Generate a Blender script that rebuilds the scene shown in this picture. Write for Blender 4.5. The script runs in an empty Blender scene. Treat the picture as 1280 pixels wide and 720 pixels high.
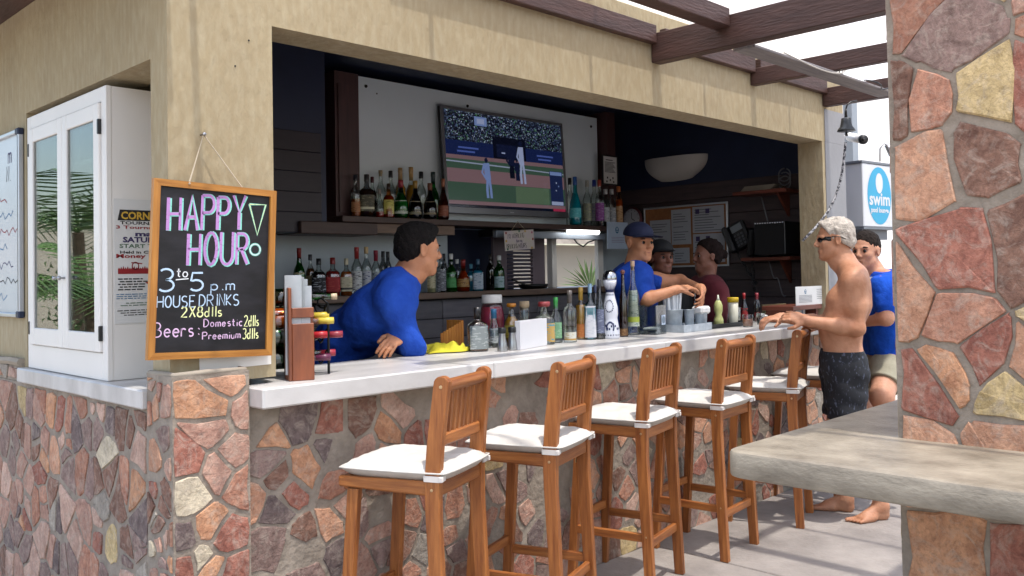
import bpy, math, random
import numpy as np
from mathutils import Vector, Matrix
from mathutils import noise as mnoise
random.seed(7)
S = bpy.context.scene
COL = S.collection
R = math.radians

# ------------------------------------------------------------------ camera
CAM = np.array([-1.242, -2.908, 1.444])
YAW, PITCH, ROLL, FPX, CX, CY = 0.818821608, 0.0248646464, -0.0201388288, 1101.82234, 696.587420, 315.745892
_cy, _sy = math.cos(YAW), math.sin(YAW)
FW = np.array([_sy*math.cos(PITCH), _cy*math.cos(PITCH), math.sin(PITCH)])
_r = np.array([_cy, -_sy, 0.0]); _u = np.cross(_r, FW)
_c, _s = math.cos(ROLL), math.sin(ROLL)
RT = _c*_r + _s*_u; UP = -_s*_r + _c*_u
cam_d = bpy.data.cameras.new('camera'); cam = bpy.data.objects.new('camera', cam_d); COL.objects.link(cam)
m = Matrix.Identity(4)
for i in range(3):
    m[i][0] = RT[i]; m[i][1] = UP[i]; m[i][2] = -FW[i]; m[i][3] = CAM[i]
cam.matrix_world = m
cam_d.sensor_fit = 'HORIZONTAL'; cam_d.sensor_width = 36; cam_d.lens = FPX/1280*36
cam_d.shift_x = (640-CX)/1280; cam_d.shift_y = (CY-360)/1280
cam_d.clip_start = .02; cam_d.clip_end = 500
S.camera = cam

def ray(x, y): return FW + (x-CX)/FPX*RT - (y-CY)/FPX*UP
def P(x, y, axis, val):
    d = ray(x, y); i = 'xyz'.index(axis); t = (val-CAM[i])/d[i]
    return Vector(CAM + t*d)
def A(x, y, a): return Vector(CAM + ray(x, y)*a)
def depth(p): return float((np.array(p)-CAM) @ FW)

# ------------------------------------------------------------------ light
ELEV, AZ = R(73), R(186)          # sun stands towards -Y
W = bpy.data.worlds.new('World'); S.world = W; W.use_nodes = True
nt = W.node_tree; bg = nt.nodes['Background']
sky = nt.nodes.new('ShaderNodeTexSky'); sky.sky_type = 'NISHITA'; sky.sun_disc = False
sky.sun_elevation = ELEV; sky.sun_rotation = AZ; sky.air_density = 1.2; sky.dust_density = 2.5; sky.ozone_density = 1
nt.links.new(sky.outputs[0], bg.inputs[0]); bg.inputs[1].default_value = .15
sd = bpy.data.lights.new('sun', 'SUN'); sun = bpy.data.objects.new('sun', sd); COL.objects.link(sun)
sd.energy = 3.6; sd.angle = R(.9); sd.color = (1, .955, .89)
sdir = Vector((math.sin(AZ)*math.cos(ELEV), math.cos(AZ)*math.cos(ELEV), math.sin(ELEV)))
sun.rotation_euler = sdir.to_track_quat('Z', 'Y').to_euler()
vs = S.view_settings; vs.view_transform = 'Standard'; vs.look = 'None'; vs.gamma = 1; vs.use_curve_mapping = False
vs.exposure = 1.32
S.cycles.use_denoising = True
S.cycles.max_bounces = 10; S.cycles.diffuse_bounces = 5; S.cycles.transparent_max_bounces = 24
S.cycles.sample_clamp_indirect = 6; S.cycles.caustics_reflective = False; S.cycles.caustics_refractive = False

# ------------------------------------------------------------------ materials
def lin(c):
    if isinstance(c, str):
        c = [int(c[i:i+2], 16)/255 for i in (0, 2, 4)]
        c = [v/12.92 if v <= .04045 else ((v+.055)/1.055)**2.4 for v in c]
    return (c[0], c[1], c[2], 1)
MC = {}
def M(name, col='808080', rough=.6, var=.12, scale=6, stretch=(1, 1, 1), col2=None, bump=0, bscale=40, metal=0, spec=.5,
      rnd=0, detail=4, coat=0, trans=0, emit=0, contrast=(.3, .7), sss=0, world=False):
    if name in MC: return MC[name]
    mt = bpy.data.materials.new(name); mt.use_nodes = True; n = mt.node_tree.nodes; l = mt.node_tree.links
    b = n['Principled BSDF']; MC[name] = mt
    b.inputs['Roughness'].default_value = rough; b.inputs['Metallic'].default_value = metal
    b.inputs['Specular IOR Level'].default_value = spec; b.inputs['Coat Weight'].default_value = coat
    b.inputs['Transmission Weight'].default_value = trans
    if sss: b.inputs['Subsurface Weight'].default_value = sss; b.inputs['Subsurface Radius'].default_value = (.012, .005, .003)
    c = lin(col)
    tc = n.new('ShaderNodeTexCoord'); mp = n.new('ShaderNodeMapping'); mp.inputs['Scale'].default_value = stretch
    if world:
        g = n.new('ShaderNodeNewGeometry'); l.new(g.outputs['Position'], mp.inputs[0])
    else: l.new(tc.outputs['Object'], mp.inputs[0])
    out = None
    if rnd:
        oi = n.new('ShaderNodeObjectInfo')
        ad = n.new('ShaderNodeVectorMath'); ad.operation = 'MULTIPLY_ADD'
        l.new(oi.outputs['Random'], ad.inputs[0]); ad.inputs[1].default_value = (37, 91, 53); l.new(mp.outputs[0], ad.inputs[2]); vec = ad.outputs[0]
    else: vec = mp.outputs[0]
    if var or col2:
        nz = n.new('ShaderNodeTexNoise'); nz.inputs['Scale'].default_value = scale; nz.inputs['Detail'].default_value = detail
        nz.inputs['Roughness'].default_value = .6
        l.new(vec, nz.inputs['Vector'])
        cr = n.new('ShaderNodeValToRGB'); cr.color_ramp.elements[0].position = contrast[0]; cr.color_ramp.elements[1].position = contrast[1]
        if col2: c2 = lin(col2)
        else: c2 = tuple(min(1, v*(1+var)) for v in c[:3])+(1,); c = tuple(v*(1-var) for v in c[:3])+(1,)
        cr.color_ramp.elements[0].color = c; cr.color_ramp.elements[1].color = c2
        l.new(nz.outputs['Fac'], cr.inputs[0]); out = cr.outputs[0]
        if rnd:
            hs = n.new('ShaderNodeHueSaturation'); mr = n.new('ShaderNodeMapRange')
            mr.inputs['To Min'].default_value = 1-rnd; mr.inputs['To Max'].default_value = 1+rnd
            l.new(oi.outputs['Random'], mr.inputs[0]); l.new(mr.outputs[0], hs.inputs['Value']); l.new(out, hs.inputs['Color']); out = hs.outputs[0]
        l.new(out, b.inputs['Base Color'])
    else: b.inputs['Base Color'].default_value = c
    if emit:
        b.inputs['Emission Strength'].default_value = emit
        if out: l.new(out, b.inputs['Emission Color'])
        else: b.inputs['Emission Color'].default_value = c
    if bump:
        bn = n.new('ShaderNodeTexNoise'); bn.inputs['Scale'].default_value = bscale; bn.inputs['Detail'].default_value = 5
        l.new(vec, bn.inputs['Vector'])
        bp = n.new('ShaderNodeBump'); bp.inputs['Strength'].default_value = min(1, bump); bp.inputs['Distance'].default_value = .004*max(1, bump)
        l.new(bn.outputs['Fac'], bp.inputs['Height']); l.new(bp.outputs[0], b.inputs['Normal'])
    return mt
def glassm(name, tint, refl=.14, rough=.03, density=1.0):
    if name in MC: return MC[name]
    mt = bpy.data.materials.new(name); mt.use_nodes = True; n = mt.node_tree.nodes; l = mt.node_tree.links
    n.remove(n['Principled BSDF']); o = n['Material Output']; MC[name] = mt
    t = n.new('ShaderNodeBsdfTransparent'); t.inputs[0].default_value = lin(tint)
    g = n.new('ShaderNodeBsdfGlossy'); g.inputs['Roughness'].default_value = rough
    d = n.new('ShaderNodeBsdfDiffuse'); d.inputs[0].default_value = lin(tint)
    lw = n.new('ShaderNodeLayerWeight'); lw.inputs[0].default_value = .35
    mr = n.new('ShaderNodeMapRange'); mr.inputs['To Min'].default_value = refl*.45; mr.inputs['To Max'].default_value = min(1, refl*4)
    l.new(lw.outputs['Fresnel'], mr.inputs[0])
    m0 = n.new('ShaderNodeMixShader'); m0.inputs[0].default_value = 1-density; m0.inputs[0].default_value = min(1, max(0, density-1)) ; l.new(t.outputs[0], m0.inputs[1]); l.new(d.outputs[0], m0.inputs[2])
    m1 = n.new('ShaderNodeMixShader'); l.new(mr.outputs[0], m1.inputs[0]); l.new(m0.outputs[0], m1.inputs[1]); l.new(g.outputs[0], m1.inputs[2])
    l.new(m1.outputs[0], o.inputs[0]); return mt

# ------------------------------------------------------------------ mesh building
class MB:
    def __init__(s): s.v = []; s.f = []; s.m = []; s.X = Matrix.Identity(4)
    def at(s, loc=(0, 0, 0), rz=0, rx=0, ry=0):
        s.X = Matrix.Translation(loc) @ Matrix.Rotation(rz, 4, 'Z') @ Matrix.Rotation(ry, 4, 'Y') @ Matrix.Rotation(rx, 4, 'X'); return s
    def add(s, vs, fs, mi=0):
        o = len(s.v); s.v += [tuple(s.X @ Vector(v)) for v in vs]
        s.f += [tuple(i+o for i in f) for f in fs]; s.m += [mi]*len(fs); return s
    def box(s, a, b, c=0, mi=0):
        x0, y0, z0 = [min(a[i], b[i]) for i in range(3)]; x1, y1, z1 = [max(a[i], b[i]) for i in range(3)]
        c = min(c, (x1-x0)*.45, (y1-y0)*.45, (z1-z0)*.45)
        if c <= 0:
            return s.add([(x, y, z) for x in (x0, x1) for y in (y0, y1) for z in (z0, z1)],
                         [(0, 1, 3, 2), (4, 6, 7, 5), (0, 4, 5, 1), (2, 3, 7, 6), (0, 2, 6, 4), (1, 5, 7, 3)], mi)
        vs = []; idx = {}
        for ix, X in enumerate((x0, x1)):
            for iy, Y in enumerate((y0, y1)):
                for iz, Z in enumerate((z0, z1)):
                    sx, sy, sz = 1-2*ix, 1-2*iy, 1-2*iz
                    for k, v in enumerate(((X, Y+sy*c, Z+sz*c), (X+sx*c, Y, Z+sz*c), (X+sx*c, Y+sy*c, Z))):
                        idx[(ix, iy, iz, k)] = len(vs); vs.append(v)
        g = lambda *a: idx[a]; fs = []
        fs += [tuple(g(0, y, z, 0) for y, z in ((0, 0), (0, 1), (1, 1), (1, 0))), tuple(g(1, y, z, 0) for y, z in ((0, 0), (1, 0), (1, 1), (0, 1)))]
        fs += [tuple(g(x, 0, z, 1) for x, z in ((0, 0), (1, 0), (1, 1), (0, 1))), tuple(g(x, 1, z, 1) for x, z in ((0, 0), (0, 1), (1, 1), (1, 0)))]
        fs += [tuple(g(x, y, 0, 2) for x, y in ((0, 0), (0, 1), (1, 1), (1, 0))), tuple(g(x, y, 1, 2) for x, y in ((0, 0), (1, 0), (1, 1), (0, 1)))]
        for i in (0, 1):
            for j in (0, 1):
                e = (g(0, i, j, 1), g(1, i, j, 1), g(1, i, j, 2), g(0, i, j, 2)); fs.append(e if (i+j) % 2 else e[::-1])
                e = (g(i, 0, j, 0), g(i, 1, j, 0), g(i, 1, j, 2), g(i, 0, j, 2)); fs.append(e if (i+j) % 2 == 0 else e[::-1])
                e = (g(i, j, 0, 0), g(i, j, 1, 0), g(i, j, 1, 1), g(i, j, 0, 1)); fs.append(e if (i+j) % 2 else e[::-1])
                for k in (0, 1):
                    e = (g(i, j, k, 0), g(i, j, k, 1), g(i, j, k, 2)); fs.append(e if (i+j+k) % 2 == 0 else e[::-1])
        return s.add(vs, fs, mi)
    def tube(s, pts, r, n=8, mi=0, cap=True, flat=1.0):
        pts = [Vector(p) for p in pts]; rs = r if isinstance(r, (list, tuple)) else [r]*len(pts)
        vs = []; up = None
        for i, p in enumerate(pts):
            t = (pts[min(i+1, len(pts)-1)]-pts[max(i-1, 0)]).normalized()
            if up is None:
                up = Vector((0, 0, 1)) if abs(t.z) < .9 else Vector((1, 0, 0))
            a = t.cross(up).normalized(); b = a.cross(t).normalized(); up = b
            for k in range(n):
                q = 2*math.pi*k/n; vs.append(p+a*math.cos(q)*rs[i]+b*math.sin(q)*rs[i]*flat)
        fs = [(i*n+k, i*n+(k+1) % n, (i+1)*n+(k+1) % n, (i+1)*n+k) for i in range(len(pts)-1) for k in range(n)]
        if cap: fs += [tuple(range(n))[::-1], tuple((len(pts)-1)*n+k for k in range(n))]
        return s.add(vs, fs, mi)
    def lathe(s, prof, n=20, mi=0, sq=0, sy=1.0, cap=True):
        vs = []
        for pr in prof:
            r, z = pr[0], pr[1]; q = pr[2] if len(pr) > 2 else sq; fy = pr[3] if len(pr) > 3 else sy
            for k in range(n):
                a = 2*math.pi*(k+.5)/n; c, d = math.cos(a), math.sin(a)
                if q:
                    e = 2+q; w = (abs(c)**e+abs(d)**e)**(-1/e); c, d = c*w, d*w
                vs.append((r*c, r*d*fy, z))
        fs = [(i*n+k, i*n+(k+1) % n, (i+1)*n+(k+1) % n, (i+1)*n+k) for i in range(len(prof)-1) for k in range(n)]
        if cap: fs += [tuple(range(n))[::-1], tuple((len(prof)-1)*n+k for k in range(n))]
        return s.add(vs, fs, mi)
    def prism(s, poly, z0, z1, mi=0, c=0):      # poly in xy, extruded z
        n = len(poly); cx = sum(p[0] for p in poly)/n; cyy = sum(p[1] for p in poly)/n
        if c:
            f = lambda p: (p[0]+(cx-p[0])*c, p[1]+(cyy-p[1])*c)
            d = (z1-z0)*.2
            rings = [([p for p in poly], z0), ([p for p in poly], z1-d), ([f(p) for p in poly], z1)]
        else: rings = [(poly, z0), (poly, z1)]
        vs = [(p[0], p[1], z) for pl, z in rings for p in pl]
        fs = [(i*n+k, i*n+(k+1) % n, (i+1)*n+(k+1) % n, (i+1)*n+k) for i in range(len(rings)-1) for k in range(n)]
        fs += [tuple(range(n))[::-1], tuple((len(rings)-1)*n+k for k in range(n))]
        return s.add(vs, fs, mi)
    def quad(s, a, b, c, d, mi=0): return s.add([a, b, c, d], [(0, 1, 2, 3)], mi)
    def ribbon(s, pts, w, z=0, mi=0, t=.0006):  # flat stroke in local xy (2D points), tiny thickness
        n = len(pts)
        if n == 1: pts = [pts[0], (pts[0][0]+w*.3, pts[0][1])]; n = 2
        L = []; Rr = []
        for i, p in enumerate(pts):
            q0 = pts[max(i-1, 0)]; q1 = pts[min(i+1, n-1)]
            dx, dy = q1[0]-q0[0], q1[1]-q0[1]; d = math.hypot(dx, dy) or 1; nx, ny = -dy/d*w/2, dx/d*w/2
            L.append((p[0]+nx, p[1]+ny, z)); Rr.append((p[0]-nx, p[1]-ny, z))
        return s.add(L+Rr, [(i, n+i, n+i+1, i+1) for i in range(n-1)], mi)
    def mesh(s, name, mats, smooth=False):
        me = bpy.data.meshes.new(name); me.from_pydata(s.v, [], s.f)
        for mm in (mats if isinstance(mats, (list, tuple)) else [mats]): me.materials.append(mm)
        if any(s.m): me.polygons.foreach_set('material_index', s.m)
        if smooth: me.polygons.foreach_set('use_smooth', [True]*len(s.f))
        me.update(); return me
def obj(name, data, parent=None, loc=None, smooth_angle=None):
    o = bpy.data.objects.new(name, data); COL.objects.link(o)
    if parent: o.parent = parent
    if loc is not None: o.location = loc
    return o
def tag(o, label, cat=None, group=None, kind=None):
    if label: o['label'] = label
    if cat: o['category'] = cat
    if group: o['group'] = group
    if kind: o['kind'] = kind
    return o
def thing(name, label, cat, loc=(0, 0, 0), rz=0, group=None):
    o = bpy.data.objects.new(name, None); COL.objects.link(o); o.location = loc; o.rotation_euler = (0, 0, rz); o.empty_display_size = .1
    return tag(o, label, cat, group)
def part(name, mb, mats, parent, smooth=False, label=None):
    o = obj(name, mb.mesh(name, mats, smooth), parent)
    if label: o['label'] = label
    return o
def solo(name, mb, mats, label, cat, group=None, loc=None, smooth=False, rz=0):
    o = obj(name, mb.mesh(name, mats, smooth)); 
    if loc is not None: o.location = loc
    o.rotation_euler = (0, 0, rz)
    return tag(o, label, cat, group)
def struct(name, mb, mats, smooth=False, label=None):
    o = obj(name, mb.mesh(name, mats, smooth)); o['kind'] = 'structure'
    if label: o['label'] = label
    return o
def copy_tree(o, parent=None):
    c = o.copy(); COL.objects.link(c)
    if parent: c.parent = parent
    for ch in list(o.children): copy_tree(ch, c)
    return c
def smooth_by_angle(o, ang=40):
    me = o.data; me.polygons.foreach_set('use_smooth', [True]*len(me.polygons))
    me.set_sharp_from_angle(angle=R(ang)); return o

# ---- lettering
def arc(cx, cy, rx, ry, a0, a1, n=10): return [(cx+rx*math.cos(R(a0+(a1-a0)*i/n)), cy+ry*math.sin(R(a0+(a1-a0)*i/n))) for i in range(n+1)]
G = {  # strokes on a unit-high cell (x up to ~.6)
 'H': [[(0, 0), (0, 1)], [(.6, 0), (.6, 1)], [(0, .5), (.6, .5)]], 'A': [[(0, 0), (.3, 1), (.6, 0)], [(.12, .38), (.48, .38)]],
 'P': [[(0, 0), (0, 1)], [(0, 1)]+arc(.3, .75, .27, .25, 90, -90)+[(0, .5)]], 'Y': [[(0, 1), (.3, .5), (.6, 1)], [(.3, .5), (.3, 0)]],
 'O': [arc(.3, .5, .3, .5, 90, 450, 16)], 'U': [[(0, 1), (0, .3)]+arc(.3, .3, .3, .3, 180, 360)+[(.6, 1)]],
 'R': [[(0, 0), (0, 1)], [(0, 1)]+arc(.3, .75, .27, .25, 90, -90)+[(0, .5)], [(.25, .5), (.6, 0)]],
 'S': [arc(.3, .75, .27, .25, 40, 270)+arc(.3, .25, .28, .25, 90, -140)], 'E': [[(.5, 1), (0, 1), (0, 0), (.5, 0)], [(0, .5), (.4, .5)]],
 'D': [[(0, 0), (0, 1)], [(0, 1)]+arc(.12, .5, .45, .5, 90, -90)+[(0, 0)]], 'I': [[(.2, 0), (.2, 1)]], 'N': [[(0, 0), (0, 1), (.5, 0), (.5, 1)]],
 'K': [[(0, 0), (0, 1)], [(.5, 1), (0, .45), (.5, 0)]], 'B': [[(0, 0), (0, 1)], [(0, 1)]+arc(.2, .76, .25, .24, 90, -90)+arc(.22, .26, .3, .26, 90, -90)+[(0, 0)]],
 'X': [[(0, 0), (.5, 1)], [(0, 1), (.5, 0)]], 'W': [[(0, 1), (.15, 0), (.32, .7), (.5, 0), (.65, 1)]], 'G': [arc(.3, .5, .3, .5, 50, 360, 14)+[(.35, .5)]],
 'M': [[(0, 0), (.05, 1), (.32, .3), (.6, 1), (.65, 0)]], 'T': [[(0, 1), (.6, 1)], [(.3, 1), (.3, 0)]], 'C': [arc(.3, .5, .3, .5, 50, 310, 14)], 'L': [[(0, 1), (0, 0), (.45, 0)]],
 '3': [arc(.25, .76, .24, .24, 140, -90)+arc(.25, .26, .28, .26, 90, -140)], '5': [[(.5, 1), (.1, 1), (.05, .55)]+arc(.25, .3, .27, .3, 120, -140)],
 '2': [arc(.25, .74, .25, .26, 160, -30)+[(0, 0), (.55, 0)]], '8': [arc(.26, .76, .2, .24, 270, 630, 14), arc(.26, .26, .26, .26, 90, 450, 14)],
 'p': [[(0, .55), (0, -.3)], arc(.2, .3, .22, .25, 90, 450, 12)], 'm': [[(0, 0), (0, .55)], [(0, .4)]+arc(.14, .4, .14, .14, 180, 0)+[(.28, 0)], [(.28, .4)]+arc(.42, .4, .14, .14, 180, 0)+[(.56, 0)]],
 'd': [arc(.2, .27, .2, .27, 0, 360, 12), [(.4, 1), (.4, 0)]], 'l': [[(.1, 1), (.1, 0)]], 's': [arc(.18, .42, .15, .13, 40, 270, 6)+arc(.18, .15, .16, .14, 90, -140, 6)],
 'o': [arc(.2, .27, .2, .27, 90, 450, 12)], 'e': [[(.02, .3), (.4, .3)]+arc(.21, .28, .2, .27, 5, 320, 12)], 'i': [[(.1, .5), (.1, 0)], [(.1, .75), (.12, .78)]],
 't': [[(.15, .9), (.15, .1), (.3, .02)], [(0, .6), (.32, .6)]], 'c': [arc(.2, .27, .2, .27, 50, 310, 10)], 'r': [[(0, 0), (0, .55)], arc(.16, .36, .16, .18, 170, 30, 6)],
 'u': [[(0, .55), (0, .2)]+arc(.18, .2, .18, .2, 180, 360, 8)+[(.36, .55)], [(.36, .55), (.36, 0)]], 'n': [[(0, 0), (0, .55)], [(0, .35)]+arc(.18, .35, .18, .2, 180, 0, 8)+[(.36, 0)]],
 'g': [arc(.2, .3, .2, .24, 0, 360, 12), [(.4, .55), (.4, -.15)]+arc(.2, -.15, .2, .15, 0, -150, 6)], 'k': [[(0, 0), (0, 1)], [(.35, .55), (0, .25), (.35, 0)]],
 'h': [[(0, 0), (0, 1)], [(0, .35)]+arc(.18, .35, .18, .2, 180, 0, 8)+[(.36, 0)]], 'a': [arc(.2, .27, .2, .27, 0, 360, 12), [(.4, .55), (.4, 0)]],
 '.': [[(.1, .02), (.13, .06)]], ':': [[(.1, .1), (.13, .14)], [(.1, .5), (.13, .54)]], '!': [[(.1, 1), (.1, .3)], [(.1, .02), (.12, .05)]], 'w': [[(0, .55), (.12, 0), (.24, .45), (.36, 0), (.48, .55)]],
}
ADV = {c: max(x for st in g for x, y in st)+.22 for c, g in G.items()}; ADV[' '] = .45
def scrawl(mb, text, x, y, h, w, mi=0, z=0, gap=1, sx=1, jit=.02, slope=0, seed=1):
    rn = random.Random(seed+hash(len(text)))
    for ch in text:
        g = G.get(ch)
        if g:
            ox, oy, sc = rn.uniform(-jit, jit)*h, rn.uniform(-jit, jit)*h, rn.uniform(.95, 1.06)
            for st in g:
                pts = [(x+px*h*sx*sc+ox, y+py*h*sc+oy+slope*(px*h*sx)) for px, py in st]
                mb.ribbon(pts, w*rn.uniform(.85, 1.15), z, mi)
        x += ADV.get(ch, .5)*h*sx*gap; y += slope*ADV.get(ch, .5)*h*sx*gap
    return x
def typeset(mb, text, x, y, size, mi=0, z=0, width=None, bold=0, align='LEFT'):
    """upright type from Blender's built-in font, laid flat in the builder's local xy"""
    cu = bpy.data.curves.new('type', 'FONT'); cu.body = text; cu.size = size; cu.offset = bold; cu.resolution_u = 2; cu.align_x = align
    o = bpy.data.objects.new('type', cu); me = o.to_mesh(); vs = [tuple(v.co) for v in me.vertices]; fs = [tuple(p.vertices) for p in me.polygons]
    bpy.data.objects.remove(o); bpy.data.curves.remove(cu)
    if not vs: return
    xs = [v[0] for v in vs]; k = 1
    if width: k = width/(max(xs)-min(xs))
    x0 = min(xs) if align == 'LEFT' else 0
    mb.add([((v[0]-x0)*k+x, v[1]+y, z) for v in vs], fs, mi)
# ------------------------------------------------------------------ stones
PAL = [('stone_terracotta', '98573c', 'b57a58'), ('stone_red', '843f2b', 'a35f45'), ('stone_brown', '6b4434', '8c624c'), ('stone_purple', '5c4b4a', '7a6661'),
       ('stone_pink', 'ad7f69', 'c79f88'), ('stone_rose', '9c6853', 'b88a72'), ('stone_ochre', 'a3874a', 'c4a86e'), ('stone_cream', 'b3a284', 'cbbb9c'),
       ('stone_orange', 'a8673a', 'c68a58'), ('stone_mauve', '775b52', '93756a'), ('stone_greyish', '83796e', 'a19687'), ('stone_salmon', 'b07048', 'c89068')]
def stone_mat(nm, a, b_):
    mt = bpy.data.materials.new(nm); mt.use_nodes = True; n = mt.node_tree.nodes; l = mt.node_tree.links; b = n['Principled BSDF']; b.inputs['Roughness'].default_value = .8; b.inputs['Specular IOR Level'].default_value = .3
    tc = n.new('ShaderNodeTexCoord'); oi = n.new('ShaderNodeObjectInfo'); ad = n.new('ShaderNodeVectorMath'); ad.operation = 'MULTIPLY_ADD'; l.new(oi.outputs['Random'], ad.inputs[0]); ad.inputs[1].default_value = (37, 91, 53); l.new(tc.outputs['Object'], ad.inputs[2])
    def noise(sc, det=6, dist=0.0, st=None):
        q = n.new('ShaderNodeTexNoise'); q.inputs['Scale'].default_value = sc; q.inputs['Detail'].default_value = det; q.inputs['Distortion'].default_value = dist; q.inputs['Roughness'].default_value = .65
        if st: mp = n.new('ShaderNodeMapping'); mp.inputs['Scale'].default_value = st; mp.inputs['Rotation'].default_value = (.4, .3, .6); l.new(ad.outputs[0], mp.inputs[0]); l.new(mp.outputs[0], q.inputs['Vector'])
        else: l.new(ad.outputs[0], q.inputs['Vector'])
        return q.outputs['Fac']
    def ramp(src, p0, p1, c0=(0, 0, 0, 1), c1=(1, 1, 1, 1)):
        r = n.new('ShaderNodeValToRGB'); r.color_ramp.elements[0].position = p0; r.color_ramp.elements[1].position = p1; r.color_ramp.elements[0].color = c0; r.color_ramp.elements[1].color = c1; l.new(src, r.inputs[0]); return r.outputs[0]
    def mix(f, x, y, mode='MIX', k=1.0):
        m_ = n.new('ShaderNodeMixRGB'); m_.blend_type = mode; 
        if k != 1.0: mm = n.new('ShaderNodeMath'); mm.operation = 'MULTIPLY'; mm.inputs[1].default_value = k; l.new(f, mm.inputs[0]); f = mm.outputs[0]
        l.new(f, m_.inputs[0])
        for i, v in ((1, x), (2, y)):
            if isinstance(v, tuple): m_.inputs[i].default_value = v
            else: l.new(v, m_.inputs[i])
        return m_.outputs[0]
    base = ramp(noise(11, 7, 1.2), .30, .64, tuple(v*.86 for v in lin(a)[:3])+(1,), tuple(min(1, v*1.12) for v in lin(b_)[:3])+(1,))
    base = mix(ramp(noise(30, 5, .5, (1, 2.2, 1)), .45, .70), base, tuple(v*.45 for v in lin(a)[:3])+(1,), k=.34)
    base = mix(ramp(noise(15, 7, 2.0), .48, .72), base, lin('b3a392'), k=.58)
    base = mix(ramp(noise(90, 3), .5, .75), base, lin('2e2420'), k=.35)
    hs = n.new('ShaderNodeHueSaturation'); mr = n.new('ShaderNodeMapRange'); mr.inputs['To Min'].default_value = .9; mr.inputs['To Max'].default_value = 1.14; l.new(oi.outputs['Random'], mr.inputs[0]); l.new(mr.outputs[0], hs.inputs['Value']); hs.inputs['Saturation'].default_value = .84; l.new(base, hs.inputs['Color']); l.new(hs.outputs[0], b.inputs['Base Color'])
    bp = n.new('ShaderNodeBump'); bp.inputs['Strength'].default_value = 1; bp.inputs['Distance'].default_value = .010; l.new(noise(26, 8, .6), bp.inputs['Height']); bp2 = n.new('ShaderNodeBump'); bp2.inputs['Strength'].default_value = .8; bp2.inputs['Distance'].default_value = .003; l.new(noise(110, 4), bp2.inputs['Height']); l.new(bp.outputs[0], bp2.inputs['Normal']); l.new(bp2.outputs[0], b.inputs['Normal'])
    return mt
SM = [stone_mat(n, a, b) for n, a, b in PAL]
WT_FRONT = [12, 10, 14, 8, 8, 11, 2, 2, 6, 13, 2, 8]
WT_SIDE = [10, 8, 11, 5, 10, 12, 3, 4, 7, 12, 3, 8]
WT_COL = [15, 14, 8, 2, 6, 12, 4, 1, 12, 7, 0, 13]
mortar = M('mortar', '786d61', .92, col2='a09486', scale=14, bump=2.2, bscale=38, contrast=(.25, .75), detail=8, world=True)

def voronoi(w, h, du, dv, rn, extra=.55):
    nu, nv = max(1, round(w/du)), max(1, round(h/dv))
    pts = []
    for i in range(nu):
        for j in range(nv):
            pts.append((min(max(.12, i+.5+rn.uniform(-.42, .42)+(.25 if j % 2 else -.25)), nu-.12)*w/nu, (j+.5+rn.uniform(-.42, .42))*h/nv, 0 <= i < nu and 0 <= j < nv))
    for k in range(int(nu*nv*extra)): pts.append((rn.uniform(0, w), rn.uniform(0, h), True))
    cells = []
    for k, (x, y, ins) in enumerate(pts):
        poly = [(0, 0), (w, 0), (w, h), (0, h)]
        near = sorted((p for q, p in enumerate(pts) if q != k), key=lambda p: ((p[0]-x)/du)**2+((p[1]-y)/dv)**2)[:14]
        for p in near:
            mx, my, nx, ny = (x+p[0])/2, (y+p[1])/2, p[0]-x, p[1]-y; out = []
            for a in range(len(poly)):
                q0, q1 = poly[a], poly[(a+1) % len(poly)]
                s0 = (q0[0]-mx)*nx+(q0[1]-my)*ny; s1 = (q1[0]-mx)*nx+(q1[1]-my)*ny
                if s0 <= 0: out.append(q0)
                if (s0 < 0 < s1) or (s1 < 0 < s0):
                    t = s0/(s0-s1); out.append((q0[0]+t*(q1[0]-q0[0]), q0[1]+t*(q1[1]-q0[1])))
            poly = out
            if len(poly) < 3: break
        if len(poly) >= 3: cells.append(poly)
    return cells
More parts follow.
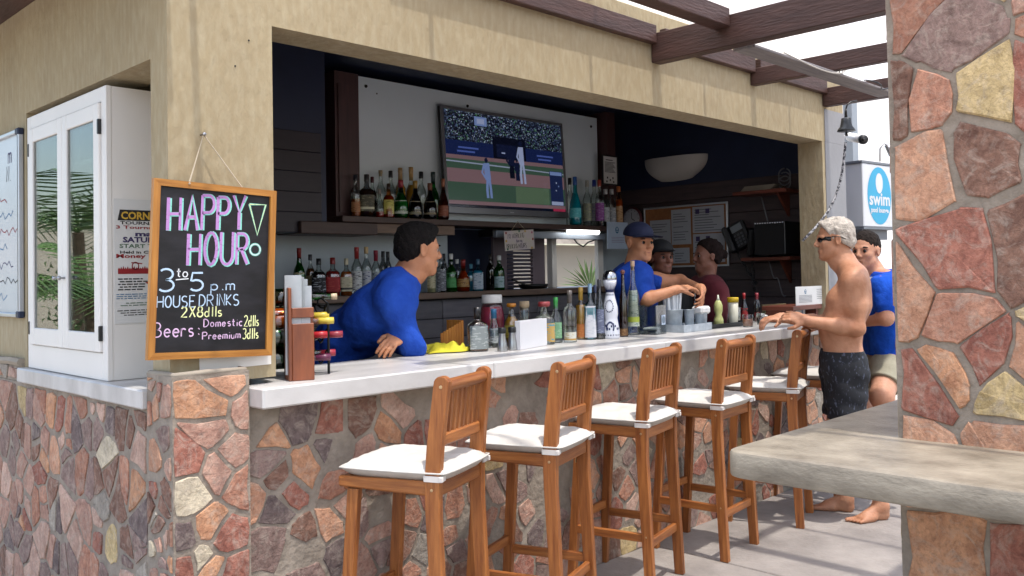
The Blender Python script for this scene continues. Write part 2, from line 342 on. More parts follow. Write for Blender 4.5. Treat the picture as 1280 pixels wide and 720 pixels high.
def stonework(parent, origin, U, V, N, w, h, du, dv, weights, seed, gap=.007, proud=.009, maxn=290, inside=None, extra=.6):
    """irregular flat stones set in mortar over a w x h face; every stone is its own object"""
    rn = random.Random(seed); cnt = 0
    O, U, V, N = Vector(origin), Vector(U), Vector(V), Vector(N)
    cells = voronoi(w, h, du, dv, rn, extra)
    def area(p): return abs(sum(p[i][0]*p[(i+1) % len(p)][1]-p[(i+1) % len(p)][0]*p[i][1] for i in range(len(p))))/2
    cells.sort(key=area, reverse=True)
    for poly in cells:
        ar = area(poly)
        if ar < du*dv*.03 or cnt >= maxn: continue
        cx = sum(p[0] for p in poly)/len(poly); cyy = sum(p[1] for p in poly)/len(poly)
        if inside and not inside(cx, cyy): continue
        
        rad = math.sqrt(ar)/2; g = min(gap*rn.uniform(.6, 2.0), rad*.4); k0 = (1-g/rad)*(rn.uniform(.78, .92) if rn.random() < .16 else 1)
        # outline: jittered, corner-cut
        out = []
        n = len(poly)
        for i in range(n):
            a, b = poly[i], poly[(i+1) % n]; L = math.hypot(b[0]-a[0], b[1]-a[1])
            if L < rad*.22: out.append(((a[0]+b[0])/2, (a[1]+b[1])/2)); continue
            out.append((a[0]+(b[0]-a[0])*.035, a[1]+(b[1]-a[1])*.035))
            if L > rad*.7:
                j = rn.uniform(-.09, .06)*L; t = rn.uniform(.35, .65)
                out.append((a[0]+(b[0]-a[0])*t-(b[1]-a[1])/L*j, a[1]+(b[1]-a[1])*t+(b[0]-a[0])/L*j))
            out.append((a[0]+(b[0]-a[0])*.965, a[1]+(b[1]-a[1])*.965))
        out = [(cx+(p[0]-cx)*k0*rn.uniform(.935, 1.04), cyy+(p[1]-cyy)*k0*rn.uniform(.935, 1.04)) for p in out]
        out = [(min(max(p[0], g*.4), w-g*.4), min(max(p[1], g*.4), h-g*.4)) for p in out]
        n = len(out); ht = proud*rn.uniform(.55, 1.35); tu, tv = rn.uniform(-.018, .018), rn.uniform(-.018, .018)
        vs = []
        for kk, hh in ((1.0, -.012), (.99, ht*.6), (.945, ht)):
            for p in out:
                x, y = cx+(p[0]-cx)*kk, cyy+(p[1]-cyy)*kk
                z = hh+((x-cx)*tu+(y-cyy)*tv if hh > 0 else 0)+(rn.uniform(-.0012, .0012) if hh > 0 else 0)
                vs.append(O+U*x+V*y+N*z-O)
        c0 = len(vs); vs.append(U*cx+V*cyy+N*(ht+rn.uniform(-.0015, .003)))
        ctr = U*cx+V*cyy
        vs = [v-ctr for v in vs]
        fs = [(i*n+k, i*n+(k+1) % n, (i+1)*n+(k+1) % n, (i+1)*n+k) for i in range(2) for k in range(n)]
        fs += [(2*n+k, 2*n+(k+1) % n, c0) for k in range(n)]
        sgn = sum(out[i][0]*out[(i+1) % n][1]-out[(i+1) % n][0]*out[i][1] for i in range(n))
        if (U.cross(V).dot(N) > 0) != (sgn > 0): fs = [f[::-1] for f in fs]
        me = bpy.data.meshes.new('stone'); me.from_pydata([tuple(v) for v in vs], [], fs)
        me.materials.append(rn.choices(SM, weights)[0])
        o = obj('stone', me, parent, O+ctr-(parent.matrix_world.translation if False else Vector((0, 0, 0)))); cnt += 1
    return cnt
def mortar_sheet(mb, origin, U, V, N, w, h, step=.05, amp=.0018, seed=0, thick=.06):
    O, U, V, N = Vector(origin), Vector(U), Vector(V), Vector(N); nu, nv = max(2, int(w/step)), max(2, int(h/step))
    vs = []
    for i in range(nu+1):
        for j in range(nv+1):
            e = 0 if i in (0, nu) or j in (0, nv) else 1
            vs.append(O+U*(w*i/nu)+V*(h*j/nv)+N*(mnoise.noise(Vector((i*.9+seed, j*.9, seed)))*amp*e))
    f = [(i*(nv+1)+j, (i+1)*(nv+1)+j, (i+1)*(nv+1)+j+1, i*(nv+1)+j+1) for i in range(nu) for j in range(nv)]
    if U.cross(V).dot(N) < 0: f = [q[::-1] for q in f]
    mb.add(vs, f)

# ------------------------------------------------------------------ setting
plaster = M('plaster', '918266', .9, col2='a99a7a', scale=1.6, bump=1.4, bscale=34, stretch=(1, 1, .5), detail=8, contrast=(.2, .8), world=True)
def streaky(mt, col, amt=.28):
    n = mt.node_tree.nodes; l = mt.node_tree.links; b = n['Principled BSDF']; src = b.inputs['Base Color'].links[0].from_socket
    g = n.new('ShaderNodeNewGeometry'); mp = n.new('ShaderNodeMapping'); mp.inputs['Scale'].default_value = (24, 24, 7); l.new(g.outputs['Position'], mp.inputs[0])
    nz = n.new('ShaderNodeTexNoise'); nz.inputs['Scale'].default_value = 1.6; nz.inputs['Detail'].default_value = 7; l.new(mp.outputs[0], nz.inputs['Vector'])
    cr = n.new('ShaderNodeValToRGB'); cr.color_ramp.elements[0].position = .42; cr.color_ramp.elements[1].position = .68; l.new(nz.outputs['Fac'], cr.inputs[0])
    ml = n.new('ShaderNodeMath'); ml.operation = 'MULTIPLY'; ml.inputs[1].default_value = amt; l.new(cr.outputs[0], ml.inputs[0])
    mx = n.new('ShaderNodeMixRGB'); mx.inputs[2].default_value = lin(col); l.new(ml.outputs[0], mx.inputs[0]); l.new(src, mx.inputs[1])
    mp2 = n.new('ShaderNodeMapping'); mp2.inputs['Scale'].default_value = (7, 7, .9); l.new(g.outputs['Position'], mp2.inputs[0]); n2 = n.new('ShaderNodeTexNoise'); n2.inputs['Scale'].default_value = 1.1; n2.inputs['Detail'].default_value = 9; n2.inputs['Distortion'].default_value = .4; l.new(mp2.outputs[0], n2.inputs['Vector'])
    c2 = n.new('ShaderNodeValToRGB'); c2.color_ramp.elements[0].position = .56; c2.color_ramp.elements[1].position = .74; l.new(n2.outputs['Fac'], c2.inputs[0]); m3 = n.new('ShaderNodeMath'); m3.operation = 'MULTIPLY'; m3.inputs[1].default_value = .14; l.new(c2.outputs[0], m3.inputs[0])
    m2 = n.new('ShaderNodeMixRGB'); m2.inputs[2].default_value = lin('665a46'); l.new(m3.outputs[0], m2.inputs[0]); l.new(mx.outputs[0], m2.inputs[1]); l.new(m2.outputs[0], b.inputs['Base Color'])
streaky(plaster, 'c0b89f', .24)
greyplaster = M('grey_plaster', '8f9093', .85, var=.06, scale=3, bump=.4, bscale=30, world=True)
white_marble = M('white_marble', 'b0adaa', .35, col2='ccc9c6', scale=3.2, stretch=(.7, 2.2, 1), detail=9, contrast=(.35, .65), bump=.15, bscale=60, world=True)
navy = M('navy_paint', '1e2640', .5, var=.15, scale=4, bump=.2, bscale=20)
darkplank = M('dark_plank', '3a3034', .5, col2='4e4040', scale=5, stretch=(1, 1, 9), bump=.3, bscale=30, rnd=.2)
maroon = M('maroon_wood', '3a2424', .5, col2='4c3030', scale=5, stretch=(6, 6, .6), bump=.2, bscale=20)
greypanel = M('grey_panel', 'a4aeb4', .55, var=.05, scale=2)
board_grey = M('pale_board', 'dbe7ef', .5, var=.04, scale=1.5)
shelfwood = M('shelf_wood', '6a5548', .55, col2='7d6656', scale=5, stretch=(1, 9, 9), bump=.2, bscale=30)
darkwood = M('dark_wood', '3c2a26', .5, col2='4c3730', scale=5, stretch=(1, 8, 8), bump=.2, bscale=30)
pergwood = M('pergola_paint', '38241f', .6, col2='523730', scale=3, stretch=(1, 1, 7), bump=1.0, bscale=14, detail=8, contrast=(.3, .75), world=True)
pergwood_y = M('pergola_paint_across', '38241f', .6, col2='523730', scale=3, stretch=(5, 1, 7), bump=1.0, bscale=14, detail=8, contrast=(.3, .75), world=True)
greyboard = M('weathered_board', '6d6a6e', .8, col2='8d8784', scale=3, stretch=(1, 14, 5), bump=.9, bscale=14, detail=8, world=True)
floorm = M('paving_concrete', '77706b', .8, col2='a29a93', scale=2.6, bump=1.0, bscale=50, detail=12, contrast=(.3, .72), world=True)
concrete = M('polished_concrete', '645b4e', .42, col2='aba08e', scale=4.5, stretch=(1.6, 1.3, 3), bump=.6, bscale=45, detail=9, contrast=(.25, .75), world=True)
whitewall = M('white_render', 'd4d2cf', .85, var=.03, scale=2, bump=.3, bscale=30, world=True)
black = M('black_plastic', '121214', .4, var=0)
white_paint = M('white_paint', 'e0ddd8', .42, var=.03, scale=3, bump=.12, bscale=20)

# ground
mb = MB(); mb.quad((-60, -60, 0), (80, -60, 0), (80, 60, 0), (-60, 60, 0)); struct('ground', mb, floorm)
mb = MB()                                            # large cast paving panels, separated by shallow joints
rn = random.Random(3)
pave = obj('paving', None); pave['kind'] = 'structure'
for i, xx in enumerate(np.arange(-4.0, 9.1, 1.3)):
    for j, yy in enumerate(np.arange(-6.53, -.04, 1.3)):
        q = MB(); q.box((xx+.004, yy+.004, -.03), (xx+1.296, min(yy+1.296, -.001), .010+rn.uniform(-.0012, .0012)), .004); o = part('panel', q, floorm, pave)
FZ = .01

# bar building
bld = thing('bar_building', 'beige plastered bar building with a wide open serving hatch and dark interior', 'building')
XL, XR, ZO, ZI = .378, 4.672, 2.364, 2.364
TW = .19
def wprism(mb, poly, c0, c1, axis):       # polygon in (y or x, z), extruded along the other horizontal axis
    n = len(poly); f = (lambda p, c: (p[0], c, p[1])) if axis == 'y' else (lambda p, c: (c, p[0], p[1]))
    vs = [f(p, c0) for p in poly]+[f(p, c1) for p in poly]; fs = [tuple(range(n)), tuple(n+k for k in range(n))[::-1]]+[((k+1) % n, k, n+k, n+(k+1) % n) for k in range(n)]
    if axis == 'x': fs = [q[::-1] for q in fs]
    mb.add(vs, fs)
mb = MB()
wprism(mb, [(0, 1.10), (XL, 1.10), (XL, ZO), (5.02, ZO), (5.02, 3.2), (0, 3.2)], 0, .132, 'y')
wprism(mb, [(0, 2.206), (XL-.05, 2.206), (XL-.05, 1.10), (XL, 1.10), (XL, ZO), (5.02, ZO), (5.02, 3.2), (0, 3.2)], .132, TW, 'y'); part('front_wall', mb, plaster, bld)
mb = MB(); mb.box((XR, .0, .9), (4.712, TW, ZO-.001)); part('reveal', mb, plaster, bld)
mb = MB(); mb.box((4.714, -.004, 0), (5.03, TW+.002, ZO-.001)); part('pier', mb, greyplaster, bld)
mb = MB(); mb.box((4.716, -.0045, ZO), (5.032, .02, 2.60)); part('pier_head', mb, greyplaster, bld)
# side wall x=0: opening y .13..1.46, z 1.08..2.205 for the cabinet niche
mb = MB()
wprism(mb, [(TW, 2.206), (1.46, 2.206), (1.46, 0), (6.5, 0), (6.5, 3.2), (TW, 3.2)], 0, .16, 'x')
part('side_wall', mb, plaster, bld)
mb = MB(); mb.box((.34, .192, 0), (.376, 2.3, 3.1)); mb.box((.1602, 1.46, 0), (.339, 1.50, 3.1)); mb.box((.1602, .192, 2.21), (.339, 1.459, 2.3)); mb.box((.002, .2, 0), (.339, 1.459, 1.018)); mb.box((.302, .192, 1.0182), (.339, 1.459, 2.2)); part('niche_wall', mb, plaster, bld); mb = MB(); mb.box((.377, .195, 0), (.40, 2.3, 2.829)); part('inner_end_wall', mb, navy, bld)
# interior shell
YB = 1.95
mb = MB(); mb.box((.402, .1922, 2.83), (5.10, 2.3, 2.9)); part('ceiling', mb, navy, bld)
mb = MB(); mb.box((5.0, .19, 2.19), (5.06, 2.3, 2.83)); part('upper_end_wall', mb, navy, bld)
ew = MB(); ew.box((5.03, .19, 0), (5.06, 2.3, 2.19)); ewo = part('end_wall', ew, black, bld)
rn = random.Random(5)
for k in range(16):
    z0 = k*.137; q = MB(); q.box((5.003+rn.uniform(-.002, .002), .192, z0+.002), (5.03, 2.2, z0+.135), .003); part('plank', q, darkplank, ewo)
mb = MB(); mb.box((.402, YB+.25, 0), (3.70, YB+.31, 2.83)); mb.box((3.70, YB+.25, 1.86), (4.82, YB+.31, 2.83)); mb.box((3.70, YB+.25, 0), (4.82, YB+.31, 1.30)); mb.box((4.82, YB+.25, 0), (5.0, YB+.31, 2.83)); part('back_wall', mb, navy, bld)
# dark wall unit at the left, maroon post, pale board
u = MB(); u.box((.402, 1.75, 1.722), (1.70, 2.19, 2.829)); uo = part('wall_unit', u, navy, bld)
for k in range(5):
    q = MB(); z0 = 1.724+k*.12; q.box((.41, 1.738, z0), (1.66, 1.7498, z0+.117), .002); part('plank', q, M('unit_plank', '262028', .5, col2='302830', scale=5, stretch=(1, 1, 9), rnd=.1), uo)
mb = MB(); mb.box((1.80, 1.80, 1.832), (1.975, 2.19, 2.74)); mb.box((1.82, 1.79, 1.86), (1.90, 1.7999, 2.66)); part('post', mb, maroon, bld)
mb = MB(); mb.box((1.975, 1.985, 1.80), (4.52, 2.19, 2.78))
mb.box((1.702, 2.0, 1.80), (1.80, 2.19, 2.82)) if False else None; part('pale_board', mb, board_grey, bld)
for sx_, sz_ in ((2.16, 2.72), (3.05, 2.70), (4.44, 2.70)):
    q = MB(); q.at((sx_, 1.984, sz_), rx=R(90)); q.lathe([(.012, 0), (.010, .006)], 8); part('screw', q, black, bld)
mb = MB(); mb.box((4.55, 1.90, 1.80), (4.66, 2.19, 2.829)); part('post', mb, maroon, bld)
mb = MB(); mb.box((.402, 2.0, 1.30), (1.9, 2.18, 1.722)); mb.box((1.9, 2.0, 1.30), (2.85, 2.18, 1.76)); 
part('splashback', mb, greypanel, bld)
mb = MB(); mb.box((.402, 2.0, 0), (4.98, 2.19, 1.29)); mb.box((4.475, 1.945, 1.2905), (4.98, 1.955, 1.79)); part('lower_wall', mb, greypanel, bld)
# TV shelf
mb = MB(); mb.box((1.78, 1.70, 1.792), (4.66, 1.984, 1.830), .003); part('shelf', mb, darkwood, bld)
mb = MB(); mb.box((1.50, 1.705, 1.715), (2.04, 1.984, 1.789), .004); part('shelf_bracket', mb, darkwood, bld)
mb = MB(); mb.box((2.043, 1.74, 1.73), (2.7, 1.984, 1.79)); part('shelf_support', mb, shelfwood, bld)
# lower back shelf and plank front
mb = MB(); mb.box((.404, 1.72, 1.297), (4.45, 1.998, 1.338), .004); part('back_shelf', mb, shelfwood, bld)
lo = MB(); lo.box((.404, 1.79, 0), (4.45, 1.80, 1.295)); loo = part('back_counter_front', lo, black, bld)
gp = M('grey_plank', '5e5b60', .6, col2='716d70', scale=5, stretch=(1, 8, 8), bump=.3, bscale=25, rnd=.18)
for k in range(10):
    for i in range(4):
        q = MB(); q.box(((.775 if i else .41)+i*.92, 1.776, k*.129+.002), (.775+i*.92+.916, 1.79, k*.129+.126), .003); part('plank', q, gp, loo)
# window to outside with frame, louvred shutter
wf = thing('louvred_shutter', 'mauve louvred wooden shutter beside the bright window behind the bar', 'shutter', (3.30, 2.0, 1.338))
mv = M('mauve_paint', '6d6068', .5, var=.06, scale=4)
q = MB(); q.box((0, 0, 0), (.14, .03, .45), .003); part('stile', q, mv, wf)
q = MB(); q.box((.42, 0, 0), (.56, .03, .45), .003); part('stile', q, mv, wf)
lv = None
for k in range(15):
    q = MB(); q.at((.28, .012, .02+k*.029), rx=R(-35)); q.box((-.139, -.014, -.003), (.139, .014, .003)); 
    if lv is None: lv = part('louvre', q, mv, wf)
    else:
        o = lv.copy(); COL.objects.link(o); o.location = (0, 0, k*.029)
winf = thing('window_frame', 'off white window frame open to the bright yard behind the bar', 'window', (0, 0, 0))
q = MB(); q.box((3.87, 1.93, 1.338), (3.925, 1.99, 1.80), .003); part('jamb', q, white_paint, winf)
q = MB(); q.box((4.40, 1.90, 1.30), (4.47, 1.94, 1.80), .003); part('jamb', q, white_paint, winf)
q = MB(); q.box((3.72, 2.02, 1.30), (4.80, 2.28, 1.337), .003); part('sill', q, white_paint, winf)
# bar room floor, coloured pale to bounce light into the room
mb = MB(); mb.box((.402, .142, 0), (5.0, 2.0, .012)); struct('bar_floor', mb, M('bar_floor', 'a09a94', .7), label='concrete floor inside the bar, made pale to bounce light')

# eave over the side wall
ev = MB(); ev.box((-.55, -.2, 2.68), (-.002, 5, 2.78)); ev.box((-.60, -.2, 2.66), (-.552, 5, 2.86)); solo('eave', ev, pergwood_y, 'dark purple brown eave running along the top of the plastered side wall', 'eave')

# stone side wall (x<=0) with sill
SX, SY = -.012, -.03
sw = thing('side_stone_wall', 'stone clad side wall under the white cabinet, irregular reddish stones in grey mortar', 'stone wall')
mb = MB(); mortar_sheet(mb, (SX, 4.4, 0), (0, -1, 0), (0, 0, 1), (-1, 0, 0), 4.26, 1.015, seed=1); mb.box((SX+.002, .14, .001), (.15, 4.4, 1.016))
mb.box((SX, 1.50, 1.018), (.0, 4.4, 1.10)); b1 = part('mortar_bed', mb, mortar, sw)
stonework(sw, (SX, 3.1, 0), (0, -1, 0), (0, 0, 1), (-1, 0, 0), 2.95, 1.012, .115, .20, WT_SIDE, 11, gap=.0065, proud=.005, maxn=230)
stonework(sw, (SX-.001, 3.1, 1.016), (0, -1, 0), (0, 0, 1), (-1, 0, 0), 1.58, .075, .11, .07, WT_SIDE, 12, gap=.010, proud=.010, maxn=30)
capm = M('mortar_cap', '9a8f80', .9, var=.1, scale=8, bump=1.5, bscale=20)
mb = MB(); mb.tube([(SX-.002, 4.4-k*.145, 1.102+.004*math.sin(k*1.7)) for k in range(21)], .018, 6); part('mortar_cap', mb, capm, sw)
# front corner pier
cp = thing('corner_stone_pier', 'low stone pier at the building corner under the chalkboard', 'stone pier')
PX0, PX1, PY = -.02, .243, -.062
mb = MB(); mortar_sheet(mb, (PX0, PY, 0), (1, 0, 0), (0, 0, 1), (0, -1, 0), PX1-PX0, 1.14, seed=3)
mortar_sheet(mb, (PX0, .135, 0), (0, -1, 0), (0, 0, 1), (-1, 0, 0), .135-PY, 1.14, seed=4)
mb.box((PX0+.002, PY+.002, .001), (PX1-.001, -.0001, 1.139)); mb.box((PX0+.002, -.0001, .001), (-.0005, .134, 1.139)); part('mortar_bed', mb, mortar, cp)
stonework(cp, (PX0, PY, 0), (1, 0, 0), (0, 0, 1), (0, -1, 0), PX1-PX0, 1.13, .13, .14, WT_FRONT, 21, gap=.0045, proud=.005)
stonework(cp, (PX0, .133, 0), (0, -1, 0), (0, 0, 1), (-1, 0, 0), .133-PY, 1.13, .07, .16, WT_SIDE, 22, gap=.009, proud=.006)
mb = MB(); mb.tube([(PX0+.01, .134, 1.14), (PX0+.008, .03, 1.143), (PX0+.012, PY+.010, 1.141), (.1, PY+.006, 1.144), (PX1-.01, PY+.01, 1.140), (PX1-.006, -.004, 1.14)], .010, 7); part('mortar_cap', mb, capm, cp, True)
# bar counter
bc = thing('bar_counter', 'long bar counter with white marble top and stone clad front', 'bar counter')
bw = MB(); mortar_sheet(bw, (PX1-.002, SY, 0), (1, 0, 0), (0, 0, 1), (0, -1, 0), 5.02-PX1, 1.007, seed=5); bw.box((PX1, SY+.002, .001), (5.01, .14, 1.006)); bwo = part('stone_front', bw, mortar, bc)
stonework(bwo, (PX1, SY, 0), (1, 0, 0), (0, 0, 1), (0, -1, 0), 4.75, 1.004, .142, .142, WT_FRONT, 31, gap=.0048, proud=.005, maxn=297, extra=.95)
ct = MB()
xs = [.243, 1.30, 2.52, 3.74, 5.02]
cto = None
for i in range(4):
    q = MB(); q.box((xs[i]+.0008, -.155, 1.010), (xs[i+1]-.0008, .44 if i else .0-.002, 1.08 if i else 1.0805), .006)
    if i == 0: q.box((XL+.002, -.012, 1.010), (xs[1]-.0008, .44, 1.0805), .004); 
    part('marble_slab', q, white_marble, bc)
# sills
sl = thing('marble_sill', 'white marble sill in two lengths under the wall cabinet', 'sill')
q = MB(); q.box((-.035, .62, 1.020), (.30, 1.49, 1.082), .005); part('sill_slab', q, white_marble, sl)
q = MB(); q.box((-.038, .137, 1.019), (.30, .617, 1.084), .005); part('sill_slab', q, white_marble, sl)

# stone column and concrete ledge
sc = thing('stone_column', 'massive square column clad in large red, orange and ochre stones', 'column')
CX0, CX1, CY0, CY1 = 1.212, 1.72, -2.46, -1.905
mb = MB(); mb.box((CX0+.002, CY0+.002, 0), (CX1-.002, CY1-.002, 3.3))
mortar_sheet(mb, (CX0, CY1, 0), (0, -1, 0), (0, 0, 1), (-1, 0, 0), CY1-CY0, 3.3, seed=7, amp=.002)
mortar_sheet(mb, (CX0, CY0, 0), (1, 0, 0), (0, 0, 1), (0, -1, 0), CX1-CX0, 3.3, seed=8, amp=.002)
mortar_sheet(mb, (CX0, CY1, 0), (1, 0, 0), (0, 0, 1), (0, 1, 0), CX1-CX0, 3.3, seed=9, amp=.002); 
mb.tube([(CX0+.012, CY1-.012, z*.3) for z in range(12)], .009, 8)
part('mortar_core', mb, mortar, sc)
stonework(sc, (CX0, CY1-.008, 0), (0, -1, 0), (0, 0, 1), (-1, 0, 0), CY1-CY0-.01, 3.2, .165, .20, WT_COL, 45, gap=.0036, proud=.008, extra=.35)
stonework(sc, (CX0+.01, CY0, 0), (1, 0, 0), (0, 0, 1), (0, -1, 0), CX1-CX0-.02, 3.2, .17, .21, WT_COL, 42, gap=.004, proud=.010)
stonework(sc, (CX0+.01, CY1, 0), (1, 0, 0), (0, 0, 1), (0, 1, 0), CX1-CX0-.02, 3.2, .17, .21, WT_COL, 43, gap=.004, proud=.008)
lg = MB(); NL = 18
zt = .97
def slab(mb, x0, y0, x1, y1, z0, z1, r=.045):
    pts = []
    for cx_, cy_, a0 in ((x1-r, y1-r, 0), (x0+r, y1-r, 90), (x0+r, y0+r, 180), (x1-r, y0+r, 270)):
        pts += [(cx_+r*math.cos(R(a0+t)), cy_+r*math.sin(R(a0+t))) for t in (0, 22, 45, 68, 90)]
    n = len(pts); c = .010; rings = [(c, z0), (c*.3, z0+c*.35), (0, z0+c), (0, z1-c), (c*.3, z1-c*.35), (c, z1)]
    mx, my = (x0+x1)/2, (y0+y1)/2; vs = []
    for ins, z in rings:
        for p in pts:
            sx_ = 1-ins/((x1-x0)/2); sy_ = 1-ins/((y1-y0)/2)
            w_ = mnoise.noise(Vector((p[0]*9, p[1]*9, z*14)))*.0035
            vs.append((mx+(p[0]-mx)*sx_+w_, my+(p[1]-my)*sy_+w_, z))
    fs = [(i*n+k, i*n+(k+1) % n, (i+1)*n+(k+1) % n, (i+1)*n+k) for i in range(len(rings)-1) for k in range(n)]+[tuple(range(n))[::-1], tuple((len(rings)-1)*n+k for k in range(n))]
    mb.add(vs, fs)
slab(lg, .772, -2.95, 2.55, -1.612, zt-.072, zt); o = solo('concrete_ledge', lg, concrete, 'thick polished concrete drinks ledge built round the stone column', 'ledge')
smooth_by_angle(o, 35)

# pergola
pg = thing('pergola', 'dark purple brown timber pergola over the bar front', 'pergola')
def beam(a, b, mt=pergwood, c=.004, name='beam'):
    q = MB(); q.box(a, b, c); return part(name, q, mt, pg)
beam((2.655, -5.5, 2.60), (2.735, -.002, 2.76), pergwood_y, name='girder')
beam((3.70, -5.5, 2.625), (3.76, -.002, 2.73), pergwood_y, name='girder')
beam((4.69, -5.5, 2.615), (4.76, -.002, 2.745), pergwood_y, name='girder')
beam((6.6, -5.5, 2.625), (6.66, -.9, 2.755), pergwood_y, name='girder')
for a, b in ((.9, 2.653), (2.737, 3.698), (3.762, 4.688)):
    beam((a, -.046, 2.700), (b, -.002, 2.80), name='wall_plate')
for yy, hh in ((-.46, .055), (-2.15, .06), (-3.6, .06)):
    beam((1.0, yy-.05, 2.695), (2.653, yy+.045, 2.695+hh+.04), name='purlin')
for a, b in ((2.737, 3.698), (3.762, 4.688)):
    beam((a, -1.25, 2.68), (b, -1.19, 2.74), name='purlin')
    beam((a, -2.05, 2.68), (b, -1.99, 2.74), name='purlin')
beam((4.762, -3.2, 2.66), (6.6, -3.12, 2.74), name='purlin')
beam((2.737, -.60, 2.588), (4.55, -.47, 2.604), greyboard, name='board')
beam((2.64, -5.5, 2.4), (6.7, -5.42, 2.6), name='beam'); 
for xx in (1.2, 2.66, 6.6):
    beam((xx, -5.6, 0), (xx+.1, -5.5, 2.6), name='post')
q = MB(); pts = [(3.0+.05*k, -.62-.05*math.sin(k/14*3.1), 2.60-.05*math.sin(k/14*3.1)) for k in range(15)]+[(3.72, -.60, 2.63), (3.75, -.56, 2.59), (3.78, -.60, 2.63)]
q.tube(pts, .004, 6); part('cable', q, M('pale_cable', 'b8b4ac', .6, var=0), pg, True)
q = MB(); q.tube([(4.0+.04*k, -.62+.02*math.sin(k), 2.60+.015*math.sin(k*.7)) for k in range(14)], .005, 6); part('cable', q, black, pg, True)
# translucent roof sheet
cl = bpy.data.materials.new('roof_sheet'); cl.use_nodes = True; n = cl.node_tree.nodes; l = cl.node_tree.links; n.remove(n['Principled BSDF'])
t1 = n.new('ShaderNodeBsdfTranslucent'); t1.inputs[0].default_value = (.64, .63, .64, 1); t2 = n.new('ShaderNodeBsdfTransparent'); t2.inputs[0].default_value = (1, 1, 1, 1)
d1 = n.new('ShaderNodeBsdfDiffuse'); d1.inputs[0].default_value = (.8, .8, .8, 1)
ma = n.new('ShaderNodeMixShader'); ma.inputs[0].default_value = .2; l.new(t1.outputs[0], ma.inputs[1]); l.new(d1.outputs[0], ma.inputs[2])
mx_ = n.new('ShaderNodeMixShader'); mx_.inputs[0].default_value = .4; l.new(ma.outputs[0], mx_.inputs[1]); l.new(t2.outputs[0], mx_.inputs[2]); l.new(mx_.outputs[0], n['Material Output'].inputs[0])
q = MB(); nx_ = 40
for i in range(nx_):
    x0_ = -2.2+i*.23; x1_ = x0_+.23; zz = lambda x: 2.86+.006*math.sin(x*27)
    q.quad((x0_, -5.7, zz(x0_)), (x1_, -5.7, zz(x1_)), (x1_, -.001, zz(x1_)+.02), (x0_, -.001, zz(x0_)+.02))
part('roof_sheet', q, cl, pg, True)
for k in range(9):
    q = MB(); q.box((-2.0+k*1.03, -5.7, 2.835), (-1.975+k*1.03, -.01, 2.850)); part('roof_seam', q, M('seam_grey', '8d8a8c', .7, var=.05), pg)
# ------------------------------------------------------------------ bar stools
def teak(axis):
    st = {'x': (1, 14, 14), 'y': (14, 1, 14), 'z': (14, 14, 1)}[axis]
    return M('teak_'+axis, '763f1d', .42, col2='b17039', scale=4, stretch=st, bump=.35, bscale=22, rnd=.12, detail=7, contrast=(.3, .72), spec=.45)
TX, TY, TZ = teak('x'), teak('y'), teak('z')
cushm = M('cushion_cloth', 'c2bdb5', .9, col2='d3cfc8', scale=7, bump=2.6, bscale=9, rnd=.03, detail=3)
strapm = M('strap_cloth', 'd6cfc8', .85, var=.04)
screwm = M('brass_screw', 'c9ac86', .35, metal=.8, var=0)
HT, HS, WTt, WS, WF, YT, YF, DS, DF, WF2 = 1.109-FZ, .732-FZ, .160, .166, .170, .037, .024, .322, .378, .166
def leg_mb(sx, pts, w=.030, d=.050):
    """leg swept through (y,z,x) points, rectangular section w x d"""
    q = MB(); vs = []
    for (x, y, z, dd) in pts:
        for a, b in ((-1, -1), (1, -1), (1, 1), (-1, 1)): vs.append((x+a*w/2, y+b*dd/2, z))
    n = len(pts); fs = [(i*4+k, i*4+(k+1) % 4, (i+1)*4+(k+1) % 4, (i+1)*4+k) for i in range(n-1) for k in range(4)]+[(3, 2, 1, 0), tuple(4*(n-1)+k for k in range(4))]
    q.add(vs, fs); return q
def bev(o, w=.004, seg=2):
    b = o.modifiers.new('bevel', 'BEVEL'); b.width = w; b.segments = seg; b.limit_method = 'ANGLE'; b.angle_limit = R(35); b.harden_normals = False
    return o
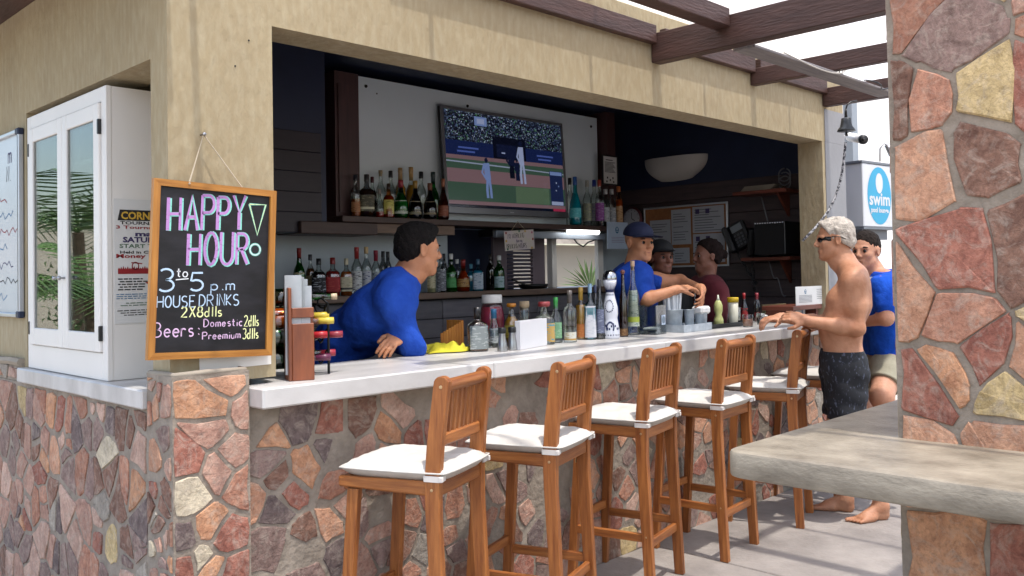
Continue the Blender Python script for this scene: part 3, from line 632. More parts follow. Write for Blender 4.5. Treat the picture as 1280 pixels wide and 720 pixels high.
def make_stool():
    t = thing('bar_stool', 'stool', 'bar stool')
    for sx in (-1, 1):
        x = lambda w: sx*w
        pts = [(x(WF), -YF, 0, .044), (x(WS), .004, HS-.10, .052), (x(WS), .004, HS+.02, .056), (x(.166), -.006, HS+.14, .056)]
        top = HT-.028
        pts += [(x(WTt), -YT+.004, top, .056)]
        for a in (20, 40, 60, 80): pts.append((x(WTt), -YT+.003, top+.028*math.sin(R(a)), .056*math.cos(R(a))+.002))
        o = part('leg', leg_mb(sx, pts), TZ, t); bev(o, .003)
        s_ = MB(); s_.at((x(WS+.0155), .004, HS-.005), ry=R(90*sx)); s_.lathe([(.006, -.002), (.005, .0015), (.002, .002)], 10); part('screw', s_, screwm, o)
        s_ = MB(); s_.at((x(WTt+.0155), -YT+.003, top-.008), ry=R(90*sx)); s_.lathe([(.007, -.002), (.006, .0015), (.002, .002)], 10); part('screw', s_, screwm, o)
        s_ = MB(); s_.at((x(.1835), -YF*.5, .262), ry=R(90*sx)); s_.lathe([(.005, -.002), (.004, .0015)], 8); part('screw', s_, screwm, o)
        q = leg_mb(sx, [(x(WF2), DF, 0, .040), (x(WS-.012), DS+.002, HS-.022, .044)], .030); o = part('leg', q, TZ, t); bev(o, .003)
        # side rail of the seat frame
        q = MB(); q.box((x(WS)-.013, -.02, HS-.028), (x(WS)+.013, DS+.055, HS+.022), .006); q.v = [(v[0], v[1], v[2]+(.012 if v[1] > DS+.03 and v[2] < HS else 0)) for v in q.v]
        part('seat_rail', q, TY, t)
        q = MB(); q.box((x(.166)-.010, -YF+.03, .235), (x(.166)+.010, DF-.018, .272), .003); part('stretcher', q, TY, t)
    q = MB(); q.box((-WS+.014, -.016, HS-.030), (WS-.014, .014, HS+.020), .003); part('seat_rail', q, TX, t)
    q = MB(); q.box((-WS+.014, DS+.022, HS-.030), (WS-.014, DS+.050, HS+.020), .003); part('seat_rail', q, TX, t)
    for k in range(5):
        q = MB(); q.box((-WS+.014, .03+k*.060, HS+.004), (WS-.014, .075+k*.060, HS+.018), .002); part('seat_slat', q, TX, t)
    q = MB(); q.box((-.152, -YF+.012-.010, .205), (.152, -YF+.012+.012, .243), .003); part('stretcher', q, TX, t)
    q = MB(); q.box((-.150, DF-.028, .275), (.150, DF-.006, .313), .003); part('stretcher', q, TX, t)
    # back
    q = MB(); q.at((-.145, -YT+.003, HT-.036), ry=R(90)); q.lathe([(.0225, 0), (.0225, .29)], 14, sy=1.0); o = part('top_rail', q, TX, t); smooth_by_angle(o)
    q = MB(); q.box((-.145, -.024, HS+.135), (.145, .002, HS+.178), .006); part('back_rail', q, TX, t)
    for k in range(8):
        xx = -.119+k*.034; q = leg_mb(1, [(xx, -.012, HS+.170, .012), (xx, -.030, HT-.05, .012)], .015); part('slat', q, TZ, t)
    # cushion: puffed pillow
    q = MB(); nx, ny = 16, 16; W2, y0, y1 = .185, -.052, DS+.058
    zb = HS+.020; vs = []
    def rr(u, v): # rounded square mapping
        return u*(1-.05*v*v*v*v), v*(1-.05*u*u*u*u)
    for side in (1, -1):
        for i in range(nx+1):
            for j in range(ny+1):
                u, v = -1+2*i/nx, -1+2*j/ny; uu, vv = rr(u, v)
                e = (1-abs(u)**5)*(1-abs(v)**5); e = e**.45
                zz = zb+.030+(.030*e+.007*mnoise.noise(Vector((i*.5, j*.5, 2)))*e if side > 0 else -.029*min(1, e*1.4))
                vs.append((uu*W2, (y0+y1)/2+vv*(y1-y0)/2, zz))
    n1 = (nx+1)*(ny+1); fs = []
    for i in range(nx):
        for j in range(ny):
            a = i*(ny+1)+j; f = (a, a+ny+1, a+ny+2, a+1); fs.append(f); fs.append(tuple(n1+k for k in f[::-1]))
    q.add(vs, fs); o = part('cushion', q, cushm, t, True)
    pr = MB(); per = [(rr(u, v)) for u, v in [(-1+2*i/14, -1) for i in range(14)]+[(1, -1+2*i/14) for i in range(14)]+[(1-2*i/14, 1) for i in range(14)]+[(-1, 1-2*i/14) for i in range(15)]]
    pr.tube([(a*W2*1.004, (y0+y1)/2+b*(y1-y0)/2*1.004, zb+.031) for a, b in per], .0035, 6); part('piping', pr, cushm, o, True)
    for sx in (-1, 1):
        q = MB(); x0, x1 = sx*(WS-.017), sx*(WS+.018); ring = [(x0, -.0265), (x1, -.0265), (x1+sx*.002, .036)]
        pts = [(sx*(WS-.02), -.032), (sx*(WS+.017), -.032), (sx*(WS+.019), -.026), (sx*(WS+.019), .03)]
        for a, b in zip(pts[:-1], pts[1:]):
            q.add([(a[0], a[1], zb+.003), (b[0], b[1], zb+.003), (b[0], b[1], zb+.023), (a[0], a[1], zb+.023)], [(0, 1, 2, 3)]); q.add([(a[0]*.985, a[1]+.004, zb+.003), (b[0]*.985, b[1]+.004, zb+.003), (b[0]*.985, b[1]+.004, zb+.023), (a[0]*.985, a[1]+.004, zb+.023)], [(3, 2, 1, 0)])
        q.box((x1-.004, -.040, zb+.004), (x1+.010, -.026, zb+.022), .002)
        part('strap', q, strapm, t)
    for sx in (-1, 1):
        q = MB(); q.box((sx*(WS-.02), .0305, HS-.075), (sx*(WS-.012), .0325, HS-.03)); part('bracket', q, screwm, t)
    return t
SP = [(.804, -.487, .391, 'wooden bar stool with white cushion, nearest the chalkboard end of the bar'),
      (1.374, -.501, .338, 'wooden bar stool with white cushion, second from the chalkboard end of the bar'),
      (2.056, -.437, .233, 'wooden bar stool with white cushion in the middle of the row, third from the chalkboard'),
      (2.678, -.45, .107, 'wooden bar stool with white cushion, fourth from the chalkboard, sunlight on its back slats'),
      (3.411, -.427, .329, 'wooden bar stool with white cushion just left of the shirtless man'),
      (4.06, -.36, .22, 'wooden bar stool with white cushion partly hidden behind the shirtless man')]
st0 = make_stool()
for i, (x, y, r, lb) in enumerate(SP):
    o = st0 if i == 0 else copy_tree(st0)
    o.location = (x, y, FZ); o.rotation_euler = (0, 0, r); tag(o, lb, group='bar stools along the counter')
# ------------------------------------------------------------------ wall cabinet
def frame_thing(o, mat): o.rotation_euler = (0, 0, 0); o.matrix_world = mat; return o
cab = thing('glass_cabinet', 'white wall cabinet with two glazed doors set in the side wall', 'cabinet')
cx0, cx1, cy0, cy1, cz0, cz1 = -.006, .322, .52, 1.425, 1.086, 2.178
q = MB(); q.box((cx0+.02, cy0, cz0), (cx1, cy0+.02, cz1)); q.box((cx0+.02, cy1-.02, cz0), (cx1, cy1, cz1)); q.box((cx0+.02, cy0+.0205, cz1-.022), (cx1, cy1-.0205, cz1)); q.box((cx0+.02, cy0+.0205, cz0), (cx1, cy1-.0205, cz0+.09)); q.box((cx1-.012, cy0+.0205, cz0+.0905), (cx1, cy1-.0205, cz1-.0225))
part('carcass', q, white_paint, cab)
q = MB(); d = .045
q.box((cx0, cy0-.002, cz0-.001), (cx0+.0198, cy0+d, cz1+.001), .002); q.box((cx0, cy1-d, cz0-.001), (cx0+.0198, cy1+.002, cz1+.001), .002)
q.box((cx0, cy0+d+.0003, cz1-.055), (cx0+.0198, cy1-d-.0003, cz1+.001), .002); q.box((cx0, cy0+d+.0003, cz0-.001), (cx0+.0198, cy1-d-.0003, cz0+.10), .002); part('face_frame', q, white_paint, cab)
pane_m = glassm('cabinet_glass', 'e6efe9', refl=.22, rough=.01)
ym = (cy0+cy1)/2-.01
for a, b, hs in ((cy0+d+.003, ym-.002, 0), (ym+.002, cy1-d-.003, 1)):
    z0, z1 = cz0+.103, cz1-.058; x0, x1 = cx0-.010, cx0+.010; s = .052
    q = MB(); q.box((x0, a, z0), (x1, a+s, z1), .003); q.box((x0, b-s, z0), (x1, b, z1), .003); q.box((x0+.0006, a+s+.0003, z1-s-.008), (x1-.0006, b-s-.0003, z1), .003); q.box((x0+.0006, a+s+.0003, z0), (x1-.0006, b-s-.0003, z0+s+.02), .003)
    dr = part('door', q, white_paint, cab)
    q = MB(); q.box((cx0-.002, a+s-.003, z0+s), (cx0+.001, b-s+.003, z1-s)); part('pane', q, pane_m, dr)
    q = MB(); yy = b-.028 if hs == 0 else a+.028; q.at((x0, yy, 1.47), ry=R(-90)); q.lathe([(.004, 0), (.004, .012), (.009, .018), (.008, .026), (.001, .028)], 10); part('knob', q, M('steel', 'a8a8aa', .3, metal=1, var=0), dr, True)
    for zz in (z0+.07, z1-.09):
        q = MB(); yy = a if hs == 0 else b; q.box((x0-.003, yy-.006, zz-.028), (x0+.012, yy+.006, zz+.028), .002); part('hinge', q, black, dr)
for zz in (1.42, 1.67, 1.92):
    q = MB(); q.box((cx0+.03, cy0+.022, zz), (cx1-.014, cy1-.022, zz+.016)); part('shelf', q, white_paint, cab)
wh = M('folded_linen', 'd8d8d6', .9, var=.04)
def roundpile(px_, py_, z, w, dd, h, n): 
    q = MB()
    for k in range(n): q.box((px_-dd/2+.003*k, py_-w/2, z+k*h/n+.001), (px_+dd/2-.002*k, py_+w/2, z+(k+1)*h/n), h/n*.35)
    return q
solo('folded_towels', roundpile(.15, .78, 1.1765, .24, .18, .12, 4), wh, 'stack of folded white towels low behind the right cabinet door', 'towels')
solo('folded_towels', roundpile(.15, 1.15, 1.1765, .22, .18, .07, 3), wh, 'shorter stack of folded white towels behind the left cabinet door', 'towels')
gl = M('frosted_cup', 'b9c0c0', .3, var=.1)
q = MB(); q.lathe([(.05, 0), (.06, .10), (.062, .18), (.04, .2)], 16); solo('storage_jar', q, gl, 'pale jar on the middle shelf inside the cabinet', 'jar', loc=(.14, .75, 1.687), smooth=True)
q = MB(); q.lathe([(.04, 0), (.045, .12), (.03, .17)], 16); solo('storage_jar', q, M('brown_jar', '6a4a33', .4), 'brown jar on the upper shelf inside the cabinet', 'jar', loc=(.14, 1.1, 1.937), smooth=True)

# tournament poster on the cabinet side (faces -Y)
def wallframe(o, origin, roll=0, rz=0):
    o.matrix_world = Matrix.Translation(origin) @ Matrix.Rotation(rz, 4, 'Z') @ Matrix.Rotation(roll, 4, 'Y') @ Matrix.Rotation(R(90), 4, 'X'); return o
paper = M('paper_white', 'd2d2d0', .75, var=.02)
inkblack = M('ink_black', '1c1a1c', .6, var=0); inkred = M('ink_red', '8f1f24', .6, var=0); inkblue = M('ink_blue', '3f6f95', .6, var=0); inkgreen = M('ink_green', '4a6a52', .6, var=0); inkyellow = M('ink_yellow', 'c9a23c', .6, var=0); inkpurple = M('ink_purple', '3a2f5c', .6, var=0)
pos = thing('tournament_poster', 'white tournament poster taped to the cabinet side beside the chalkboard', 'poster')
pw = P(147, 262, 'y', .515); ptop = P(147, 255, 'y', .515).z; pbot = P(147, 405, 'y', .515).z
wallframe(pos, (pw.x-.012, .518, pbot)); PHH = ptop-pbot
q = MB(); q.box((0, 0, 0), (.27, PHH+.02, .0012)); part('sheet', q, paper, pos)
def py_(yc): return P(165, 240+yc/4.24, 'y', .515).z-pbot
q = MB(); mats = [inkblack, inkred, inkblue, inkgreen, inkyellow, inkpurple]
yb, yt = py_(152), py_(95); q.add([(.012, yb, .002), (.25, yb, .002), (.255, yt, .002), (.02, yt, .002)], [(0, 1, 2, 3)], 0)
typeset(q, 'CORN HOLE', .024, yb+.006, (yt-yb)*.95, 4, .0028, width=.21, bold=.0012)
def line(txt, a, b, mi, x=.012, w=None, bold=.0004):
    y0, y1 = py_(b), py_(a); typeset(q, txt, x, y0, (y1-y0)*1.38, mi, .0022, width=w, bold=bold)
line('TOURNAMENT', 155, 172, 0, .02, .21); line('3 Tournaments', 178, 195, 1, .006, .22); line('main', 208, 233, 5, .075, .10, .001); line('SATURDAY', 238, 266, 5, .03, .19, .001)
line('START TIME', 275, 296, 3, .018, .17); line('Held in Challenge', 311, 326, 0, .02, .19); line('Money Prizes', 328, 349, 1, .006, .21, .0006)
for k in range(26):
    x = .012+k*.0078; hh = .006+.008*((k*7) % 5)/5; y0 = py_(434); q.add([(x, y0, .002), (x+.0078, y0, .002), (x+.0078, y0+.018, .002), (x+.004, y0+.018+hh, .002), (x, y0+.018, .002)], [(0, 1, 2, 3, 4)], 1)
q.ribbon(arc(.075, py_(392), .012, .014, 0, 360, 12), .004, .002, 1); q.ribbon([(.06, py_(374)), (.10, py_(380))], .004, .002, 1)
q.add([(.11, py_(482), .002), (.135, py_(500), .002), (.155, py_(470), .002), (.14, py_(462), .002)], [(0, 1, 2, 3)], 1)
rn = random.Random(9)
def smudge(a, b, mi, x, w):      # print too small to read in the photograph: short dashes of ink
    y0, y1 = py_(b), py_(a)
    while w > .012: L = rn.uniform(.008, .026); q.box((x, y0+.001, .0020), (x+min(L, w), y1-.001, .0024), mi=mi); x += L+.004; w -= L+.004
for i in range(5): smudge(456+i*14, 465+i*14, 0, .012+.006*(i % 2), .10)
for i in range(3): smudge(538+i*11, 545+i*11, 2, .006, .23)
for i in range(2): smudge(585+i*12, 592+i*12, 3, .04-.02*i, .18)
for i in range(3): smudge(624+i*12, 631+i*12, 0, .008+.012*i, .22-.03*i)
part('printing', q, mats, pos)

# ------------------------------------------------------------------ chalkboard
oak = lambda ax: M('oak_'+ax, '8f5a1f', .45, col2='b9803a', scale=4, stretch={'x': (1, 16, 16), 'y': (16, 1, 16)}[ax], bump=.2, bscale=20, contrast=(.3, .7))
cb = thing('chalkboard', 'happy hour chalkboard in an oak frame hanging from a nail on the pier', 'chalkboard')
BW, BH = .427, .580
wallframe(cb, (-.0935, -.036, 1.199), roll=R(2.5))
fr = .022
def mitre(a, b, c_, d_, mt, nm='frame_rail'):
    q = MB(); q.prism([a, b, c_, d_], 0, .020, c=0); o = part(nm, q, mt, cb); return o
mitre((0, 0), (BW, 0), (BW-fr, fr), (fr, fr), oak('x')); mitre((0, BH), (fr, BH-fr), (BW-fr, BH-fr), (BW, BH), oak('x'))
mitre((0, .0003), (fr, fr+.0003), (fr, BH-fr-.0003), (0, BH-.0003), oak('y')); mitre((BW, .0003), (BW, BH-.0003), (BW-fr, BH-fr-.0003), (BW-fr, fr+.0003), oak('y'))
q = MB(); q.box((fr-.004, fr-.004, .002), (BW-fr+.004, BH-fr+.004, .0105)); part('slate', q, M('slate_black', '121114', .5, col2='2c2b31', scale=6, detail=8, stretch=(1, 2.5, 1), contrast=(.42, .78), bump=.1, bscale=30, spec=.4), cb)
def U_(x, y):
    t = (x-320)/265; yt = 210+30*t; return t*BW, BH*(1-(y-yt)/(600-yt)) if True else 0
def chalk(q, txt, x0, x1, y0, y1, w, mi, jit=.02, seed=1, gap=1, z=.0112):
    (a, b), (c_, d_) = U_(x0, y1), U_(x1, y1); e = U_((x0+x1)/2, y0)[1]; hh = e-(b+d_)/2
    nat = sum(ADV.get(ch, .5) for ch in txt)-.2; sx = (c_-a)/(nat*hh); scrawl(q, txt, a, b, hh, w, mi, z, gap, sx, jit, (d_-b)/(c_-a), seed)
ck_purple = M('chalk_purple', '3c3a42', .95, col2='b585c0', scale=110, detail=3, contrast=(.18, .42)); ck_teal = M('chalk_teal', '3c3a42', .95, col2='86cfc0', scale=110, detail=3, contrast=(.18, .42)); ck_blue = M('chalk_blue', '3c3a42', .95, col2='b4cbe2', scale=110, detail=3, contrast=(.18, .42))
ck_yellow = M('chalk_yellow', '3c3a42', .95, col2='e2e6a8', scale=110, detail=3, contrast=(.18, .42)); ck_pink = M('chalk_pink', '3c3a42', .95, col2='d4b4d4', scale=110, detail=3, contrast=(.18, .42)); ck_white = M('chalk_white', '3c3a42', .95, col2='dadde0', scale=110, detail=3, contrast=(.18, .42))
q = MB(); cm = [ck_purple, ck_teal, ck_blue, ck_yellow, ck_pink, ck_white]
chalk(q, 'HAPPY', 354, 517, 252, 324, .0150, 1, 0, 3); chalk(q, 'HOUR', 397, 527, 331, 400, .0142, 1, 0, 5)
chalk(q, 'HAPPY', 352, 515, 251, 323, .0102, 0, 0, 3, z=.0116); chalk(q, 'HOUR', 395, 525, 330, 399, .0098, 0, 0, 5, z=.0116)
tri = [U_(525, 268), U_(563, 270), U_(545, 336), U_(525, 268)]; q.ribbon(tri, .008, .0112, 1); q.ribbon(tri, .003, .0118, 3)
cc = U_(541, 368); q.ribbon(arc(cc[0], cc[1], .019, .019, 0, 360, 20), .008, .0112, 1); q.ribbon(arc(cc[0], cc[1], .019, .019, 0, 360, 20), .003, .0118, 5)
chalk(q, '3', 337, 370, 405, 455, .0075, 2); chalk(q, 'to', 374, 396, 404, 424, .004, 5); q.ribbon([U_(372, 430), U_(398, 428)], .0035, .0112, 5); chalk(q, '5', 400, 430, 415, 455, .0075, 2); chalk(q, 'p.m', 446, 498, 430, 455, .0045, 2)
chalk(q, 'HOUSE', 336, 412, 465, 489, .0038, 2); chalk(q, 'DRINKS', 422, 508, 464, 488, .0038, 2); chalk(q, '2X8dlls', 386, 470, 489, 511, .0042, 3)
chalk(q, 'Beers', 332, 411, 522, 552, .0046, 4); chalk(q, ':', 418, 424, 522, 552, .006, 4); chalk(q, 'Domestic', 433, 516, 516, 533, .0034, 4); chalk(q, '2dlls', 521, 554, 512, 535, .0038, 3)
chalk(q, 'Preemium', 431, 513, 544, 560, .0034, 4); chalk(q, '3dlls', 518, 554, 540, 562, .0038, 3)
part('chalk_lettering', q, cm, cb)
nail = P(254, 168, 'y', -.02)
inv = cb.matrix_world.inverted(); nl = inv @ Vector((nail.x, -.022, nail.z))
cordm = M('cord', 'b9ab96', .9, var=.1)
q = MB(); q.tube([(.115, BH-.012, .012), nl, (.312, BH-.012, .012)], .0028, 6); q.tube([(.112, BH-.004, .021), (.115, BH-.008, .0215)], .004, 6); part('cord', q, cordm, cb)
q = MB(); q.at((nail.x, -.001, nail.z), rx=R(90)); q.lathe([(.003, 0), (.003, .026), (.007, .027), (.006, .031)], 10); solo('nail', q, M('steel', 'a8a8aa', .3, metal=1, var=0), 'small nail in the plaster pier holding the chalkboard cord', 'nail', smooth=True)
sh = thing('notice_sheet', 'blank white sheet mostly hidden behind the chalkboard', 'sheet')
a = P(339, 456, 'y', -.004); wallframe(sh, (a.x-.26, -.0015, a.z), roll=R(-.6)); q = MB(); q.box((0, 0, 0), (.26, .36, .003)); part('board', q, white_paint, sh)
for px_, py__ in ((311, 50.5), (294, 82.5), (471, 117)):
    pp = P(px_, py__, 'y', -.001); q = MB(); q.at(tuple(pp), rx=R(90)); q.lathe([(.0035, 0), (.003, .002)], 8); part('screw_hole', q, black, bld)

# whiteboard on the side wall, faces -X
wb = thing('whiteboard', 'whiteboard with faded marker writing hung on the side wall', 'whiteboard')
wb.matrix_world = Matrix.Translation((-.002, 2.55, 1.302)) @ Matrix.Rotation(R(-90), 4, 'Z') @ Matrix.Rotation(R(90), 4, 'X')
q = MB(); q.box((.015, .015, 0), (1.045, .825, .008)); part('panel', q, M('whiteboard_face', 'b9c0c8', .25, var=.03), wb)
al = M('aluminium', 'c2c6cc', .35, metal=.7, var=.03)
for a, b in (((0, 0, 0), (1.06, .018, .022)), ((0, .822, 0), (1.06, .84, .022)), ((0, .0185, 0), (.018, .8215, .022)), ((1.038, .0185, 0), (1.06, .8215, .022))):
    q = MB(); q.box(a, b, .003); part('frame_rail', q, al, wb)
for a, b in (((1.02, -.003, -.001), (1.064, .028, .026)), ((1.02, .812, -.001), (1.064, .843, .026))):
    q = MB(); q.box(a, b, .005); part('corner_cap', q, M('navy_plastic', '1d2740', .5, var=0), wb)
q = MB(); q.box((1.045, .03, .0222), (1.050, .81, .0226)); part('trim_line', q, inkblack, wb)
q = MB(); mats = [inkpurple, inkred, inkblue, inkblack]
scrawl(q, 'm', .86, .70, .09, .007, 0, .0088); scrawl(q, 'N.', .84, .62, .07, .007, 3, .0088)
for i in range(7):
    y = .54-i*.075; pts = [(.45+k*.03, y+.014*math.sin(k*2.3+i*1.7)+.008*math.sin(k*5.1+i)) for k in range(14+3*(i % 3))]; q.ribbon(pts, .005, .0088, (1, 2, 1, 2, 0, 3, 2)[i])
part('marker_writing', q, mats, wb)

# ------------------------------------------------------------------ television
tv = thing('television', 'large wall television showing a baseball game above the bar shelf', 'television')
pTL, pTR, pBL, pBR = P(551, 132, 'y', 1.93), P(705, 155, 'y', 1.93), P(558, 268, 'y', 1.885), P(708, 272, 'y', 1.885)
TVW = (pBR.x-pBL.x+pTR.x-pTL.x)/2; TVH = (pTL.z-pBL.z+pTR.z-pBR.z)/2
x0 = (pBL.x+pTL.x)/2
tv.matrix_world = Matrix.Translation((x0, 1.885, (pBL.z+pBR.z)/2+.002)) @ Matrix.Rotation(R(86.4), 4, 'X') @ Matrix.Rotation(R(.25), 4, 'Z')
bz = M('tv_bezel', '8b8c92', .3, metal=.5, var=.03)
q = MB(); q.box((0, 0, -.035), (TVW, TVH, -.006), .006); part('back_shell', q, black, tv)
t_, bt = .022, .045
for nm, a, b in (('bezel_rail', (0, 0, -.006), (TVW, bt, .008)), ('bezel_rail', (0, TVH-t_, -.006), (TVW, TVH, .008)), ('bezel_rail', (0, bt+.0002, -.006), (t_, TVH-t_-.0002, .008)), ('bezel_rail', (TVW-t_, bt+.0002, -.006), (TVW, TVH-t_-.0002, .008))):
    q = MB(); q.box(a, b, .002); part(nm, q, bz, tv)
q = MB(); q.box((TVW/2-.02, .018, .0081), (TVW/2+.02, .026, .0086)); part('maker_mark', q, M('silver_print', 'b8bac0', .4, var=0), tv)
E_ = 1.0
def em(n_, c, e=E_): 
    mt = M(n_, c, .25, var=0, emit=e*.32); return mt
crowd = bpy.data.materials.new('screen_crowd'); crowd.use_nodes = True; n = crowd.node_tree.nodes; l = crowd.node_tree.links; b = n['Principled BSDF']; b.inputs['Base Color'].default_value = (.01, .01, .015, 1); b.inputs['Roughness'].default_value = .2
tc = n.new('ShaderNodeTexCoord'); vo = n.new('ShaderNodeTexVoronoi'); vo.inputs['Scale'].default_value = 130; l.new(tc.outputs['Object'], vo.inputs['Vector'])
hs = n.new('ShaderNodeSeparateColor'); l.new(vo.outputs['Color'], hs.inputs[0]); cr = n.new('ShaderNodeValToRGB'); l.new(hs.outputs[0], cr.inputs[0])
for p_, c_ in ((.0, '0b0d18'), (.55, '12141f'), (.7, '2a3350'), (.8, '5a6a86'), (.88, '1c2b24'), (.93, 'aab4c8'), (.97, '4b7a52')):
    if p_ == 0: cr.color_ramp.elements[0].color = lin(c_)
    elif p_ == .97: cr.color_ramp.elements[-1].position = p_; cr.color_ramp.elements[-1].color = lin(c_)
    else: e_ = cr.color_ramp.elements.new(p_); e_.color = lin(c_)
l.new(cr.outputs[0], b.inputs['Emission Color']); b.inputs['Emission Strength'].default_value = .35
SMt = [em('scr_dark', '0c0f1d'), crowd, em('scr_wall', '172248'), em('scr_grass', '3b5142'), em('scr_dirt', '7a6062'), em('scr_grass_pale', '54684f'), em('scr_line', '8f98a8'), em('scr_skin', '7286b0'), em('scr_white', '98a2bc'), em('scr_navy', '141a33'), em('scr_panel', '1d2748'), em('scr_red', 'a0304a'), em('scr_wallprint', '4a5c9c')]
sx0, sx1, sy0, sy1 = t_, TVW-t_, bt, TVH-t_
def sc(u, v): return sx0+u*(sx1-sx0), sy1-v*(sy1-sy0)
q = MB()
def scq(u0, v0, u1, v1, mi, z=.0, sk=0):
    a, b_, c_, d_ = sc(u0, v1), sc(u1, v1+sk), sc(u1, v0+sk), sc(u0, v0); q.add([(*a, z), (*b_, z), (*c_, z), (*d_, z)], [(0, 1, 2, 3)], mi)
scq(0, 0, 1, .31, 1); scq(0, .31, 1, .46, 2, 0); scq(0, .46, 1, .50, 4, 0); scq(0, .50, 1, .60, 3, 0); scq(0, .60, 1, .74, 4, 0); scq(0, .74, 1, .93, 3, 0); scq(0, .93, 1, .968, 4); scq(0, .968, 1, 1, 0)
scq(.0, .52, .60, .534, 6, .0004, .02); scq(.58, .54, 1, .552, 6, .0004, .02)
scq(.55, .745, .85, .925, 5, .0004)
scq(.38, .22, .66, .46, 0, .0004); scq(.41, .30, .58, .44, 9, .0006); scq(.45, .385, .48, .40, 8, .0008)
for (u, v, w_) in ((.10, .37, .16), (.09, .41, .14), (.76, .37, .15), (.77, .41, .12)): scq(u, v, u+w_, v+.018, 12, .0004)
scq(.24, .035, .34, .13, 7, .0004); scq(.26, .055, .32, .11, 8, .0006)
def fig(u, v0, v1, wd, mi, mi2, lean=0):
    (x, yt), (_, yb) = sc(u, v0), sc(u, v1); h = yt-yb
    q.ribbon([(x, yt-.14*h), (x+lean, yb+.45*h)], wd*h, .0012, mi); q.ribbon([(x+lean-.02*h, yb+.47*h), (x+lean-.05*h, yb+.2*h), (x+lean-.04*h, yb)], wd*.42*h, .0012, mi2); q.ribbon([(x+lean+.04*h, yb+.47*h), (x+lean+.07*h, yb+.22*h), (x+lean+.08*h, yb)], wd*.4*h, .0012, mi2)
    q.add([(x+a*.06*h, yt-.07*h+b_*.07*h, .0013) for a, b_ in ((1, 0), (.5, .86), (-.5, .86), (-1, 0), (-.5, -.86), (.5, -.86))], [(0, 1, 2, 3, 4, 5)], 9)
    q.ribbon([(x-wd*.4*h, yt-.17*h), (x-wd*.8*h, yt-.38*h), (x-wd*.3*h, yt-.5*h)], wd*.3*h, .0011, mi)
fig(.315, .46, .89, .19, 7, 7, .01); fig(.615, .24, .71, .16, 8, 8, .004); fig(.53, .36, .66, .30, 9, 0, -.004); fig(.575, .45, .68, .34, 9, 9, .0)
scq(.865, .54, .985, .93, 10, .0014); scq(.87, .545, .98, .585, 7, .0016); scq(.87, .885, .98, .925, 8, .0016); scq(.92, .66, .93, .68, 8, .0016); scq(.94, .70, .95, .715, 7, .0016); scq(.915, .75, .925, .765, 8, .0016); scq(.88, .965, .995, .995, 11, .0014)
part('screen', q, SMt, tv)
q = MB(); q.quad((sx0, sy0, .004), (sx1, sy0, .004), (sx1, sy1, .004), (sx0, sy1, .004)); part('glare_panel', q, glassm('screen_glass', 'e4e6ee', refl=.16, rough=.12), tv)
# ------------------------------------------------------------------ inside the bar
steel = M('steel', 'a8a8aa', .3, metal=1, var=0)
hood = thing('range_hood', 'grey steel strip hood under the television shelf', 'hood', (0, 0, 0))
q = MB(); q.box((3.13, 1.78, 1.722), (4.36, 1.82, 1.775), .004); part('front_lip', q, M('hood_grey', '8f97a3', .45, metal=.3, var=.04), hood)
q = MB(); q.box((3.13, 1.82, 1.735), (4.40, 1.98, 1.785), .003); part('body', q, black, hood)
lt = thing('tube_light', 'short white light fitting under the shelf', 'light'); q = MB()
q.at((3.83, 1.72, 1.779), ry=R(90)); q.lathe([(.014, 0), (.02, .01), (.02, .36), (.014, .37)], 12); part('tube', q, M('tube_white', 'e8e8e4', .4, var=0, emit=4), lt, True)
q = MB(); q.tube([(3.98, 1.80, 1.735), (4.03, 1.80, 1.69), (4.10, 1.80, 1.665), (4.16, 1.80, 1.70), (4.24, 1.80, 1.72), (4.30, 1.80, 1.735)], .006, 6); solo('cable', q, black, 'black cable looping below the range hood', 'cable', smooth=True)
q = MB(); q.lathe([(.085, 0), (.105, .004), (.115, .035), (.118, .036), (.105, .010), (0.001, .008)], 24, cap=False); pan = thing('frying_pan', 'black frying pan on the back shelf by the shutter', 'pan', (3.58, 1.86, 1.339)); part('pan_bowl', q, black, pan, True)
q = MB(); q.tube([(-.10, -.02, .03), (-.2, -.04, .055), (-.28, -.06, .075)], [.010, .009, .011], 8, flat=.6); part('handle', q, black, pan, True)
# framed notice, paper notice with blue emblem, hanging sign
def sheet(name, label, cat, px, yplane, mt=paper, th=.003, frame=None):
    (ax, ay), (bx, by), (c_x, c_y) = px  # top-left, top-right, bottom-left
    a, b, c_ = P(ax, ay, 'y', yplane), P(bx, by, 'y', yplane), P(c_x, c_y, 'y', yplane)
    t = thing(name, label, cat); w = b.x-a.x; h = a.z-c_.z
    roll = 0; wallframe(t, (c_.x, yplane, c_.z)); q = MB(); q.box((0, 0, 0), (w, h, th)); part('sheet', q, mt, t)
    if frame:
        for a_, b_ in (((-.012, -.012, -.002), (w+.012, 0, .008)), ((-.012, h, -.002), (w+.012, h+.012, .008)), ((-.012, .0002, -.002), (0, h-.0002, .008)), ((w, .0002, -.002), (w+.012, h-.0002, .008))):
            q = MB(); q.box(a_, b_); part('frame_rail', q, frame, t)
    return t, w, h
t, w, h = sheet('framed_notice', 'small black framed notice right of the television', 'notice', ((754, 195), (771, 196), (754, 229)), 1.88, frame=black)
q = MB(); q.box((w*.2, h*.86, .0034), (w*.7, h*.89, .0038))
for k in range(9): q.box((w*.12, h*(.78-k*.045), .0034), (w*(.88-.1*((k*3) % 4)/2), h*(.80-k*.045), .0038))
for a, b in ((.3, .22), (.7, .22), (.5, .14), (.25, .08), (.75, .08)): q.lathe([(.0, 0)], 3) if 0 else q.box((w*a-.008, h*b-.008, .0034), (w*a+.008, h*b+.008, .0038))
part('printing', q, inkblack, t)
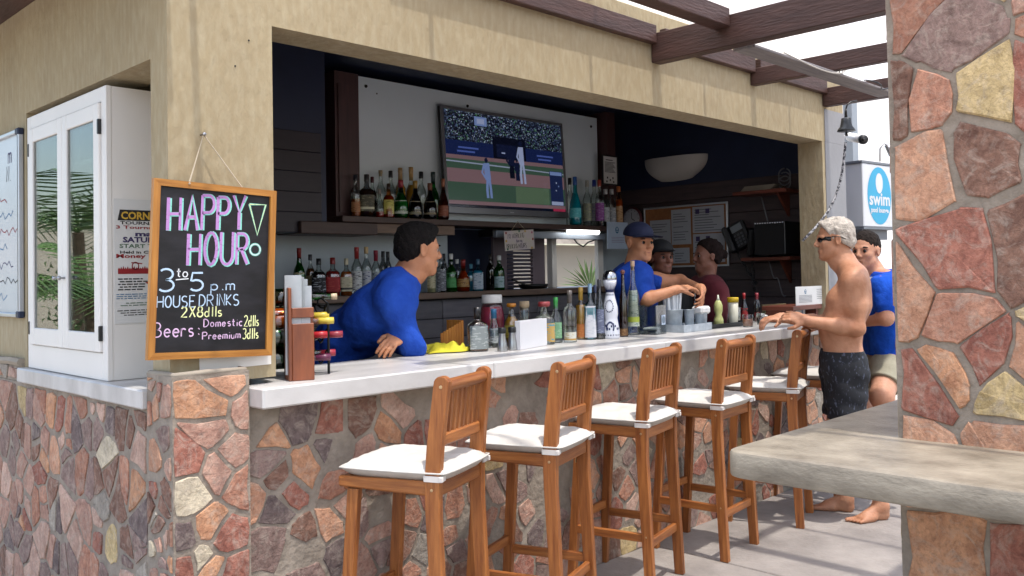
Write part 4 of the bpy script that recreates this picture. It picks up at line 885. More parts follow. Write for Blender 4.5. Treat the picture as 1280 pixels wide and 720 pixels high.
def emblem(q, cx_, cy_, r, z, mi=0, m2=1):
    q.add([(cx_+r*.82*math.cos(R(a)), cy_+r*math.sin(R(a)), z) for a in range(0, 360, 20)], [tuple(range(18))], mi)
    q.add([(cx_+r*.35*math.cos(R(a)), cy_+r*.35+r*.42*math.sin(R(a)), z+.0006) for a in range(0, 360, 30)], [tuple(range(12))], m2)
    q.box((cx_-r*.6, cy_-r*.45, z+.0003), (cx_+r*.6, cy_-r*.25, z+.0009), mi=m2)
tealink = M('ink_teal', '1f5f86', .6, var=0); blupaper = M('paper_bluish', 'a9b8cc', .75, var=.02)
t, w, h = sheet('emblem_notice', 'pale blue sheet with a round emblem hanging at the right end of the shelf', 'notice', ((759, 277), (785, 278), (759, 311)), 1.69, mt=blupaper)
q = MB(); emblem(q, w*.47, h*.70, .028, .0034)
for k in range(4): q.box((w*.2, h*(.42-k*.06), .0034), (w*.8, h*(.44-k*.06), .0038), mi=2)
part('printing', q, [tealink, blupaper, M('ink_pale', '8a7f9a', .6, var=0)], t)
hs_ = thing('hanging_sign', 'small hand lettered sign about working and drinking hung from the television shelf', 'sign')
a = P(629, 289, 'y', 1.675); b = P(666, 285, 'y', 1.675); c_ = P(631, 314, 'y', 1.675); w = b.x-a.x; h = a.z-c_.z
wallframe(hs_, (c_.x, 1.675, c_.z), roll=R(-4)); q = MB(); q.box((0, 0, 0), (w, h, .006), .001); part('plaque', q, M('sign_cream', 'c8c2ae', .7, col2='c9b7c4', scale=9), hs_)
q = MB(); chk = lambda t, x, y, hh, sx, mi: scrawl(q, t, x, y, hh, .0032, mi, .0066, 1, sx)
chk('NO WORKING', w*.10, h*.62, h*.22, .76, 0); chk('during', w*.38, h*.40, h*.17, .8, 1); chk('DRINKING HOURS', w*.05, h*.10, h*.22, .66, 0)
part('lettering', q, [inkblack, inkpurple], hs_)
q = MB()
for k, (x, y, mi) in enumerate(((.06, .9, 0), (.93, .85, 1), (.5, .95, 2), (.05, .5, 3), (.95, .5, 0), (.9, .06, 3), (.08, .08, 2), (.7, .93, 3))): q.add([(w*x+.009*math.cos(R(g)), h*y+.009*math.sin(R(g)), .0068) for g in range(0, 360, 45)], [tuple(range(8))], mi)
part('painted_dots', q, [inkred, M('ink_pink', 'b05a7a', .6, var=0), inkgreen, inkyellow], hs_)
q = MB(); q.tube([(w*.25, h, .003), (w*.48, h+.065, .003), (w*.72, h, .003)], .002, 5); part('cord', q, cordm, hs_)
# ceiling bowl lamp on the end wall (unlit)
bl = thing('wall_lamp', 'large pale bowl shaped lamp shade high on the dark end wall', 'lamp'); yc = 1.50; q = MB(); vs = []; N_ = 22; Mv = 10
for i in range(N_+1):
    t = -1+2*i/N_
    for j in range(Mv+1):
        v = j/Mv; half = .32*(1-.45*v**2.6); ang = t*math.pi/2
        yy = yc+math.sin(ang)*half; zz = 2.43-v*.20*(1-.12*abs(t)**3)-.01*(1-abs(t)); xx = 4.998-math.cos(ang)*.17*(1-.7*v**3)
        vs.append((xx, yy, zz))
q.add(vs, [(i*(Mv+1)+j, i*(Mv+1)+j+1, (i+1)*(Mv+1)+j+1, (i+1)*(Mv+1)+j) for i in range(N_) for j in range(Mv)]); part('shade', q, M('opal_shade', 'b5b3ae', .5, var=.05, scale=3), bl, True)
# corkboard with papers on end wall (faces -X). frame: local x runs toward -Y
def endframe(o, y, z, x=4.998): o.matrix_world = Matrix.Translation((x, y, z)) @ Matrix.Rotation(R(-90), 4, 'Z') @ Matrix.Rotation(R(90), 4, 'X'); return o
ck = thing('notice_board', 'cork and white notice board covered with papers on the dark end wall', 'notice board'); endframe(ck, 1.84, 1.50); CW, CH = .83, .50
q = MB(); q.box((0, 0, 0), (CW, CH, .012)); part('cork_panel', q, M('cork', '7d4f2e', .9, col2='93623b', scale=30), ck)
for a, b in (((-.015, -.015, 0), (CW+.015, 0, .02)), ((-.015, CH, 0), (CW+.015, CH+.015, .02)), ((-.015, .0002, 0), (0, CH-.0002, .02)), ((CW, .0002, 0), (CW+.015, CH-.0002, .02))):
    q = MB(); q.box(a, b, .002); part('frame_rail', q, al, ck)
pp_ = M('notice_paper', 'a8aab2', .8, var=.04)
rn = random.Random(4)
for (x, y, w, h) in ((.05, .08, .22, .32), (.28, .18, .20, .30), (.29, .02, .17, .13), (.50, .27, .31, .22), (.50, .02, .31, .24)):
    q = MB(); q.box((x, y, .0125), (x+w, y+h, .015)); sh_ = part('paper', q, pp_, ck)
    q = MB()
    for k in range(int(h/.022)-1):
        if rn.random() < .85: q.box((x+.02, y+.015+k*.022, .0152), (x+.02+(w-.04)*rn.uniform(.5, 1), y+.021+k*.022, .0156))
    if w > .3: q.box((x+.03, y+h-.06, .0158), (x+.07, y+h-.02, .0160), mi=1); q.box((x+.13, y+h-.06, .0158), (x+.17, y+h-.02, .0160), mi=1)
    part('printing', q, [M('ink_grey', '5f6068', .7, var=0), inkpurple], sh_)
cl_ = thing('wall_clock', 'round clock with dark red rim in the corner above the cap wearing barman', 'clock'); endframe(cl_, 1.98, 1.93); q = MB(); q.lathe([(.10, 0), (.105, .02), (.09, .03)], 28); part('rim', q, M('clock_red', '5a2830', .5), cl_, True)
q = MB(); q.lathe([(.088, .0302), (.088, .031)], 28); part('dial', q, M('dial_grey', '8f9096', .5), cl_)
q = MB(); q.ribbon([(0, 0), (.0, .055)], .006, .032); q.ribbon([(0, 0), (.035, -.02)], .007, .032)
for k in range(12): q.ribbon([(.07*math.cos(R(30*k)), .07*math.sin(R(30*k))), (.08*math.cos(R(30*k)), .08*math.sin(R(30*k)))], .005, .032)
part('hands_and_marks', q, inkblack, cl_)
# phones
def phone(label, y, z, rot):
    t = thing('wall_telephone', label, 'telephone'); t.matrix_world = Matrix.Translation((4.998, y, z)) @ Matrix.Rotation(R(-90), 4, 'Z') @ Matrix.Rotation(R(90), 4, 'X') @ Matrix.Rotation(R(rot), 4, 'Z')
    pm = M('phone_black', '17171b', .35, var=0)
    q = MB(); q.box((-.10, -.11, 0), (.10, .11, .05), .012); part('body', q, pm, t); q = MB(); q.box((-.09, -.115, .052), (-.035, .115, .09), .015); part('handset', q, pm, t)
    q = MB(); q.box((-.02, .035, .0502), (.085, .09, .056), .002); part('display', q, M('phone_display', '7c838a', .3, var=0), t)
    for i in range(3):
        for j in range(4): q = MB(); q.box((-.015+i*.032, -.085+j*.027, .0502), (.008+i*.032, -.068+j*.027, .056), .002); part('key', q, M('phone_key', '55575e', .5, var=0), t)
    q = MB(); q.tube([(-.06+.012*math.sin(k*1.9)+(.05*math.sin(k/24*3.14)), -.11-.30*math.sin(k/24*3.14), .03+.01*math.cos(k*1.9)) for k in range(25)], .005, 5); part('curly_cord', q, pm, t, True)
phone('black desk telephone tilted on the end wall beside the notice board', .90, 1.72, 24); phone('black telephone nearest the shelves on the end wall', .69, 1.66, -8)
# shelves on the end wall near the pier
rw = M('red_shelf_wood', '5a2c20', .5, col2='6d3828', scale=5, stretch=(8, 1, 8))
for lb, z, y0, y1, dpt in (('upper dark red shelf on the end wall holding a paper pile', 2.06, .34, .80, .25), ('lower dark red shelf under the telephones on the end wall', 1.545, .34, .76, .22)):
    t = thing('wall_shelf', lb, 'shelf'); q = MB(); q.box((4.998-dpt, y0, z-.025), (4.997, y1, z), .002); part('shelf_board', q, rw, t)
    q = MB(); q.add([(4.995, y0+.1, z-.026), (4.995-dpt*.7, y0+.1, z-.026), (4.995, y0+.1, z-.2), (4.995, y0+.12, z-.026), (4.995-dpt*.7, y0+.12, z-.026), (4.995, y0+.12, z-.2)], [(0, 1, 2), (5, 4, 3), (0, 3, 4, 1), (1, 4, 5, 2), (2, 5, 3, 0)]); part('bracket', q, rw, t)
q = MB()
for k in range(5): q.box((4.80+.004*k, .50-.01*k, 2.061+k*.009), (4.98, .76-.006*k, 2.069+k*.009), .002)
solo('paper_pile', q, M('old_paper', '8d8478', .8), 'untidy pile of papers on the upper shelf', 'papers')
q = MB(); 
for s_ in range(3): q.tube([(4.85, .40+.05*math.cos(k*.45+s_), 2.11+s_*.03+.05*math.sin(k*.45+s_)) for k in range(14)], .005, 5)
solo('coiled_cable', q, M('grey_cable', '5f6064', .5, var=0), 'coil of grey cable at the end of the upper shelf', 'cable', smooth=True)
q = MB(); q.tube([(4.88, .62-.02*k, 2.02-.05*k-.1*math.sin(k/9*3)) for k in range(10)], .006, 5); q.tube([(4.9, .60-.012*k, 1.52-.022*k+.03*math.sin(k)) for k in range(14)], .005, 5)
solo('loose_cable', q, M('grey_cable', '5f6064', .5, var=0), 'loose pale cables hanging between the end wall shelves', 'cable', smooth=True)
q = MB()
for k in range(18): q.add([(4.70, .33+k*.02, 1.80), (4.70, .345+k*.02, 1.80), (4.70, .345+k*.02, 1.815), (4.70, .33+k*.02, 1.815)], [(0, 1, 2, 3)])
mbx = MB(); mbx.box((4.72, .34, 1.56), (4.96, .60, 1.81), .005); kb = thing('black_equipment_box', 'black electronic box with a dotted trim line on the lower shelf', 'box'); part('case', mbx, black, kb)
q = MB(); 
for k in range(12): q.box((4.714, .35+k*.021, 1.798), (4.7195, .36+k*.021, 1.806))
part('dotted_trim', q, M('silver_print', 'b8bac0', .4, var=0), kb)
# red ledge and stand-up menu by the pier
q = MB(); q.box((4.22, .02, 1.165), (4.64, .26, 1.195), .003); q.box((4.24, .04, 1.0815), (4.27, .24, 1.1648)); q.box((4.59, .04, 1.0815), (4.62, .24, 1.1648)); solo('red_shelf_stand', q, rw, 'low dark red wooden shelf stand at the far end of the counter', 'shelf')
mn = thing('standing_menu', 'white standing menu with round emblem by the far pier', 'menu'); a, b, c_ = P(995, 336, 'y', .05), P(1036, 335, 'y', .05), P(997, 361, 'y', .05)
wallframe(mn, (a.x, .06, 1.196), rz=R(-4)); w, h = b.x-a.x, .13; q = MB(); q.box((0, 0, 0), (w, h, .003)); part('card', q, paper, mn); q = MB(); emblem(q, w*.25, h*.72, .016, .0034)
for k in range(6):
    q.box((w*.08, h*(.5-k*.07), .0034), (w*.42, h*(.52-k*.07), .0038), mi=2); q.box((w*.55, h*(.8-k*.1), .0034), (w*.93, h*(.82-k*.1), .0038), mi=2)
part('printing', q, [tealink, paper, M('ink_grey', '5f6068', .7, var=0)], mn)

# ------------------------------------------------------------------ holder, wine rack
hold = thing('menu_holder', 'reddish wooden holder with a slot at the near end of the counter', 'holder', (.447, -.045, 1.081), rz=R(-21))
wd = M('holder_wood', '5e2c16', .4, col2='8a4a28', scale=4, stretch=(5, 5, 1), bump=.15, bscale=15, contrast=(.3, .7), coat=.2)
hx, hy = .04, .055
q = MB(); q.box((-hx, -hy+.04, 0), (-hx+.012, hy+.04, .335), .002); part('tall_side', q, wd, hold)
q = MB(); q.box((-hx+.0125, -hy+.041, 0), (hx+.01, -hy+.053, .205), .002); q.box((-hx+.0125, -hy+.041, .226), (hx+.01, -hy+.053, .262), .002); part('front_board', q, wd, hold)
q = MB(); q.box((hx-.002, -hy+.054, 0), (hx+.01, hy+.04, .262), .002); part('short_side', q, wd, hold)
q = MB(); q.box((-hx+.0125, hy+.028, 0), (hx-.0025, hy+.04, .262), .002); part('back_board', q, wd, hold)
q = MB(); q.box((-hx+.013, -hy+.0545, .203), (hx+.006, -hy+.060, .228)); part('slot_card', q, M('pale_card', 'b9bcc0', .7), hold)
for i, (x, y, zt_, r_) in enumerate(((-.018, .01, .40, 2), (-.004, .03, .392, -3), (.010, .05, .385, 4), (.02, .02, .36, -2))):
    q = MB(); q.at((x, y, 0), rz=R(-26+r_*2)); q.box((-.030, -.0008, .02), (.030, .0008, zt_-.02)); 
    q2 = q; solo('paper_menu', q2, M('menu_paper', 'b4b8bc', .7, col2='a4adb0', scale=14), ('tallest white menu in the wooden holder', 'second white menu in the wooden holder', 'third menu in the wooden holder, pale green print', 'shortest menu at the right of the wooden holder')[i], 'menu', loc=(.447, -.045, 1.081), rz=R(-21))
rk = thing('wine_rack', 'black wrought iron wine rack behind the wooden menu holder', 'rack', (.56, .16, 1.081)); iron = M('wrought_iron', '141414', .4, metal=.6, var=0)
for z in (.035, .115, .205):
    for x in (-.07, .07):
        q = MB(); q.tube([(x, -.10+.2*k/16, z+.03+.028*math.cos(k/16*math.pi*4)) for k in range(17)], .004, 5); part('cradle_wire', q, iron, rk, True)
for x in (-.07, .07):
    for y in (-.105, .105): q = MB(); q.tube([(x, y, 0), (x, y, .27)], .005, 6); part('upright', q, iron, rk)
    q = MB(); q.tube([(x, -.105, .27)]+[(x, -.06+.03*math.sin(k), .27+.02*math.cos(k*.9)) for k in range(6)]+[(x, .105, .27)], .004, 5); part('scroll', q, iron, rk, True)
# ------------------------------------------------------------------ bottles
LQ = dict(amber=('94430f', 'b8601c'), clear=None, green=('1c6b2e', '2a8a40'), dark=('1f120e', '33201a'), gold=('c0821f', 'd69a34'), blue=('3f9fb8', '5ab6cc'), red=('8c1a16', 'a8302c'), brown=('4f2814', '6e4024'), turq=('36b4c2', '54ccd8'), pale=('b8b080', 'c8c098'))
GT = dict(clear='eef3f1', green='66b874', dark='3a302c', blue='a8dce8', amber='e0ae6c', brown='8c5c38', smoke='b4b6b8', turq='7adce4')
def glass_for(k): return glassm('glass_'+k, GT[k], refl=.17, rough=.02)
def liquid_for(k): return M('liquid_'+k, LQ[k][0], .12, col2=LQ[k][1], scale=4, spec=.6)
CAPM = {}
def cap_m(c): return M('cap_'+c, c, .35, var=.04, spec=.6)
def label_m(c, c2): return M('label_%s_%s' % (c, c2), c, .6, col2=c2, scale=22, stretch=(1.6, 1.6, 7), detail=2, contrast=(.56, .62))
# profiles: (radius, height) normalised: body radius 1, total height 1 ; 3rd = squareness
PR = {
 'round': [(.92, 0), (1, .02), (1, .52), (.93, .60), (.55, .70), (.36, .76), (.33, .90), (.36, .905), (.36, .93)],
 'gin': [(.95, 0), (1, .02), (1, .60), (.9, .66), (.42, .70), (.36, .76), (.34, .92)],
 'square': [(.90, 0, 3), (1, .02, 4), (1, .56, 4), (.92, .62, 3), (.45, .69, 1), (.34, .73, 0), (.32, .90, 0)],
 'shoulder': [(.9, 0), (1, .02), (1, .46), (.86, .56), (.45, .68), (.36, .76), (.32, .92)],
 'slim': [(.9, 0), (1, .02), (1, .60), (.75, .70), (.46, .77), (.42, .93)],
 'oval': [(.85, 0, 0, .6), (1, .03, 0, .55), (1, .50, 0, .5), (.85, .60, 0, .5), (.45, .68, 0, .8), (.34, .73, 0, 1), (.32, .90, 0, 1)],
 'bulb': [(.8, 0), (.98, .05), (1, .25), (.92, .42), (.62, .56), (.36, .68), (.30, .90)],
 'tall': [(.9, 0), (1, .02), (.92, .30), (.86, .52), (.62, .62), (.40, .70), (.36, .92)],
 'cone': [(1.0, 0), (1.0, .03), (.78, .42), (.48, .62), (.36, .72), (.33, .92)],
}
def make_bottle(name, label, x, y, z, H, Rr, kind='round', glass='clear', liq='amber', fill=.8, cap='1c1c1e', capk='std', lab=None, rz=None, group='bottles', laydown=None, lz=(.12, .50)):
    t = thing(name, label, 'bottle', (x, y, z), 0, group)
    if laydown: t.rotation_euler = laydown
    pr = PR[kind]
    prof = [((p[0]*Rr, p[1]*H)+tuple(p[2:])) for p in pr]
    rzz = math.atan2(CAM[1]-y, CAM[0]-x)+math.pi/2 if rz is None else rz     # turn label to the customer side
    q = MB(); q.X = Matrix.Rotation(rzz, 4, 'Z'); q.lathe(prof, 20); part('glass', q, glass_for(glass), t, True)
    if liq != 'clear' and fill > 0:
        top = fill*pr[-1][1]*.9; ip = []
        for i, p in enumerate(pr):
            if p[1] <= top: ip.append(((p[0]*.90*Rr), max(p[1], .015)*H)+tuple(p[2:]))
            else:
                a = pr[i-1]; s_ = (top-a[1])/(p[1]-a[1]); ip.append(((a[0]+(p[0]-a[0])*s_)*.90*Rr, top*H)+tuple(a[2:])); break
        q = MB(); q.X = Matrix.Rotation(rzz, 4, 'Z'); q.lathe(ip, 18); part('liquid', q, liquid_for(liq), t, True)
    rn_ = pr[-1][0]*Rr
    q = MB(); z0 = pr[-1][1]*H
    if capk == 'std': q.lathe([(rn_*1.12, z0-.07*H), (rn_*1.15, z0-.065*H), (rn_*1.12, H*.995), (rn_*.9, H)], 14)
    elif capk == 'fat': q.lathe([(rn_*1.5, z0-.02*H), (rn_*1.9, z0), (rn_*1.9, H*.985), (rn_*1.7, H)], 16)
    elif capk == 'cork': q.lathe([(rn_*.85, z0-.05*H), (rn_*.85, z0), (rn_*1.1, z0+.004), (rn_*1.12, H)], 12)
    elif capk == 'ball': q.lathe([(rn_*.9, z0-.02*H)]+[(rn_*1.45*math.sin(R(a))+.0005, z0+rn_*1.4-rn_*1.4*math.cos(R(a))) for a in (30, 60, 90, 120, 150, 178)], 14)
    elif capk == 'foil': q.lathe([(rn_*1.1, z0-.17*H), (rn_*1.1, z0-.02*H), (rn_*1.2, z0-.01*H), (rn_*1.15, H)], 14)
    part('cap', q, cap_m(cap), t, True)
    if lab:
        c1, c2 = lab[:2]; l0, l1 = lz
        q = MB(); q.X = Matrix.Rotation(rzz, 4, 'Z'); n_ = 10; span = 56 if pr[1][2:3] in ((4,), (3,)) else 62; vs = []
        def rad(zz, a):
            for i in range(len(pr)-1):
                if pr[i][1] <= zz <= pr[i+1][1]:
                    s_ = (zz-pr[i][1])/(pr[i+1][1]-pr[i][1]+1e-9); r_ = pr[i][0]+(pr[i+1][0]-pr[i][0])*s_; sq_ = pr[i+1][2] if len(pr[i+1]) > 2 else 0; fy = pr[i+1][3] if len(pr[i+1]) > 3 else 1
                    c, d = math.cos(a), math.sin(a)
                    if sq_: e = 2+sq_; w_ = (abs(c)**e+abs(d)**e)**(-1/e); c, d = c*w_, d*w_
                    return r_*Rr*c*1.02, r_*Rr*d*fy*1.02
            return 0, 0
        for i in range(n_+1):
            a = R(-90-span+2*span*i/n_)
            for zz in (l0, l1): xx, yy = rad(zz, a); vs.append((xx, yy-.0006, zz*H))
        q.add(vs, [(2*i, 2*i+2, 2*i+3, 2*i+1) for i in range(n_)]); lo_ = part('label', q, label_m(c1, c2), t, True)
        if len(lab) > 2:      # band across the label
            vs = []
            for i in range(n_+1):
                a = R(-90-span*.98+2*span*.98*i/n_)
                for zz in (l0+(l1-l0)*.12, l0+(l1-l0)*.26): xx, yy = rad(zz, a); vs.append((xx*1.02, yy*1.02-.0008, zz*H))
            q = MB(); q.X = Matrix.Rotation(rzz, 4, 'Z'); q.add(vs, [(2*i, 2*i+2, 2*i+3, 2*i+1) for i in range(n_)]); part('label_band', q, cap_m(lab[2]), lo_, True)
    return t
def shelf_bottle(label, cx, top, base, wpx, yp, zs, group, **k):
    p = P(cx, (top+base)/2, 'y', yp); a = depth((p.x, yp, zs)); H_ = P(cx, top, 'y', yp).z-zs; return make_bottle(k.pop('name', 'bottle'), label, p.x, yp, zs, H_, wpx/2*a/FPX, group=group, **k)
ZS, ZU, ZC = 1.3385, 1.8305, 1.081
g1 = 'bottles on the lower back shelf'
LB = [
 ('green whiskey bottle with cream label and red cap, far left of the lower back shelf', 374, 310, 365, 15, 1.76, dict(kind='shoulder', glass='green', liq='green', cap='7a1f1c', capk='foil', lab=('b8b38a', '6d7a52'))),
 ('clear bottle with dark cap behind the green whiskey bottle', 388, 318, 362, 12, 1.86, dict(kind='round', liq='brown', cap='2a2a30', lab=('8a7a5a', '3c2a1c'))),
 ('square black labelled whiskey bottle with white print on the lower back shelf', 398.5, 323, 368, 17, 1.78, dict(kind='square', liq='dark', cap='18181a', lab=('1b1c22', 'a9aeb8'))),
 ('square whiskey bottle with a bright red label', 416, 322, 368.5, 18, 1.77, dict(kind='square', liq='red', cap='8a1d1c', lab=('a0242a', 'b8483c'))),
 ('square honey coloured bottle with cream label', 433, 323, 369, 14.5, 1.78, dict(kind='square', liq='amber', cap='c8c0a4', lab=('c9c2a6', 'a49d80', '222222'))),
 ('clear bottle with red cap and white label next to the cream labelled one', 446, 309, 366, 14, 1.79, dict(kind='round', liq='clear', cap='a03030', capk='foil', lab=('c9cccc', '4a4c50'))),
 ('clear bottle with gold cap and patterned label by the barman shoulder', 458, 308.5, 366, 13, 1.80, dict(kind='round', liq='clear', cap='c4a87a', lab=('b9bcc4', '2e3a6a'))),
 ('clear bottle with crimson cap at the barman shoulder', 470, 313, 366, 13, 1.82, dict(kind='round', liq='clear', cap='8c2436', capk='foil', lab=('8f98a2', '3b3f4a'))),
 ('dark capped bottle left of the barman head', 479, 314, 366, 10, 1.88, dict(kind='slim', glass='smoke', liq='clear', cap='1a1c22')),
 ('black capped bottle touching the barman shoulder line', 485, 314.5, 366, 10, 1.82, dict(kind='slim', glass='smoke', liq='clear', cap='16181c')),
 ('bottle with cream label just right of the barman face', 539, 318, 365, 11.5, 1.77, dict(kind='round', liq='pale', cap='2c2c30', lab=('c4bb98', '8a7f5c'))),
 ('clear gin bottle with dense pale pattern, right of the barman face', 551.5, 318, 365, 13, 1.77, dict(kind='gin', liq='clear', cap='5a5e68', lab=('6a6c74', 'b4b8be'), lz=(.05, .58))),
 ('dark slim bottle behind the patterned gin bottle', 555, 317, 364, 9, 1.88, dict(kind='slim', glass='smoke', liq='clear', cap='22242c')),
 ('bright green round shouldered gin bottle with white cap next to the patterned one', 564, 317, 365, 14, 1.775, dict(kind='shoulder', glass='green', liq='green', cap='d8d8d4', lab=('4f9a58', '3c8044'))),
 ('small clear bottle with white cap behind the green gin bottle', 571.5, 324, 364, 9, 1.89, dict(kind='slim', liq='clear', cap='d2d2ce')),
 ('squat amber bottle with red neck and gold badge', 579, 324.5, 365, 17, 1.765, dict(kind='bulb', glass='amber', liq='amber', cap='8c2c2a', capk='foil', lab=('b08a52', '6b3a18'), lz=(.15, .40))),
 ('pale blue square gin bottle, rear one of two', 589, 330, 364.5, 12, 1.84, dict(kind='square', glass='blue', liq='blue', fill=.9, cap='4a88a0')),
 ('pale blue square gin bottle with white label, front one of two', 597.5, 324, 365, 13, 1.77, dict(kind='square', glass='blue', liq='blue', cap='3c5f78', lab=('b4c2cc', '6a86a0'), lz=(.06, .56))),
 ('dim dark bottle between the blue gin and the last green bottle', 613, 318, 364, 11, 1.93, dict(kind='round', glass='dark', liq='dark', cap='3a3230')),
 ('tall green gin bottle with white cap at the right end of the lower back shelf', 624, 319.5, 362.5, 13.5, 1.77, dict(kind='round', glass='green', liq='green', cap='d6d8d4', lab=('a9c0c4', '5f8a78'), lz=(.08, .40))),
]
for lb, cx, tp, bs, w, yp, k in LB: shelf_bottle(lb, cx, tp, bs, w, yp, ZS, g1, **k)
g2 = 'bottles left of the television'
UL = [
 ('clear bottle with black cap and amber liquor at the left end of the television shelf', 444.5, 218.5, 265.5, 12.5, 1.74, dict(kind='round', liq='amber', fill=.5, cap='22222c', lab=('a8744c', '6a3c20'), lz=(.10, .34))),
 ('square dark bottle with cream label band, second on the television shelf', 458.5, 218, 265.5, 18, 1.73, dict(kind='square', glass='smoke', liq='brown', cap='2b2526', lab=('4e4a3a', '8a8468', 'c9c6a8'))),
 ('bottle with maroon cap behind the square dark bottle', 465.5, 221, 264, 11, 1.84, dict(kind='round', liq='dark', cap='4c1f2a')),
 ('tall clear bottle with tan cap in the back row left of the television', 476, 213, 262, 13, 1.90, dict(kind='round', liq='clear', cap='a48f6c', capk='cork')),
 ('low clear faceted bottle with pale amber left of the yellow oval label', 474.5, 236, 266, 12, 1.76, dict(kind='bulb', liq='red', fill=.25, cap='9a938c')),
 ('flat amber bottle with a yellow oval label', 486, 229.5, 266, 14, 1.73, dict(kind='oval', glass='amber', liq='amber', cap='3a2a20', lab=('c9bf62', '8a8436'), lz=(.10, .52))),
 ('tall clear bottle with black cap behind the yellow oval label', 488.5, 213.5, 262, 13, 1.90, dict(kind='round', liq='clear', cap='17171a')),
 ('green round bottle with red cap and white label in the middle of the shelf', 501, 225, 267, 19, 1.72, dict(kind='bulb', glass='green', liq='green', cap='96303a', capk='foil', lab=('b9c4b4', '6f8a74'), lz=(.10, .45))),
 ('tall amber bottle with gold and white cap behind the green round bottle', 500.5, 210, 262, 14, 1.90, dict(kind='round', liq='gold', cap='a8895e', capk='foil')),
 ('tall gold topped yellow bottle in the back row', 514, 209, 262, 15, 1.90, dict(kind='shoulder', liq='gold', cap='b8935a', capk='foil')),
 ('dark round bottle with gold capsule and silver gold label', 519, 226, 267, 17, 1.72, dict(kind='bulb', glass='dark', liq='dark', cap='a8843c', capk='foil', lab=('8f8a78', 'b09a5c'), lz=(.10, .45))),
 ('clear bottle with black cap between two dark bottles, back row', 526.5, 214.5, 262, 13, 1.89, dict(kind='round', liq='clear', cap='18181c')),
 ('dark bottle with oval tan label left of the orange brown bottle', 537.5, 229, 267, 17, 1.72, dict(kind='bulb', glass='dark', liq='dark', cap='7a4a38', capk='foil', lab=('8d8168', '544832'), lz=(.12, .48))),
 ('tall green bottle with dark cap behind the oval tan label', 541.5, 215, 262, 15, 1.90, dict(kind='shoulder', glass='green', liq='green', cap='26383a', capk='foil')),
 ('orange brown pot shaped bottle touching the television edge', 554, 223.5, 267.5, 14, 1.73, dict(kind='bulb', glass='brown', liq='amber', cap='a06248', capk='foil', lab=('8a4a34', '9c6a54'), lz=(.08, .34))),
]
for lb, cx, tp, bs, w, yp, k in UL: shelf_bottle(lb, cx, tp, bs, w, yp, ZU, g2, **k)
g3 = 'bottles right of the television'
UR = [
 ('opaque turquoise bottle with blue cap just right of the television', 719, 221, 273, 16, 1.74, dict(kind='bulb', glass='turq', liq='turq', cap='2f5fa8', lab=('58bcc8', '7fd0d8'), lz=(.15, .35))),
 ('clear bottle with black cap behind the turquoise bottle', 712.5, 222.5, 270, 11, 1.90, dict(kind='round', liq='clear', cap='1a1a1e')),
 ('clear bottle with pale cap right of the turquoise bottle', 734, 225.5, 273, 12, 1.86, dict(kind='round', liq='clear', cap='a9a9a4', lab=('8f9488', 'b4b88c'))),
 ('clear bottle with blue cap in the right shelf group', 743, 225, 273, 12, 1.84, dict(kind='round', liq='clear', cap='2a3f9a', lab=('9a9aa4', '6a6c9a'))),
 ('clear bottle with red cap and purple label in the right shelf group', 749.5, 225, 274, 12, 1.76, dict(kind='round', liq='clear', cap='a84434', lab=('8f4a98', 'b48ac0'))),
 ('short clear bottle with white label, third from the right end', 757, 236.5, 274, 11, 1.74, dict(kind='slim', liq='clear', cap='b4b6b8', lab=('a9aeb4', '7a8088'))),
 ('short clear bottle with grey label, second from the right end', 765, 236.5, 274.5, 11, 1.74, dict(kind='slim', liq='clear', cap='a2a4a8', lab=('8c9098', 'b8bcc0'))),
 ('copper coloured bottle with orange cap at the right end of the television shelf', 773.5, 233, 275, 10.5, 1.73, dict(kind='slim', glass='amber', liq='gold', cap='b0602c', lab=('b8926a', '8a5c34'))),
]
for lb, cx, tp, bs, w, yp, k in UR: shelf_bottle(lb, cx, tp, bs, w, yp, ZU, g3, **k)
def cbottle(label, cx, top, base, wpx, **k):
    p = P(cx, base-1.5, 'z', ZC); a = depth(p); r_ = wpx/2*a/FPX
    dv = Vector((p.x-CAM[0], p.y-CAM[1])).normalized(); x, y = p.x+dv.x*r_*.7, p.y+dv.y*r_*.7; H_ = P(cx, top, 'y', y).z-ZC
    return make_bottle(k.pop('name', 'bottle'), label, x, y, ZC, H_, r_, group='bottles standing on the counter', **k)
cbottle('square whiskey bottle with black cap and grey label beside the steel shakers', 597.5, 384, 441, 24, kind='square', glass='clear', liq='brown', fill=.62, cap='17171a', capk='foil', lab=('7d8484', 'a4aaa8'), lz=(.06, .58), rz=R(-28))
cbottle('ornate clear bottle with blue neck band behind the shakers', 618, 386, 436, 19, kind='cone', liq='clear', cap='2f6f96', capk='foil', lab=('9aa0a0', '3c3c40'))
cbottle('bottle with wide orange cap and red neck behind the white napkin box', 640, 379, 430, 20, kind='shoulder', liq='gold', cap='c07a22', capk='fat', lab=('9a8a34', '7c6a20'), lz=(.12, .45))
cbottle('clear square bottle with red cap and blue orange label right of the napkin box', 681, 377, 432, 26, kind='square', liq='clear', cap='8c3638', capk='fat', lab=('b09050', '3f8aa0'), lz=(.06, .5))
cbottle('clear bottle with green cap and pale green label', 695.5, 371.5, 430, 16, kind='shoulder', liq='clear', cap='3a9a48', capk='foil', lab=('7fae86', 'aac8a4'), lz=(.1, .45))
cbottle('clear bottle with grey and orange cap and white bottom label', 713, 363, 429.5, 17, kind='gin', liq='clear', cap='5b5450', capk='foil', lab=('c4c4ba', 'a8945c', 'b48a3c'), lz=(.03, .2))
cbottle('golden tequila bottle with yellow cap', 727, 359, 426, 15.5, kind='gin', liq='gold', cap='b8933f', capk='foil', lab=('a5602a', 'b87a3c'), lz=(.05, .3))
